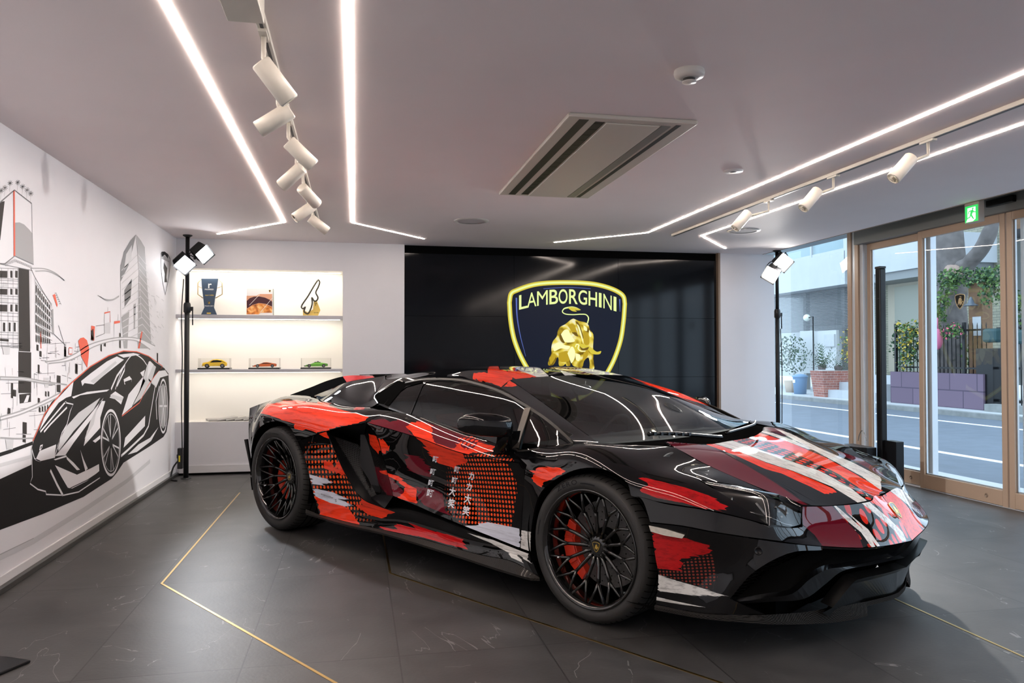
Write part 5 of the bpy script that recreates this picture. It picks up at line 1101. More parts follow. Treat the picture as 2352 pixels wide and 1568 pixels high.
for q in ([(240, 605), (385, 432), (395, 425), (300, 560)], [(262, 605), (300, 560), (400, 458), (300, 520)]): ml(q[:3], .012, 'mwhite', 3)
ml([(385, 428), (438, 440), (420, 480), (400, 560), (370, 610), (325, 760)], .008, 'mwhite', 3)
Wt([(210, 775), (235, 720), (335, 680), (325, 760), (230, 783)]); Gy([(340, 690), (390, 580), (470, 490), (600, 400), (560, 470), (440, 600), (350, 720)], 3); Wt([(345, 730), (440, 620), (540, 500), (620, 400), (560, 510), (440, 670), (390, 745), (330, 750)])
Wt([(500, 690), (520, 600), (560, 520), (600, 420), (630, 420), (600, 520), (600, 580)]); Gy([(505, 650), (540, 540), (580, 460), (560, 560)], 4); Wt([(555, 660), (600, 625), (600, 645), (570, 670)]); Wt([(660, 385), (690, 362), (740, 395), (725, 440), (690, 410)]); Gy([(655, 400), (670, 380), (740, 400), (730, 420)], 4)
Wt([(395, 750), (440, 790), (478, 832), (460, 835), (400, 770)]); Wt([(320, 770), (395, 745), (400, 755), (330, 775)]); Wt([(480, 712), (500, 770), (525, 825), (510, 840), (495, 780)]); Wt([(328, 805), (385, 830), (460, 862), (540, 825), (592, 798), (594, 840), (520, 900), (430, 945), (405, 940), (370, 880)])
ml([(300, 835), (340, 920), (375, 985)], .018, 'mwhite', 3); ml([(188, 705), (190, 800), (192, 875), (178, 915), (225, 950), (272, 962), (275, 980), (380, 985), (470, 965), (598, 880)], .008, 'mwhite', 3); ml([(420, 942), (520, 895), (595, 845)], .006, 'mblack', 4); ml([(186, 700), (205, 765), (240, 782)], .007, 'mwhite', 3)
mp([(233, 715), (240, 685), (255, 680), (250, 700), (240, 718)], 'mwhite', 3); mp([(238, 708), (243, 692), (250, 689), (246, 702)], 'mblack', 4)
# mural wheel arches, wheels
Cx, Cy = 663, 670
el = [(Cx+57*math.cos(a), Cy+194*math.sin(a)) for a in np.linspace(0, 2*PI, 41)]; ml(el, .020, 'mwhite', 4); el2 = [(Cx+50*math.cos(a), Cy+172*math.sin(a)) for a in np.linspace(0, 2*PI, 41)]; ml(el2, .005, 'mpale', 4)
for a in range(0, 360, 60):
    for da, s in ((-9, 1), (9, 1)):
        t1 = math.radians(a+20); t2 = math.radians(a+da+20); ml([(Cx+10*math.cos(t1), Cy+34*math.sin(t1)), (Cx+52*math.cos(t2), Cy+176*math.sin(t2))], .012, 'mpale', 4)
Cx, Cy = 978, 450; el = [(Cx+26*math.cos(a), Cy+158*math.sin(a)) for a in np.linspace(0, 2*PI, 41)]; ml(el, .022, 'mwhite', 4); mp([(Cx+22*math.cos(a), Cy+135*math.sin(a)) for a in np.linspace(0, 2*PI, 21)[:-1]], 'mgrey', 3)
for a in range(0, 360, 60): t1 = math.radians(a); ml([(Cx, Cy), (Cx+22*math.cos(t1), Cy+140*math.sin(t1))], .018, 'mwhite', 5)
# cabin, sides
ml([(665, 350), (700, 270), (750, 200), (745, 235), (700, 330)], .02, 'mwhite', 3); ml([(690, 350), (720, 260), (760, 180), (800, 140), (850, 165), (880, 205)], .010, 'mwhite', 4, sm=4); Gy([(880, 210), (895, 180), (935, 215), (900, 330), (850, 400), (790, 450), (835, 360)], 3); Wt([(890, 185), (900, 180), (920, 200), (880, 290)], 4); Wt([(730, 505), (770, 380), (860, 270), (868, 232), (840, 250), (870, 300), (830, 380), (790, 455)], 3)
Wt([(740, 290), (775, 270), (790, 290), (785, 320), (745, 320)], 4); mp([(745, 305), (788, 290), (785, 330), (760, 348)], 'mblack', 5); Wt([(750, 640), (870, 508), (868, 570), (760, 680), (740, 700)]); ml([(725, 750), (770, 710), (860, 625), (890, 570), (930, 330), (890, 290)], .02, 'mwhite', 3); Wt([(765, 742), (830, 680), (900, 640), (950, 575), (905, 660), (820, 725)]); Wt([(905, 300), (950, 240), (990, 235), (1010, 265), (960, 280), (935, 340)]); ml([(955, 330), (935, 420), (940, 530)], .02, 'mwhite', 3); Wt([(985, 195), (1010, 205), (1015, 230), (990, 232)], 3)
# city: big tower on the left
mp([(110, 124), (186, 128), (186, 372), (110, 372)], 'mdark', 1); mp([(158, 880), (248, 890), (258, 1596), (160, 1590)], 'mdark', 1, fM1); mp([(115, 380), (185, 372), (185, 425), (118, 435)], 'mdark', 1); mp([(140, 430), (160, 385), (175, 385), (165, 425)], 'mwhite', 2)
mp([(122, 490), (165, 487), (205, 505), (250, 550), (275, 582), (283, 845), (125, 775)], 'mgrey', 1, fM1); mp([(-40, 320), (38, 305), (0, 640), (-40, 640)], 'mdark', 1, fM1)
ml([(118, 215), (122, 775)], .018, 'mred', 2, fM1); ml([(-40, 350), (122, 210), (270, 325)], .010, 'mline', 2, fM1); ml([(270, 325), (275, 580), (285, 850)], .006, 'mline', 2, fM1); ml([(0, 840), (40, 842), (125, 775), (285, 848)], .008, 'mline', 2, fM1); ml([(-40, 835), (275, 900)], .006, 'mline', 2, fM1)
rnd = random.Random(5)
for k in range(26): x = 40+k*9; y0 = 800+abs(x-125)*.42; ml([(x, y0), (x+6, y0+26)], .005, 'mline', 2, fM1)
for (x, y) in ((8, 215), (40, 190), (85, 150), (150, 145), (192, 180), (230, 210), (262, 240)):
    ml([(x, y), (x-8+abs(x-120)*.02, y+75)], .003, 'mline', 2, fM1)
    for k in range(9): a = 2*PI*k/9+x; ml([(x, y), (x+22*math.cos(a), y+24*math.sin(a))], .005, 'mline', 2, fM1)
for r, (y0, y1) in enumerate(((900, 960), (1055, 1105), (1190, 1250), (1345, 1420))):
    for x0, x1 in ((-40, 60), (88, 104), (130, 148)) if r < 3 else ((25, 42), (74, 88), (117, 132)): mp([(x0, y0), (x1, y0+3), (x1, y1+3), (x0, y1)], 'mdark', 2, fM1)
for y in (880, 970, 985, 1010, 1045, 1118, 1140, 1175, 1262, 1290, 1330, 1430, 1450, 1480, 1520, 1550): ml([(-40, y-4), (155, y+6)], .004, 'mline', 2, fM1)
for x in (10, 66, 110, 152): ml([(x, 880), (x, 1568)], .004, 'mline', 2, fM1)
mp([(24, 1000), (64, 1005), (64, 1040), (24, 1040)], 'mpale', 1, fM1); mp([(-40, 1130), (66, 1135), (66, 1172), (-40, 1170)], 'mpale', 1, fM1)
# receding block with windows
ml([(262, 880), (300, 960), (380, 1100), (440, 1200), (450, 1400)], .006, 'mline', 2, fM1); ml([(262, 880), (262, 1568)], .004, 'mline', 2, fM1); ml([(300, 960), (300, 1400)], .004, 'mline', 2, fM1)
for r in range(6):
    for k in range(8):
        t = k/8; x = 305+t*130; y = 1020+r*85*(1-.25*t)+t*(190-r*8); h_ = 60*(1-.45*t); mp([(x, y), (x+9, y+14), (x+9, y+14+h_), (x, y+h_)], 'mdark', 2, fM1)
    ml([(300, 1000+r*85), (445, 1190+r*62)], .004, 'mline', 2, fM1)
mp([(435, 1240), (455, 1228), (462, 1440), (445, 1450)], 'mgrey', 1, fM1); mp([(450, 1110), (470, 1100), (492, 1195), (487, 1215)], 'mred', 2, fM1)
for k in range(6): ml([(466+k*8, 1095+k*18), (480+k*8, 1092+k*18), (484+k*8, 1110+k*17)], .006, 'mline', 2, fM1)
ml([(345, 1420), (350, 1568)], .010, 'mred', 2, fM1)
# lower left streets
for k in range(46):
    x = rnd.uniform(0, 330); y = rnd.uniform(60, 640); 
    if 105 < x < 190 and y < 430: continue
    if rnd.random() < .55: ml([(x, y), (x+rnd.uniform(30, 120), y-rnd.uniform(-4, 14))], .004, 'mline', 1)
    else: ml([(x, y), (x+rnd.uniform(-4, 4), y+rnd.uniform(30, 110))], .004, 'mline', 1)
for x, y, w_, h_ in ((0, 45, 50, 14), (65, 310, 12, 90), (75, 350, 20, 40), (135, 545, 24, 70), (135, 620, 18, 45), (45, 460, 16, 40), (232, 455, 10, 30), (250, 450, 8, 30), (266, 447, 7, 30), (282, 440, 6, 28), (340, 265, 22, 100), (218, 80, 12, 36), (236, 118, 12, 34), (226, 200, 10, 50), (226, 400, 12, 30), (450, 195, 14, 60), (270, 360, 8, 30), (286, 360, 8, 30), (602, 60, 8, 60), (622, 50, 12, 40), (715, 10, 8, 90), (384, 92, 12, 60), (545, -5, 14, 60), (940, 130, 8, 60)): mp([(x, y), (x+w_, y+4), (x+w_, y+h_+4), (x, y+h_)], 'mdark', 2)
for x, y, w_, h_ in ((10, 90, 50, 50), (30, 650, 50, 60), (262, 280, 30, 60), (384, 110, 10, 90), (455, 190, 12, 60)): mp([(x, y), (x+w_, y), (x+w_*.9, y+h_), (x+w_*.2, y+h_)], 'mpale', 2)
for k in range(60):
    x = rnd.uniform(195, 560); y = rnd.uniform(60, 330)-max(0, 380-x)*-.0
    if y > 700-x*1.02: continue
    if rnd.random() < .5: ml([(x, y), (x+rnd.uniform(10, 45), y+rnd.uniform(-3, 8))], .006, 'mline', 1)
    else: ml([(x, y), (x, y+rnd.uniform(20, 90))], .006, 'mline', 1)
mp([(468, 60), (482, 42), (500, 38), (520, 55), (533, 100), (530, 160), (522, 220), (500, 180), (485, 150), (478, 110)], 'mred', 3); mp([(412, 100), (432, 102), (430, 138), (412, 138)], 'mwhite', 3); ml([(412, 100), (432, 102), (430, 138), (412, 138), (412, 100)], .006, 'mred', 4)
mp([(780, 1372), (812, 1378), (806, 1502), (778, 1488)], 'mred', 2, fM1); mp([(790, 1400), (798, 1400), (806, 1500), (780, 1440)], 'mdark', 3, fM1); mp([(893, 1355), (945, 1340), (943, 1440), (893, 1440)], 'mpale', 2, fM1); mp([(976, 1335), (1026, 1330), (1026, 1348), (976, 1358)], 'mred', 3, fM1)
ml([(893, 1265), (942, 1253), (943, 1345)], .010, 'mred', 2, fM1)
for q in ([(893, 1265), (893, 1440), (820, 1470), (820, 1375), (893, 1365)], [(976, 1358), (976, 1480), (1028, 1470)], [(922, 1215), (922, 1255)], [(1010, 1275), (1010, 1335)], [(500, 1370), (560, 1568)], [(455, 1440), (560, 1540)]): ml(q, .008, 'mline', 2, fM1)
# dark glassy tower
mp([(1165, 590), (1205, 640), (1240, 700), (1250, 870), (1300, 1568), (1180, 1568), (1190, 900)], 'mgrey', 1, fM1); mp([(1165, 590), (1120, 640), (1060, 740), (1035, 850), (1030, 1000), (1100, 860), (1140, 700)], 'mline', 1, fM1); mp([(1080, 760), (1130, 680), (1125, 800), (1060, 900)], 'mpale', 2, fM1)
mp([(1065, 1070), (1130, 970), (1118, 1140), (1068, 1210)], 'mline', 2, fM1); mp([(1040, 1300), (1108, 1235), (1090, 1568), (1060, 1568)], 'mgrey', 1, fM1); mp([(1145, 1190), (1162, 1180), (1155, 1400), (1148, 1400)], 'mgrey', 2, fM1); mp([(1212, 1415), (1220, 1430), (1195, 1568), (1180, 1568)], 'mred', 3, fM1)
for k in range(12): ml([(1040+k*1, 900+k*55), (1180+k*4, 760+k*60), (1260+k*6, 860+k*62)], .008, 'mpale', 2, fM1)
ml([(1165, 590), (1180, 700), (1195, 1000), (1210, 1300)], .008, 'mwhite', 3, fM1); ml([(1030, 850), (1035, 1568)], .008, 'mline', 2, fM1)
for k in range(22): x = rnd.uniform(1290, 1390); y = rnd.uniform(1100, 1480); ml([(x, y), (x+rnd.uniform(-2, 30), y+rnd.uniform(0, 60))], .008, 'mpale', 1, fM1)
# swooping roads
for a_, b_ in (([(0, 515), (120, 480), (260, 420), (370, 365)], [(350, 395), (260, 440), (120, 500), (0, 535)]), ([(0, 275), (150, 282), (250, 300), (400, 322)], [(330, 322), (250, 312), (150, 295), (0, 290)]), ([(270, 185), (370, 170), (450, 135), (540, 80), (700, 40), (830, 45), (930, 90)], [(900, 110), (820, 60), (700, 55), (560, 95), (470, 150), (400, 180), (290, 195)])): mp(list(map(tuple, C2(a_, 5)))+list(map(tuple, C2(b_, 5))), 'mwhite', 2.5)
for pts in ([(265, 880), (380, 885), (470, 920), (550, 985)], [(300, 905), (400, 905), (480, 935), (550, 985)], [(835, 1112), (900, 1145), (960, 1148), (1020, 1115)], [(850, 1120), (910, 1155), (970, 1152), (1020, 1122)]): ml(pts, .006, 'mgrey', 2, fM1, 6)
for pts in ([(270, 185), (370, 170), (450, 135), (540, 80), (700, 40), (830, 45), (930, 90)], [(290, 195), (400, 180), (470, 150), (560, 95), (700, 55), (820, 60), (900, 110)], [(0, 275), (150, 282), (250, 300), (400, 322)], [(0, 290), (150, 295), (250, 312), (330, 320)], [(0, 640), (100, 645), (200, 642)], [(0, 515), (120, 480), (260, 420), (370, 365)], [(0, 535), (120, 500), (260, 440), (350, 395)]): ml(pts, .008, 'mgrey', 3, fM2, 6)
# outlined crest beside the lamp stand
co = [(1378, 760), (1385, 745), (1410, 742), (1440, 765), (1456, 800), (1455, 880), (1440, 990), (1415, 1108), (1392, 990), (1378, 870), (1378, 760)]; ml(co, .012, 'mblack', 2, fM1); ml([(1385, 770), (1410, 750), (1440, 785)], .03, 'mblack', 3, fM1)
mp([(1385, 760), (1440, 790), (1450, 830), (1385, 800)], 'mgrey', 2, fM1); mp([(1405, 830), (1420, 860), (1432, 880), (1425, 960), (1432, 1000), (1408, 1000), (1412, 930), (1400, 880)], 'mdark', 3, fM1)
tag(mur.build('wall_mural', [M[k] for k in mm]), 'black, white and red mural of a racing car in a city covering the left wall', 'mural')
# ---------------- lamp stands ----------------
M['pole'] = mat('black_lamp_pole', (.012, .012, .013), .4, metal=.3); M['lface'] = mat('led_lamp_face', (1, 1, 1), emit=(.93, .96, 1), es=25); M['lface2'] = mat('warm_lamp_face', (1, 1, 1), emit=(1, .97, .92), es=28)
def lamp_head(root, c, d, roll, s, face, en, tgt, col, nm='lamp_head'):
    c = np.array(c); o = np.array(root.location); T = Matrix.Translation(Vector(c-o)) @ Vector(d).to_track_quat('Z', 'Y').to_matrix().to_4x4() @ Matrix.Rotation(roll, 4, 'Z')
    mb = MB(); mb.box((-s*.42, -s*.42, -s*1.0), (s*.42, s*.42, -s*.1), M=T); mb.lathe([(.0001, -s*1.15), (s*.3, -s*1.1), (s*.34, -s*.98)], 16, 0, T)
    h = s*.5; v = [(-h, -h, 0), (h, -h, 0), (h, h, 0), (-h, h, 0)]; k = s*.42; b_ = [(-k, -k, -s*.1), (k, -k, -s*.1), (k, k, -s*.1), (-k, k, -s*.1)]
    mb.add(v+b_, [(i, (i+1) % 4, 4+(i+1) % 4, 4+i) for i in range(4)]+[(4, 5, 6, 7)], M=T)
    for i in range(7): mb.box((-s*.44, -s*.44, -s*(.3+.09*i)), (s*.44, s*.44, -s*(.3+.09*i)+s*.03), M=T)
    hd = mb.build(nm, M['pole'], root, bevel=.003)
    mb = MB(); mb.box((-k, -k, -s*.10), (k, k, -s*.06), M=T); mb.build('lamp_face', face, hd)
    mb = MB(); mb.tube([T @ Vector((-s*.5, 0, -s*.5)), T @ Vector((-s*.55, 0, -s*1.25)), T @ Vector((0, 0, -s*1.35)), T @ Vector((s*.55, 0, -s*1.25)), T @ Vector((s*.5, 0, -s*.5))], .006, 6); mb.ball(T @ Vector((-s*.56, 0, -s*.5)), .014, 8); mb.build('bracket', M['pole'], hd)
    lamp('lamp_light', 'SPOT', tuple(c+np.array(d)/np.linalg.norm(d)*.03-o), tuple(np.array(tgt)-o), en, col, s*.4, spot=66, blend=.7, parent=root)
def stand(x, y, lab):
    r = empty('lamp_stand', (x, y, 0), 0, lab, 'lamp stand'); mb = MB()
    mb.lathe([(.0001, .012), (.048, .010), (.050, 0)], 20); mb.lathe([(.0001, ZC), (.045, ZC-.001), (.045, ZC-.008), (.026, ZC-.02)], 20)
    mb.tube([(0, 0, .01), (0, 0, 1.72)], .024, 14); mb.tube([(0, 0, 1.70), (0, 0, ZC-.015)], .019, 14); mb.build('pole', M['pole'], r)
    mb = MB(); mb.lathe([(.026, 1.62), (.034, 1.63), (.034, 1.70), (.027, 1.72)], 16); mb.box((.02, -.012, 1.64), (.055, .012, 1.68)); mb.tube([(.05, 0, 1.68), (.052, 0, 1.50)], .006, 6); mb.build('clamp', M['pole'], r)
    return r
sl = stand(-1.622, 8.03, 'tall black floor-to-ceiling lamp pole with two lit lamps beside the mural')
f1 = W(425, 610, y=7.86); f2 = W(472, 585, y=7.86)
lamp_head(sl, f1, (.42, -1.1, -.62), PI/4+.1, .155, M['lface'], 300, (.6, 5.5, .5), (.88, .93, 1)); lamp_head(sl, f2, (.85, -.9, -.5), PI/4+.1, .15, M['lface'], 300, (1.6, 6.0, .5), (.88, .93, 1))
mb = MB(); mb.box((-.075, -.03, .10), (-.03, .03, .30)); mb.box((-.085, -.01, .20), (-.07, .01, .24)); mb.build('plug_box', M['pole'], sl, bevel=.004)
mb = MB(); mb.box((-.062, -.032, .17), (-.048, -.029, .23)); mb.build('plug_label', mat('yellow_sticker', (.8, .65, .03), .5), sl)
mb = MB(); mb.tube(crv([(-.03, -.02, 1.95), (-.045, -.03, 1.6), (-.035, -.03, 1.2), (-.04, -.03, .8), (-.03, -.03, .3)]), .005, 6); mb.tube(crv([(-.07, 0, .18), (-.11, -.02, .12), (-.125, -.05, .04), (-.11, -.10, .008), (-.05, -.16, .008)]), .008, 6); mb.build('cable', M['rubber'], sl)
sr = stand(4.66, 7.92, 'tall black lamp pole with two glaring lamps beside the window')
g1 = W(1800, 604, y=7.78); g2 = W(1769, 632, y=7.76)
lamp_head(sr, g1, (-.42, -1.2, -.45), PI/4+.1, .17, M['lface2'], 900, (2.0, 5.0, .5), (1, .97, .93)); lamp_head(sr, g2, (-.9, -.8, -.5), PI/4+.15, .165, M['lface2'], 600, (1.3, 6.0, .5), (1, .97, .93))
mb = MB(); mb.tube(crv([(-.02, -.05, 2.25), (-.13, -.08, 2.24), (-.20, -.10, 2.15), (-.17, -.12, 2.05)]), .005, 6); mb.tube(crv([(.02, -.03, 1.5), (.035, -.03, 1.1), (.03, -.03, .4)]), .005, 6); mb.build('cable', M['rubber'], sr)
# ---------------- things on the shelves ----------------
zs = 1.617; ys = YB+.10
def SHp(px, py, y=ys): return W(px, py, y=y)
fT = lambda x, y: (420+x/6.189, 620+y/6.189)
def slab(name, pts, f, y, th, m, parent=None, zmin=None):
    P = [W(*f(*p), y=y) for p in pts]
    if zmin is not None: P = [(p[0], y, max(p[2], zmin)) for p in P]
    mb = MB(); n = len(P); tri, _, fc, *_ = delaunay_2d_cdt([Vector((p[0], p[2])) for p in P], [], [list(range(n))], 1, 1e-6)
    mb.add([(v[0], y, v[1]) for v in tri], [tuple(q) for q in fc]); mb.add([(v[0], y+th, v[1]) for v in tri], [tuple(q)[::-1] for q in fc])
    mb.add([(p[0], y, p[2]) for p in P]+[(p[0], y+th, p[2]) for p in P], [(i, (i+1) % n, n+(i+1) % n, n+i) for i in range(n)]); return mb.build(name, m, parent)
def rel(root, ch):
    ch.parent = root; ch.matrix_parent_inverse = root.matrix_world.inverted() if False else Matrix.Translation(-Vector(root.location)); return ch
M['navy'] = mat('navy_panel', (.045, .075, .12), .4); M['goldm'] = mat('brushed_gold', (.66, .52, .30), .35, metal=.6); M['ywh'] = mat('white_print', (.85, .85, .82), .6); M['ygo'] = mat('gold_print', (.75, .52, .10), .5)
c0 = SHp(479, 722); tr = empty('trophy', (c0[0], ys, zs), 0, 'navy blue cup-shaped trophy with gold handles on the top shelf', 'trophy')
rel(tr, slab('cup_panel', [(262, 122), (500, 122), (485, 250), (455, 405), (440, 530), (485, 640), (258, 636), (305, 530), (290, 405), (270, 250)], fT, ys, .02, M['navy'], zmin=zs))
for q in ([(262, 122), (214, 185), (214, 345), (285, 398)], [(500, 122), (560, 185), (560, 345), (465, 398)]):
    mb = MB(); P = [W(*fT(*p), y=ys+.01) for p in q]; mb.tube(P, .006, 6); mb.tube([W(*fT(q[1][0]+(4 if q[1][0] < 300 else -4), 230), y=ys+.01), W(*fT(268 if q[1][0] < 300 else 492, 255), y=ys+.01)], .004, 6); rel(tr, mb.build('handle', M['goldm']))
mb = MB()
for body, x, y, h_, mi in (('r', 385, 225, 75, 0), ('PROSPEED', 375, 275, 22, 0), ('super trofeo', 378, 358, 20, 1), ('TRACK 2019', 372, 510, 16, 0)):
    v, f = text_polys(body); lo, hi = v.min(0), v.max(0); m_ = (lo+hi)/2; k_ = h_/(.7 if body != 'r' else .55); k_ = min(k_, 125/(hi[0]-lo[0]))
    mb.add([W(*fT(x+(p[0]-m_[0])*k_, y-(p[1]-m_[1])*k_), y=ys-.001) for p in v], f, mi)
b0 = [W(*fT(*p), y=ys-.0012) for p in ((340, 604), (398, 604), (398, 622), (340, 622))]; mb.add(b0, [(0, 1, 2, 3)], 1)
rel(tr, mb.build('print', [M['ywh'], M['ygo']]))
q = W(*fT(372, 465), y=ys-.001); T = Matrix.Translation(Vector(q)-tr.location) @ Matrix.Rotation(PI/2, 4, 'X'); put_crest('crest', T, .014, tr, [M['gold'], M['cblack']], .001)
bk0 = SHp(597, 724); bk = empty('book', (bk0[0], ys, zs), 0, 'square boxed book with a sunset picture cover on the top shelf', 'book')
z_ = zs
rel(bk, slab('cover', [(905, 255), (1278, 255), (1278, 652), (905, 645)], fT, ys, .004, mat('white_card', (.82, .81, .80), .5), zmin=zs)); rel(bk, slab('pages', [(1278, 262), (1292, 270), (1292, 650), (1278, 652)], fT, ys+.004, .03, mat('book_edge', (.45, .46, .40), .6), zmin=zs))
def sunset():
    m, t, b = nodes('sunset_picture'); L = t.links; tc = t.nodes.new('ShaderNodeTexCoord'); n = t.nodes.new('ShaderNodeTexNoise'); n.inputs['Scale'].default_value = 14; n.inputs['Distortion'].default_value = .6; L.new(tc.outputs['Object'], n.inputs['Vector'])
    r = t.nodes.new('ShaderNodeValToRGB'); L.new(n.outputs['Fac'], r.inputs[0]); e = r.color_ramp.elements; e[0].position = .35; e[0].color = (.10, .02, .02, 1); e[1].position = .7; e[1].color = (.95, .75, .35, 1); k = e.new(.52); k.color = (.75, .25, .04, 1); L.new(r.outputs[0], b.inputs['Base Color']); b.inputs['Roughness'].default_value = .3; return m
rel(bk, slab('picture', [(905, 365), (1045, 365), (1090, 340), (1270, 340), (1270, 608), (1105, 608), (1080, 630), (905, 630)], fT, ys-.0006, .0004, mat('peach_print', (.72, .36, .22), .4)))
rel(bk, slab('picture_arch', [(908, 440), (950, 400), (1010, 378), (1090, 375), (1170, 392), (1240, 425), (1270, 450), (1270, 520), (1180, 480), (1080, 468), (990, 495), (912, 545)], fT, ys-.0010, .0004, mat('plum_print', (.06, .012, .02), .35)))
rel(bk, slab('picture_land', [(908, 560), (990, 500), (1080, 472), (1180, 490), (1270, 530), (1270, 605), (1105, 605), (1075, 628), (908, 628)], fT, ys-.0014, .0004, sunset()))
for a_, b_ in (((940, 500), (1090, 345)), ((1100, 600), (1270, 395))): rel(bk, slab('white_line', [(a_[0], a_[1]), (b_[0], b_[1]), (b_[0]+7, b_[1]), (a_[0]+7, a_[1])], fT, ys-.0018, .0003, M['ywh']))
q = W(*fT(1236, 298), y=ys-.001); T = Matrix.Translation(Vector(q)-bk.location) @ Matrix.Rotation(PI/2, 4, 'X'); put_crest('crest', T, .011, bk, [M['gold'], M['cblack']], .001)
aw0 = SHp(713, 724); aw = empty('award', (aw0[0], ys, zs), 0, 'award shaped like a black racetrack outline on a gold base', 'award')
rel(aw, slab('base', [(1708, 655), (1705, 560), (1770, 600), (1850, 560), (1860, 440), (1905, 440), (1955, 570), (1918, 655)], fT, ys+.012, .012, mat('gold_card', (.74, .52, .12), .45), zmin=zs))
mb = MB(); P = [W(*fT(*p), y=ys+.004) for p in ((1925, 135), (1945, 170), (1925, 240), (1890, 320), (1920, 390), (1905, 430), (1870, 440), (1835, 390), (1840, 470), (1810, 570), (1775, 620), (1725, 590), (1740, 520), (1710, 550), (1685, 525), (1780, 370), (1880, 200))]
P = [tuple(p) for p in crv(P+[P[0]], 4)[:-1]]; mb.tube(P, .0085, 6, closed=True); rel(aw, mb.build('track_outline', mat('dark_bronze', (.05, .045, .03), .35, metal=.5)))
mb = MB(); v, f = text_polys('r'); mb.add([W(*fT(1880+60*p[0], 510-80*p[1]), y=ys+.011) for p in v], f); v, f = text_polys('super trofeo'); mb.add([W(*fT(1862+13*p[0], 612-22*p[1]), y=ys+.011) for p in v], f); rel(aw, mb.build('print', M['mblack']))
# model cars in clear cases
def model_car(cx, z0, col, lab, kind):
    r = empty('model_car', (cx, YB+.115, z0), .28, lab, 'model car', 'boxed model cars on the middle shelf'); L = .24; s = L/2
    if kind == 'suv': prof = [(-1, .14), (-1.0, .28), (-.95, .42), (-.50, .50), (-.20, .68), (.15, .72), (.60, .66), (.90, .48), (.99, .42), (1, .25), (.97, .14)]; wz = .16; wr_ = .175; roofm = .55
    else: prof = [(-1, .07), (-.99, .14), (-.85, .21), (-.45, .30), (-.10, .44), (.15, .46), (.55, .39), (.92, .33), (.99, .28), (.97, .10)]; wz = .14; wr_ = .14
    mb = MB(); secs = []
    for yy, zf in ((-.40, .88), (-.44, .97), (-.30, 1.0), (0, 1.02), (.30, 1.0), (.44, .97), (.40, .88)):
        secs.append([(x*s*(1-.04*abs(yy)), yy*s*(1 if z < .34 else .86), (z if z < .3 else .3+(z-.3)*(zf*1.0 if abs(yy) < .43 else .15))*s) for x, z in prof])
    v, f = strip(secs); mb.add(v, f, 0, True); n = len(prof); mb.add(secs[0], [tuple(range(n))]); mb.add(secs[-1], [tuple(range(n))[::-1]])
    rel(r, mb.build('body', mat(lab.split()[0]+'_model_paint', col, .3, coat=.8))).matrix_parent_inverse = Matrix()
    mb = MB()
    if kind != 'open':
        for yy in (-.405, .405): 
            w0 = [(-.38, .45 if kind == 'suv' else .32), (-.12, .63 if kind == 'suv' else .415), (.2, .65 if kind == 'suv' else .42), (.6, .58 if kind == 'suv' else .37), (.5, .47 if kind == 'suv' else .34)]
            mb.add([(x*s, yy*s*(1.0), z*s) for x, z in w0], [tuple(range(5))])
        mb.add([(-.48*s, -.28*s, .40*s*(1.28 if kind == 'suv' else .92)), (-.48*s, .28*s, .40*s*(1.28 if kind == 'suv' else .92)), (-.14*s, .26*s, (.70 if kind == 'suv' else .455)*s), (-.14*s, -.26*s, (.70 if kind == 'suv' else .455)*s)], [(0, 1, 2, 3)])
    else: mb.box((-.15*s, -.3*s, .40*s), (.35*s, .3*s, .475*s)); mb.box((.1*s, -.25*s, .44*s), (.2*s, .25*s, .53*s))
    mb.build('windows', M['satin'], r)
    for x in (-.60, .62):
        for yy in (-.40, .40):
            w = MB(); T = Matrix.Translation((x*s, yy*s, wz*s)) @ Matrix.Rotation(PI/2, 4, 'X'); w.lathe([(.0001, -.04*s), (wr_*s, -.04*s), (wr_*s, .06*s), (.0001, .06*s)], 18, 0, T); w.lathe([(.0001, .062*s), (wr_*.62*s, .062*s)], 10, 1, T); w.lathe([(.0001, -.042*s), (wr_*.62*s, -.042*s)], 10, 1, T); w.build('wheel', [M['rubber'], mat('model_rim', (.25, .25, .26), .3, metal=.8)], r)
    mb = MB(); mb.box((-1.02*s, -.3*s, .1*s), (-.99*s, .3*s, .18*s)); mb.build('grille', M['satin'], r)
    return r
M['acr'] = glass_mat('acrylic_case', (.97, .97, .96), .6, ior=1.3)
zs2 = 1.062; fQ = lambda x, y: (430+x/6.357, 800+y/6.357)
for (px, col, lab, kind) in ((493, (.85, .55, .02), 'yellow sport utility model car in a clear case, left on the shelf', 'suv'), (608, (.80, .16, .03), 'orange coupe model car in a clear case, centre of the shelf', 'cpe'), (726, (.16, .50, .05), 'green open-top model car in a clear case, right on the shelf', 'open')):
    c = W(px, 843, y=YB+.10); cc = empty('display_case', (c[0], YB+.112, zs2), 0, 'clear acrylic case on a black plinth holding the '+lab.split()[0]+' model car', 'display case', 'acrylic cases on the middle shelf')
    mb = MB(); mb.box((-.155, -.075, 0), (.155, .075, .014)); mb.build('plinth', M['satin'], cc, bevel=.002)
    mb = MB(); mb.box((-.150, -.070, .0145), (.150, .070, .112)); mb.build('cover', M['acr'], cc)
    m_ = model_car(c[0], zs2+.016, col, lab, kind); m_.location.y = YB+.112; m_.rotation_euler.z = .10
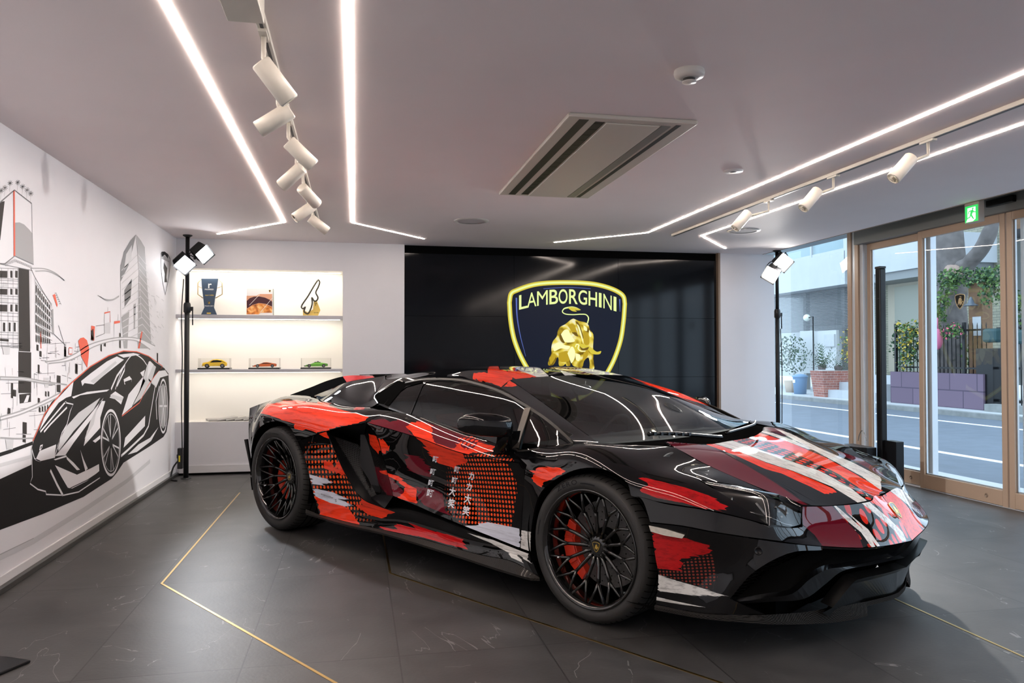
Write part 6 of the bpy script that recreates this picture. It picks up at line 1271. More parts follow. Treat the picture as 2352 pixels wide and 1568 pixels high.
# fanned leaflets on the niche floor
M['paper'] = mat('grey_leaflet', (.42, .41, .39), .5); x0 = W(475, 966, y=YB+.1)[0]
for k in range(6):
    mb = MB(); T = Matrix.Translation((x0+.10+.085*k, YB+.13, NZ0+.004)) @ Matrix.Rotation(.35, 4, 'Z') @ Matrix.Rotation(-.12 if k else 0, 4, 'Y'); h_ = .016 if k == 0 else .012
    mb.box((-.10, -.07, .0), (.10, .09, h_), M=Matrix.Translation((0, 0, .012*(k > 0)+.004)) @ T)
    tag(mb.build('leaflet', M['paper']), ('grey leaflet lying flat at the left end of the fanned row', 'grey leaflet second from the left in the fanned row', 'grey leaflet third from the left in the fanned row', 'grey leaflet fourth from the left in the fanned row', 'grey leaflet fifth in the fanned row, partly behind the car tail', 'grey leaflet at the right end of the fanned row behind the car')[k], 'leaflet', 'fanned leaflets')
# ---------------- window and sliding doors ----------------
M['bronze2'] = mat('brown_door_frame', (.46, .33, .235), .45, metal=.15, bump=.1, bscale=900); M['alu'] = mat('pale_aluminium', (.62, .66, .70), .4, metal=.2); M['pane'] = glass_mat('door_glass', (.93, .96, .96), ior=1.45); M['head'] = mat('dark_grey_header', (.20, .21, .21), .45, metal=.3)
mb = MB(); mb.box((XR, YN, ZC), (XD+.25, YB+1.4, 2.50+.1)); mb2 = MB()
struct(tag(MB().box((XR, YN, 2.50), (XD+.3, YB+1.4, 2.62)).build('trim_8', M['head'])))
mb = MB(); mb.box((XR, YN, ZC-.0), (XR+.006, YB, 2.50)); mb.box((XR-.006, YN, ZC-.004), (XR+.004, YB, ZC+.004)); struct(mb.build('trim_9', M['bronze']))
mb = MB(); mb.box((4.96, YN, 2.32), (XD+.06, 6.97, 2.50)); struct(mb.build('trim_10', M['head']))
def frame(name, y0, y1, x, w=.052, bot=.13, top=.065, z0=.0, z1=2.32, th=.04, kick=True):
    d = empty(name, (x, y0, 0)); d['kind'] = 'structure'; L_ = y1-y0
    mb = MB(); mb.box((-th/2, 0, z0), (th/2, w, z1)); mb.box((-th/2, L_-w, z0), (th/2, L_, z1)); mb.box((-th/2, w, z0+.008), (th/2, L_-w, z0+bot)); mb.box((-th/2, w, z1-top), (th/2, L_-w, z1)); mb.build('door_frame', M['bronze2'], d, bevel=.003)
    mb = MB(); g = .012; mb.box((.0, w, z0+bot), (.014, w+g, z1-top)); mb.box((0, L_-w-g, z0+bot), (.014, L_-w, z1-top)); mb.box((0, w, z0+bot), (.014, L_-w, z0+bot+g)); mb.build('glazing_bead', M['alu'], d)
    mb = MB(); mb.add([(0, w, z0+bot), (0, L_-w, z0+bot), (0, L_-w, z1-top), (0, w, z1-top)], [(0, 1, 2, 3)]); mb.build('door_glass', M['pane'], d)
    if kick: mb = MB(); T = Matrix.Translation((-th/2-.001, L_*.22, z0+bot*.5)) @ Matrix.Rotation(-PI/2, 4, 'Y'); mb.lathe([(.0001, .0), (.012, .001), (.015, .004), (.018, .0)], 20, 0, T); mb.build('door_lock', M['alu'] if False else M['bronze'], d)
    return d
frame('door_1', 6.135, 6.905, XD+.05); frame('door_2', 5.165, 6.125, XD-.0); frame('door_3', 4.15, 5.15, XD-.0); frame('door_4', 3.15, 4.14, XD+.05); frame('door_5', 2.1, 3.14, XD); frame('door_6', 1.0, 2.09, XD); frame('door_7', -.2, .99, XD); frame('door_8', -1.3, -.21, XD); frame('door_9', -2.4, -1.31, XD)
mb = MB(); mb.box((XD+.05, 6.05, 0), (XD+.11, 6.12, 2.32)); mb.box((XD+.05, 5.05, 0), (XD+.11, 5.09, 2.32)); mb.box((XD-.01, 6.915, 0), (XD+.05, 6.965, 2.5)); struct(mb.build('trim_11', M['alu'], bevel=.003))
mb = MB(); mb.box((XD-.03, 6.965, 0), (XD+.06, 7.02, 2.5)); mb.box((XD-.03, 7.075, 0), (XD+.06, 7.14, 2.5)); struct(mb.build('trim_12', M['bronze2'], bevel=.003)); mb = MB(); mb.box((XD-.02, 7.02, 0), (XD+.05, 7.075, 2.5)); struct(mb.build('trim_13', M['alu']))
w1 = empty('window_1', (XD+.02, 7.14, 0)); w1['kind'] = 'structure'; mb = MB(); mb.add([(0, 0, .04), (0, 2.4, .04), (0, 2.4, 2.5), (0, 0, 2.5)], [(0, 1, 2, 3)]); mb.build('window_glass', M['pane'], w1); mb = MB(); mb.box((-.02, 0, 0), (.02, 2.4, .04)); mb.build('window_frame', M['bronze2'], w1)
mb = MB(); mb.box((XD-.02, YN, -.02), (XD+.12, YB+1.4, .004)); struct(mb.build('trim_14', M['alu']))
s = empty('door_sensor', (4.965, 4.9, 2.42), 0, 'long dark sensor box mounted on the header above the glass doors', 'sensor'); mb = MB(); a_ = W(2268, 470, x=4.94); b_ = W(2330, 455, x=4.94); mb.box((-.045, b_[1]-4.9, a_[2]-2.42-.025), (-.006, a_[1]-4.9, a_[2]-2.42+.03)); mb.build('cover', M['satin'], s, bevel=.006)
# exit sign
ex = empty('exit_sign', (XR, 5.13, ZC), 0, 'green and white running man exit sign by the glass doors', 'exit sign'); ez0, ez1 = 2.232-ZC, 0.0
mb = MB(); mb.box((0.0, -.071, ez0-.006), (.05, .071, .02)); mb.build('housing', mat('beige_sign_box', (.42, .36, .30), .5), ex, bevel=.003)
M['eg'] = mat('exit_green', (0, .3, .06), .4, emit=(.02, .55, .09), es=1.0); M['ew'] = mat('exit_white', (.8, .8, .8), .4, emit=(.85, 1, .88), es=1.1)
def EX(u, v): return (-.0015, .071-.142*u, ez0+(-ez0)*v)        # u from the far edge to the near edge
mb = MB(); mb.add([EX(.04, .0), EX(.96, .0), EX(.96, .83), EX(.04, .83)], [(0, 1, 2, 3)]); mb.build('green_face', M['eg'], ex)
def exm(pts, m, o=-.0005, nm='door_symbol'):
    P = [(EX(*p)[0]+o, EX(*p)[1], EX(*p)[2]) for p in pts]; mb = MB(); n = len(P); tri, _, fc, *_ = delaunay_2d_cdt([Vector((p[1], p[2])) for p in P], [], [list(range(n))], 1, 1e-7); mb.add([(P[0][0], v[0], v[1]) for v in tri], [tuple(q) for q in fc]); mb.build(nm, m, ex)
exm([(.22, .72), (.78, .74), (.78, .12), (.60, .02), (.12, .02), (.22, .18)], M['ew'])
for q in ([(.60, .60), (.52, .66), (.60, .72), (.68, .68)], [(.52, .60), (.62, .62), (.66, .52), (.80, .48), (.80, .44), (.60, .46), (.54, .36), (.68, .14), (.62, .11), (.46, .30), (.40, .22), (.20, .18), (.20, .23), (.38, .28), (.44, .54), (.36, .52), (.30, .40), (.25, .42), (.32, .57)]): exm(q, M['eg'], -.001, 'running_figure')
# black post with a box, in front of the doors
bp_ = empty('black_post', (4.62, 6.20, 0), 0, 'tall square black post standing behind the car before the doors', 'post'); p0 = W(2010, 614, x=4.62); p1 = W(2034, 614, x=4.62)
yc = (p0[1]+p1[1])/2; bp_.location.y = yc; h_ = abs(p0[1]-p1[1])*.42
mb = MB(); mb.box((-.030, -.034, 0), (.030, .034, p0[2]-.02)); mb.build('column', M['satin'], bp_, bevel=.008); mb = MB(); mb.box((-.031, -.035, p0[2]-.02), (.031, .035, p0[2])); mb.box((-.032, -.02, 1.70), (-.030, .01, 1.71)); mb.build('top_cap', M['pole'], bp_, bevel=.004)
b0 = W(1960, 1018, x=4.55); b1 = W(2047, 1013, x=4.62); bb = empty('base_box', (4.55, 6.3, 0), 0, 'low black box with a curved front at the foot of the black post', 'box'); mb = MB()
arc = [(-.10+.06*(1-((t-.5)*2)**2)*-1, (1-t)*(b1[1]+.10)+t*(b0[1])) for t in np.linspace(0, 1, 10)]; mb.prism([(x, y-6.3) for x, y in arc]+[(.0, b0[1]-6.3), (.0, b1[1]+.10-6.3)], 0, b0[2]); mb.build('body', M['satin'], bb, bevel=.004)
mb = MB(); mb.box((.07, b1[1]-6.3-.06, 0), (.15, b1[1]-6.3+.09, b1[2])); mb.build('side_block', M['satin'], bb, bevel=.004)
q0 = W(1971, 1012, x=4.5); q1 = W(1990, 1011, x=4.5); mb = MB(); mb.tube([tuple(p-np.array([4.55, 6.3, 0])) for p in crv([q0, q0+[0, -.02, .06], (q0+q1)/2+[0, 0, .09], q1+[0, .01, .04], q1])], .003, 6); mb.build('wire_loop', M['chromek'], bb)
# foot of a stand at the lower left edge
fp = W(0, 1530, z=0); mb = MB(); mb.box((-.30, -.16, 0), (.085, .10, .012)); o = mb.build('display_stand_foot', M['satin'], bevel=.005); o.location = (fp[0]-.02, fp[1]-.03, 0); o.rotation_euler.z = -.5; tag(o, 'corner of a flat black stand foot on the floor at the lower left', 'stand foot')
# ================= THE STREET =================
M['asph'] = mat('grey_asphalt', (.13, .155, .19), .8, vary=.35, vscale=4, bump=.3, bscale=150); M['pave'] = mat('light_paving', (.50, .52, .53), .7, vary=.2, vscale=8); M['lnw'] = mat('road_paint', (.80, .82, .85), .6); M['conc'] = mat('painted_concrete', (.46, .48, .50), .7, vary=.12, vscale=3); M['kerbs'] = mat('kerb_stone', (.30, .31, .30), .8, vary=.5, vscale=6)
def st(mb, n, m, lab, cat): return tag(mb.build(n, m), lab, cat)
struct(MB().box((6.0, -8, -.2), (12.6, 40, -.10)).build('trim_15', M['asph']))
struct(MB().box((XD+.12, -8, -.2), (6.0, 40, -.02)).build('trim_16', M['pave'])); struct(MB().box((12.75, -8, -.2), (30, 40, -.0)).build('trim_17', M['pave'])); struct(MB().box((12.6, -8, -.2), (12.75, 40, .01)).build('trim_18', M['kerbs'], bevel=.01))
st(MB().box((7.62, -8, -.10), (7.76, 40, -.096)), 'road_line', M['lnw'], 'white painted road line nearer to the showroom', 'road line'); st(MB().box((11.33, -8, -.10), (11.46, 40, -.096)), 'road_line', M['lnw'], 'white painted road line beside the far kerb', 'road line')
fH = lambda x, y: (1640+x/2.063, 420+y/2.063); fU = lambda x, y: (1760+x/3.5625, 540+y/3.5625); fV = lambda x, y: (2110+x/3.268, 500+y/3.268); fX = lambda x, y: (1980+x/2.8, 560+y/2.8)
def brick_mat(nm, c1, c2, mort, sc, bw=.5, bh=.25):
    m, t, b = nodes(nm); tc = t.nodes.new('ShaderNodeTexCoord'); mp_ = t.nodes.new('ShaderNodeMapping'); mp_.inputs['Rotation'].default_value = (PI/2, 0, PI/2) ; br = t.nodes.new('ShaderNodeTexBrick')
    sp = t.nodes.new('ShaderNodeSeparateXYZ'); cb = t.nodes.new('ShaderNodeCombineXYZ'); t.links.new(tc.outputs['Object'], sp.inputs[0])
    ad = t.nodes.new('ShaderNodeMath'); ad.operation = 'ADD'; t.links.new(sp.outputs[0], ad.inputs[0]); t.links.new(sp.outputs[1], ad.inputs[1]); t.links.new(ad.outputs[0], cb.inputs[0]); t.links.new(sp.outputs[2], cb.inputs[1]); t.links.new(cb.outputs[0], br.inputs['Vector'])
    br.inputs['Color1'].default_value = (*c1, 1); br.inputs['Color2'].default_value = (*c2, 1); br.inputs['Mortar'].default_value = (*mort, 1); br.inputs['Scale'].default_value = sc; br.inputs['Brick Width'].default_value = bw; br.inputs['Row Height'].default_value = bh; br.inputs['Mortar Size'].default_value = .015
    t.links.new(br.outputs['Color'], b.inputs['Base Color']); b.inputs['Roughness'].default_value = .8; return m
M['purp'] = brick_mat('purple_block', (.13, .09, .13), (.15, .105, .15), (.07, .05, .08), 1.0, .80, .40); M['brk'] = brick_mat('red_brick', (.38, .14, .10), (.26, .09, .07), (.45, .38, .34), 3.2, .7, .22); M['tile'] = brick_mat('beige_brick_tile', (.36, .35, .26), (.29, .28, .21), (.12, .12, .10), 3, .6, .22)  # beige tile colours darkened for the shade under the entrance slab
# purple block wall with fence
a = W(2045, 853, x=13.4); b = W(2258, 858, x=13.4); c = W(2045, 929, x=13.4)
Y1, Y0, ZT = a[1], b[1], a[2]
st(MB().box((13.4, Y0, 0), (13.75, Y1, ZT)), 'block_wall', M['purp'], 'low purple block wall across the street', 'wall')
fe = empty('iron_fence', (13.55, Y0, ZT), 0, 'black iron picket fence standing on the purple wall', 'fence'); fz = W(2200, 745, x=13.55)[2]-ZT; mb = MB()
mb.box((-.02, 0, .10), (.02, Y1-Y0, .14)); mb.box((-.02, 0, fz-.16), (.02, Y1-Y0, fz-.12)); mb.build('rail', M['satin'], fe)
n_ = int((Y1-Y0)/.125)
for k in range(n_): mb = MB(); mb.tube([(0, .06+k*.125, 0), (0, .06+k*.125, fz-.04), (0, .06+k*.125, fz+.02)], [.010, .010, .002], 6); mb.build('picket', M['satin'], fe)
mb = MB(); mb.box((-.03, (Y1-Y0)*.22, 0), (.03, (Y1-Y0)*.22+.06, fz+.04)); mb.box((-.03, Y1-Y0-.06, 0), (.03, Y1-Y0, fz+.10)); mb.build('post', M['satin'], fe)
# gate area right of the wall: black gate post, steps, second block wall
p = W(2262, 900, x=13.5); st(MB().box((13.45, p[1]-.28, 0), (13.7, p[1]+.18, W(2262, 800, x=13.5)[2])), 'gate_pillar', M['satin'], 'black gate pillar at the end of the purple wall', 'pillar')
ga = empty('iron_gate', (13.55, p[1]-2.0, 0), 0, 'black iron gate between the pillar and the second purple wall', 'gate')
for k in range(13): mb = MB(); mb.tube([(0, .1+k*.125, .15), (0, .1+k*.125, 1.95)], .012, 6); mb.build('bar', M['satin'], ga)
mb = MB(); mb.box((-.02, 0, .2), (.02, 1.7, .26)); mb.box((-.02, 0, 1.75), (.02, 1.7, 1.8)); mb.box((-.02, 0, .9), (.02, 1.7, .95)); mb.build('frame', M['satin'], ga)
st(MB().box((13.2, p[1]-2.15, 0), (13.5, p[1]-.3, .16)), 'stone_step', M['kerbs'], 'low grey stone step below the iron gate', 'step'); st(MB().box((13.6, p[1]-5.5, 0), (14.0, p[1]-2.3, ZT)), 'block_wall', M['purp'], 'second purple block wall right of the iron gate', 'wall')
# wooden gate post with sign
wp = W(2248, 655, x=13.9); wq = W(2248, 850, x=13.9); wo = empty('wooden_post', (13.9, wp[1], 0), 0, 'brown wooden post with a small white notice behind the fence', 'post'); M['wood'] = mat('brown_timber', (.20, .105, .05), .7, vary=.4, vscale=12)
mb = MB(); mb.box((-.13, -.24, 0), (.13, .16, wp[2]+.05)); mb.build('timber', M['wood'], wo); mb = MB(); mb.box((-.14, -.20, wp[2]-1.15), (-.13, .04, wp[2]-.72)); mb.build('notice', M['conc'], wo)
# tree
M['bark'] = mat('grey_bark', (.20, .175, .165), .9, vary=.8, vscale=5, bump=1, bscale=12)
def XW(px, py, x): return W(px, py, x=x)
tr = empty('street_tree', (14.0, W(2185, 800, x=14.0)[1], 0), 0, 'thick grey forked tree trunk rising behind the iron fence', 'tree')
def tp(px, py, x=14.3): return tuple(W(px, py, x=x)-np.array(tr.location))
mb = MB(); B_ = tp(2180, 860); mb.tube(crv([(B_[0], B_[1], 0), B_, tp(2185, 760), tp(2182, 690), tp(2188, 640), tp(2180, 590), tp(2175, 540), tp(2168, 470), tp(2165, 300)], 4), .36, 14); mb.tube(crv([tp(2195, 640), tp(2225, 605), tp(2255, 570), tp(2278, 520), tp(2300, 440), tp(2320, 300)], 4), [.24]*4+[.17]*8+[.14]*9, 12); mb.build('trunk', M['bark'], tr)
mb = MB(); e_ = W(2179, 624, x=13.9)-np.array(tr.location); mb.tube([tuple(e_+[.3, 0, 0]), tuple(e_)], .17, 14); mb.build('cut_branch', mat('cut_wood', (.42, .30, .24), .8, vary=.5, vscale=30), tr)
# foliage
def leaf_mat(nm, c, c2): m = mat(nm, c, .6, vary=.6, vscale=9); return m
M['leaf1'] = leaf_mat('bright_leaf', (.14, .25, .06), 0); M['leaf2'] = leaf_mat('dark_leaf', (.045, .11, .045), 0); M['leafy'] = mat('yellow_leaf', (.55, .40, .05), .6); M['pinkf'] = mat('pink_petal', (.7, .12, .22), .6)
def leaves(name, cen, rad, n, size, mats, lab, cat, parent=None, seed=3, pw=None):
    rn = random.Random(seed); mb = MB()
    for _ in range(int(n*2.2)):
        while True:
            v = Vector((rn.uniform(-1, 1), rn.uniform(-1, 1), rn.uniform(-1, 1)))
            if v.length < 1: break
        c_ = Vector(cen)+Vector((v.x*rad[0], v.y*rad[1], v.z*rad[2])); s_ = size*.62*rn.uniform(.6, 1.3); R_ = Matrix.Rotation(rn.uniform(0, 6.3), 4, Vector((rn.uniform(-1, 1), rn.uniform(-1, 1), rn.uniform(-.3, 1))).normalized())
        P = [R_ @ Vector(q)*s_+c_ for q in ((-.5, 0, 0), (-.15, .35, .05), (.25, .3, .05), (.6, 0, 0), (.25, -.3, .05), (-.15, -.35, .05))]; mi = rn.choices(range(len(mats)), pw or [1]*len(mats))[0]
        mb.add(P, [tuple(range(6))], mi)
    o = mb.build(name, mats, parent)
    return tag(o, lab, cat) if lab else o
def vine(name, pts_px, x, rad, n, size, mats, lab, cat, pw=None):
    P = [W(*q, x=x) for q in pts_px]; r = empty(name, tuple(P[0]), 0, lab, cat)
    mb = MB(); mb.tube([tuple(p-P[0]) for p in P], .012, 6); mb.build('stem', M['bark'], r)
    L_ = MB(); tot = leaves
    for i, p in enumerate(P): o = leaves('leaves', tuple(p-P[0]), rad, n, size, mats, None, None, r, i+5, pw)
    return r
vine('climbing_vine', [fV(200, 470), fV(260, 440), fV(350, 440), fV(430, 450), fV(520, 450), fV(580, 430), fV(560, 520), fV(570, 590)], 13.7, (.25, .38, .24), 60, .13, [M['leaf1'], M['leaf2']], 'green climbing vine across the tree and the white wall', 'vine')
vine('climbing_vine', [fV(230, 520), fV(190, 600), fV(160, 650), fV(140, 720), fV(130, 760)], 13.5, (.2, .24, .2), 38, .12, [M['leaf1'], M['leaf2']], 'pale green vine trailing down left of the tree trunk', 'vine', [3, 1])
vine('climbing_vine', [fX(250, 540), fX(300, 560), fX(340, 540), fX(265, 620), fX(310, 630), fX(300, 700), fX(275, 770)], 13.45, (.15, .28, .22), 36, .11, [M['leaf1'], M['leaf2'], M['leafy']], 'vine with yellow leaves hanging on the fence', 'vine', [3, 3, 3])
vine('climbing_vine', [(2345, 690), (2352, 700), (2350, 730)], 13.5, (.2, .3, .25), 50, .12, [M['leaf1'], M['leaf2']], 'green vine seen through the rightmost door pane', 'vine')
leaves('potted_flowers', tuple(W(*fV(250, 850), x=13.35)), (.15, .36, .2), 90, .12, [M['leaf1'], M['leaf2'], M['pinkf']], 'small plant with pink flowers hooked on the fence', 'plant', None, 8, [3, 3, 1])
leaves('shrub', tuple(W(*fX(330, 600), x=14.2)+[0, 0, -.2]), (.3, .9, .5), 200, .14, [M['leaf2']], 'dark green shrub growing behind the fence left of the tree', 'shrub', None, 9)
leaves('shrub', tuple(W(*fV(150, 1060), x=14.2)), (.3, .5, .4), 140, .14, [M['leaf2']], 'dark green shrub behind the fence below the pink bag', 'shrub', None, 10)
leaves('shrub', tuple(W(*fV(290, 1030), x=14.4)), (.3, .7, .5), 140, .15, [M['leaf2'], M['leaf1']], 'leafy shrub behind the fence in front of the tree trunk', 'shrub', None, 12)
# pink bag, teal bags
c_ = W(*fV(138, 910), x=13.3); o = MB().ball((0, 0, 0), (.12, .14, .25), 14).build('hanging_bag', mat('pink_fabric', (.52, .12, .22), .6)); o.location = c_; b2 = MB(); b2.tube([(0, 0, .2), (0, .0, .50)], .03, 6); b2.build('strap', mat('pink_fabric', (.52, .12, .22), .6), o); tag(o, 'pink bag hanging on the iron fence', 'bag')
for px, py, lab in ((555, 880, 'dark teal bag hanging by the wooden post'), (765, 890, 'dark teal bag seen through the rightmost door pane')):
    c_ = W(*fV(px, py), x=13.43); o = MB().box((-.1, -.20, -.16), (.1, .20, .14)).build('hanging_bag', mat('teal_fabric', (.012, .05, .055), .6), bevel=.06); o.location = c_; tag(o, lab, 'bag')
c_ = W(*fV(393, 660), x=13.6); o = MB().lathe([(.02, .20), (.05, .12), (.07, .06), (.16, 0)], 20).build('bell_lamp', mat('blue_grey_enamel', (.10, .12, .15), .4)); o.location = c_; tag(o, 'small blue grey bell lamp hanging beside the tree', 'lamp')
# buildings behind
def WB(px, py, x): return W(px, py, x=x)
bb_ = empty('brick_building', (16.5, 14, 0), 0, 'beige brick building with a covered entrance behind the fence', 'building')
def bx(name, m, x0, x1, pa, pb, x, parent, dz=0):      # box whose front shows between two pixels
    a_ = WB(*pa, x); b_ = WB(*pb, x); mb = MB(); o = np.array(parent.location); mb.box((x0-o[0], min(a_[1], b_[1])-o[1], min(a_[2], b_[2])-o[2]), (x1-o[0], max(a_[1], b_[1])-o[1], max(a_[2], b_[2])-o[2])); return mb.build(name, m, parent)
bx('brick_wall', M['tile'], 16.5, 17, (1975, 880), (2290, 120), 16.5, bb_); bx('slab', M['conc'], 15.3, 16.5, (1975, 578), (2200, 600), 15.3, bb_); bx('soffit_beam', M['head'], 15.4, 16.5, (1975, 598), (2200, 622), 15.4, bb_)
M['door_in'] = mat('lit_interior_wall', (.15, .17, .15), .3, emit=(.30, .33, .26), es=.25)  # dim glow painted in for the light inside, no lamp of its own
bx('door_surround', mat('cream_surround', (.40, .36, .28), .6), 16.35, 16.5, fX(165, 240), fX(400, 825), 16.35, bb_); bx('glass_front', M['door_in'], 16.33, 16.36, fX(208, 278), fX(400, 820), 16.33, bb_)
dl = empty('ceiling_lamp', tuple(WB(*fX(287, 190), 15.8)), 0, 'round white ceiling lamp lit under the covered entrance', 'lamp'); mb = MB(); mb.lathe([(.14, .16), (.15, 0)], 24); mb.build('ring', M['conc'], dl); mb = MB(); mb.lathe([(.0001, -.04), (.10, -.03), (.15, 0)], 24); mb.build('diffuser', mat('lit_diffuser', (1, 1, 1), emit=(1, .97, .9), es=4), dl)
wb = empty('white_building', (17.5, 12, 0), 0, 'white rendered house wall with a white downpipe', 'building'); M['wh2'] = mat('white_render', (.50, .52, .52), .8, vary=.08, vscale=2)
bx('wall', M['wh2'], 17.5, 18, (2248, 880), (2600, -200), 17.5, wb)
mb = MB(); P = [WB(*fV(*q), 16.4)-np.array(wb.location) for q in ((285, 90), (300, 210), (400, 265), (480, 255), (520, 280), (515, 420))]; mb.tube([tuple(p) for p in crv(P, 5)], .07, 10); mb.build('downpipe', M['lnw'], wb)
bx('eave', M['wood'], 16.6, 17.5, (2325, 506), (2360, 528), 16.6, wb); bx('gutter', M['satin'], 16.5, 16.7, (2325, 528), (2400, 534), 16.5, wb)
# air conditioner units on the roof slab
for px, lab in ((2020, 'white air conditioner outdoor unit on the slab, the left one'), (2090, 'white air conditioner outdoor unit on the slab, the right one')):
    c_ = WB(px, 575, 15.5); u = empty('outdoor_unit', tuple(c_), 0, lab, 'air conditioner'); mb = MB(); mb.box((-.15, -.42, 0), (.15, .42, .62)); mb.build('case', M['conc'], u, bevel=.01)
    mb = MB(); T = Matrix.Translation((-.155, .05, .31)) @ Matrix.Rotation(-PI/2, 4, 'Y')
    for r_ in (.06, .11, .16, .21, .25): mb.tube([T @ Vector((r_*math.cos(a), r_*math.sin(a), 0)) for a in np.linspace(0, 2*PI, 25)[:-1]], .006, 5, closed=True)
    mb.build('fan_grille', M['head'], u)
# concrete building beyond the window
cb_ = empty('concrete_building', (15.5, 22, 0), 0, 'pale concrete building with glass balcony and slatted screen', 'building'); M['slat'] = mat('grey_slats', (.13, .14, .15), .5, metal=.3)
bx('balcony_beam', M['conc'], 15.0, 18, fU(-60, 285), fU(690, 400), 15.2, cb_); bx('upper_wall', M['wh2'], 17.5, 18, fU(-100, -400), fU(700, 300), 17.5, cb_); bx('pier', M['conc'], 15.0, 18, fU(632, -400), fU(720, 262), 15.0, cb_); bx('pier_foot', M['head'], 15.1, 16, fU(645, 262), fU(720, 325), 15.1, cb_)
M['bglass'] = glass_mat('balcony_glass', (.80, .88, .90), .5, ior=1.5); bx('balcony_glass', M['bglass'], 15.10, 15.12, fU(-60, -100), fU(625, 262), 15.1, cb_)
bx('rail', M['conc'], 15.05, 15.1, fU(-60, 258), fU(640, 268), 15.05, cb_)
for x_ in (368, 150): bx('rail_post', M['conc'], 15.03, 15.10, fU(x_-7, -60), fU(x_+7, 285), 15.05, cb_)
bx('side_wall', M['wh2'], 16.9, 17.3, fU(-200, 400), fU(760, 1180), 17.0, cb_); bx('dark_opening', M['head'], 16.7, 16.9, fU(320, 420), fU(700, 720), 16.8, cb_)
y0, y1 = WB(*fU(700, 600), 15.6)[1], WB(*fU(64, 600), 15.6)[1]; zt_, zb_ = WB(*fU(400, 395), 15.6)[2], WB(*fU(400, 785), 15.6)[2]; mb = MB(); o_ = np.array(cb_.location); n_ = 34
for k in range(n_): z = zb_+(zt_-zb_)*k/n_; mb.box((15.6-o_[0], y0-o_[1], z), (15.64-o_[0], y1-o_[1], z+(zt_-zb_)/n_*.55))
mb.build('slatted_screen', M['slat'], cb_)
mb = MB(); 
for q in (70, 325, 640): yq = WB(*fU(q, 600), 15.7)[1]-o_[1]; mb.box((15.65-o_[0], yq-.08, 0), (15.80-o_[0], yq+.08, zt_))
mb.build('column', M['head'], cb_)
bx('white_panel', M['wh2'], 15.0, 15.1, fU(275, 785), fU(385, 1130), 15.0, cb_); bx('white_panel', M['wh2'], 15.0, 15.1, fU(392, 785), fU(575, 1130), 15.0, cb_); bx('vent', M['pave'], 14.95, 15.0, fU(470, 812), fU(555, 910), 14.95, cb_)
gb = empty('globe_lamp', tuple(WB(*fU(333, 675), 14.9)), 0, 'small round globe lamp before the slatted screen', 'lamp'); MB().ball((0, 0, 0), .12, 12).build('globe', mat('milk_glass', (.75, .8, .72), .3), gb); mb = MB(); mb.tube([(0, -.12, 0), (0, -.35, .02), (0, -.36, -3.2)], .02, 6); mb.build('arm', M['satin'], gb)
# planter with cycad, bin, steps, pot
pl0 = WB(*fU(375, 1105), 13.3); pl1 = WB(*fU(545, 1105), 13.3); pl2 = WB(*fU(632, 1120), 13.9); pt = empty('brick_planter', (13.5, float((pl0[1]+pl1[1])/2), 0), 0, 'red brick planter holding a cycad across the street', 'planter'); w_ = (pl0[1]-pl1[1])/2*.62
mb = MB(); b_ = w_*.82; mb.add([(-.3, -b_, 0), (.5, -b_, 0), (.5, b_, 0), (-.3, b_, 0), (-.4, -w_, pl0[2]), (.6, -w_, pl0[2]), (.6, w_, pl0[2]), (-.4, w_, pl0[2])], [(0, 1, 5, 4), (1, 2, 6, 5), (2, 3, 7, 6), (3, 0, 4, 7), (4, 5, 6, 7)]); mb.build('brick_body', M['brk'], pt)
pt2 = empty('brick_planter', (14.5, float(pl2[1])+.45, 0), 0, 'smaller red brick planter right behind the first one', 'planter'); MB().box((-.2, -.45, 0), (.4, .45, pl2[2])).build('brick_body', M['brk'], pt2)
def cycad(px, py, n, L_, lab, x=13.5):
    c_ = WB(px, py, x); r = empty('cycad', tuple(c_), 0, lab, 'plant'); rn = random.Random(int(px)); mb = MB()
    for k in range(n):
        a = 2*PI*k/n*2.4+rn.uniform(-.2, .2); el = rn.uniform(.25, 1.35); d = Vector((math.cos(a)*math.cos(el), math.sin(a)*math.cos(el), math.sin(el))); P = [d*L_*t-Vector((0, 0, 1))*.22*L_*t*t*(1.3-el*.5) for t in np.linspace(0, 1, 9)]; sd = d.cross(Vector((0, 0, 1))).normalized()
        for i in range(8):
            for s_ in (-1, 1):
                b0_ = P[i]; w2 = .13*(1-.6*i/8)*L_; mb.add([b0_, P[i]*.6+P[i+1]*.4, b0_+(P[i+1]-P[i])*.9+sd*s_*w2+Vector((0, 0, .02))], [(0, 1, 2)])
    mb.build('fronds', M['leaf2'], r); mb = MB(); mb.lathe([(.10, 0), (.12, .1), (.05, .16)], 10); mb.build('trunk', M['bark'], r)
cycad(*fU(455, 1100), 22, .95, 'spiky dark green cycad growing in the brick planter'); cycad(*fU(590, 1105), 14, .6, 'smaller spiky cycad right of the big one', 13.9)
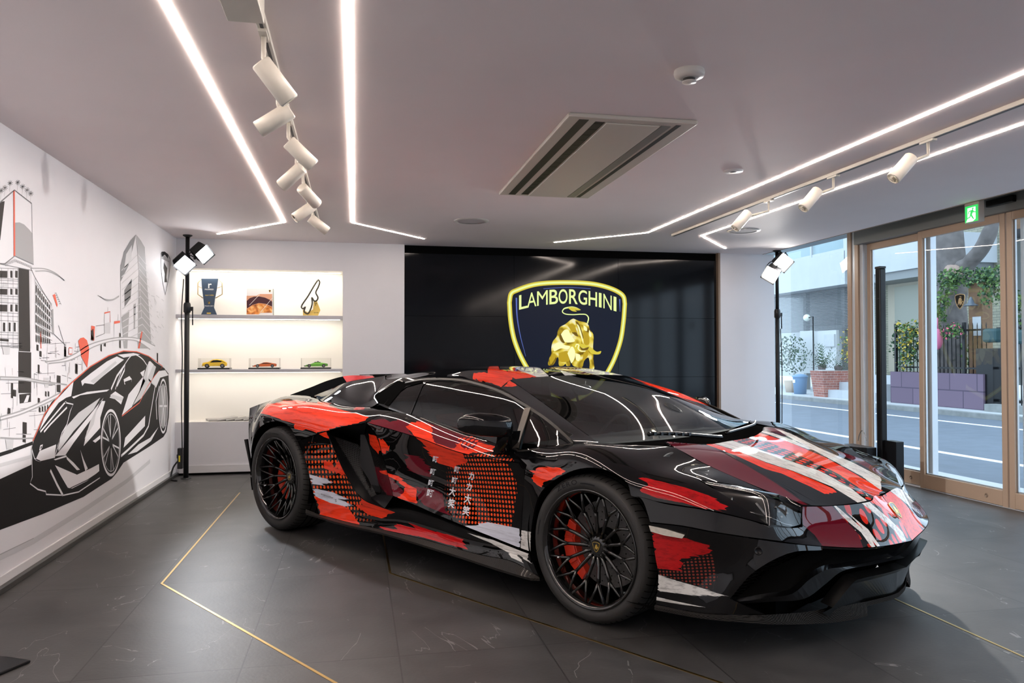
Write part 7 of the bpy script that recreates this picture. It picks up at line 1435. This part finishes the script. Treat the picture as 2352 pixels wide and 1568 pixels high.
bn0 = WB(*fU(215, 1140), 13.6); bn1 = WB(*fU(340, 1140), 13.6); w_ = (bn0[1]-bn1[1])/2; bi = empty('rubbish_bin', (13.6, float((bn0[1]+bn1[1])/2), 0), 0, 'light blue plastic rubbish bin on the far pavement', 'bin'); M['blue'] = mat('light_blue_plastic', (.14, .26, .42), .5)
mb = MB(); h_ = bn0[2]-.03; mb.lathe([(.0001, 0), (w_*.43, 0), (w_*.52, h_*.95)], 24); mb.build('bucket', M['blue'], bi); mb = MB(); mb.lathe([(w_*.57, h_*.93), (w_*.57, h_), (w_*.3, h_+.05), (.0001, h_+.06)], 24); mb.build('lid', M['blue'], bi); mb = MB(); mb.box((-w_*.52, -.06, h_*.62), (-w_*.48, .06, h_*.8)); mb.build('label', M['lnw'], bi)
c_ = WB(*fU(197, 1215), 13.9); o = MB().lathe([(.0001, 0), (.14, 0), (.20, .38), (.0001, .36)], 18).build('clay_pot', mat('pale_clay', (.42, .33, .25), .8)); o.location = (13.9, float(c_[1]), 0); tag(o, 'pale clay pot left of the blue bin', 'pot')
s0 = WB(*fU(545, 1300), 13.6)[1]
for k in range(3): st(MB().box((13.3+.35*k, s0-2.2, 0), (13.648+.35*k, s0-.12, .22*(k+1))), 'garden_step', M['conc'], ('lowest', 'middle', 'highest')[k]+' concrete step right of the brick planter', 'step')
leaves('shrub', tuple(WB(*fU(210, 980), 14.5)), (.4, .8, .7), 260, .12, [M['leaf2']], 'green shrub behind the slatted screen left of the white panel', 'shrub', None, 14)
leaves('shrub', tuple(WB(*fU(680, 930), 14.5)), (.3, .35, .6), 120, .10, [M['leaf1'], M['leafy']], 'yellow green bush at the right edge of the window', 'shrub', None, 15)
# crest on the door glass
q = W(2205, 691, x=XD-.006); T = Matrix.Translation(Vector(q)) @ Matrix.Rotation(-PI/2, 4, 'Z') @ Matrix.Rotation(PI/2, 4, 'X'); o = put_crest('door_crest', T, .062, None, [M['goldm'], M['cblack']], .002); tag(o, 'small black and gold crest stuck on the glass door', 'crest')
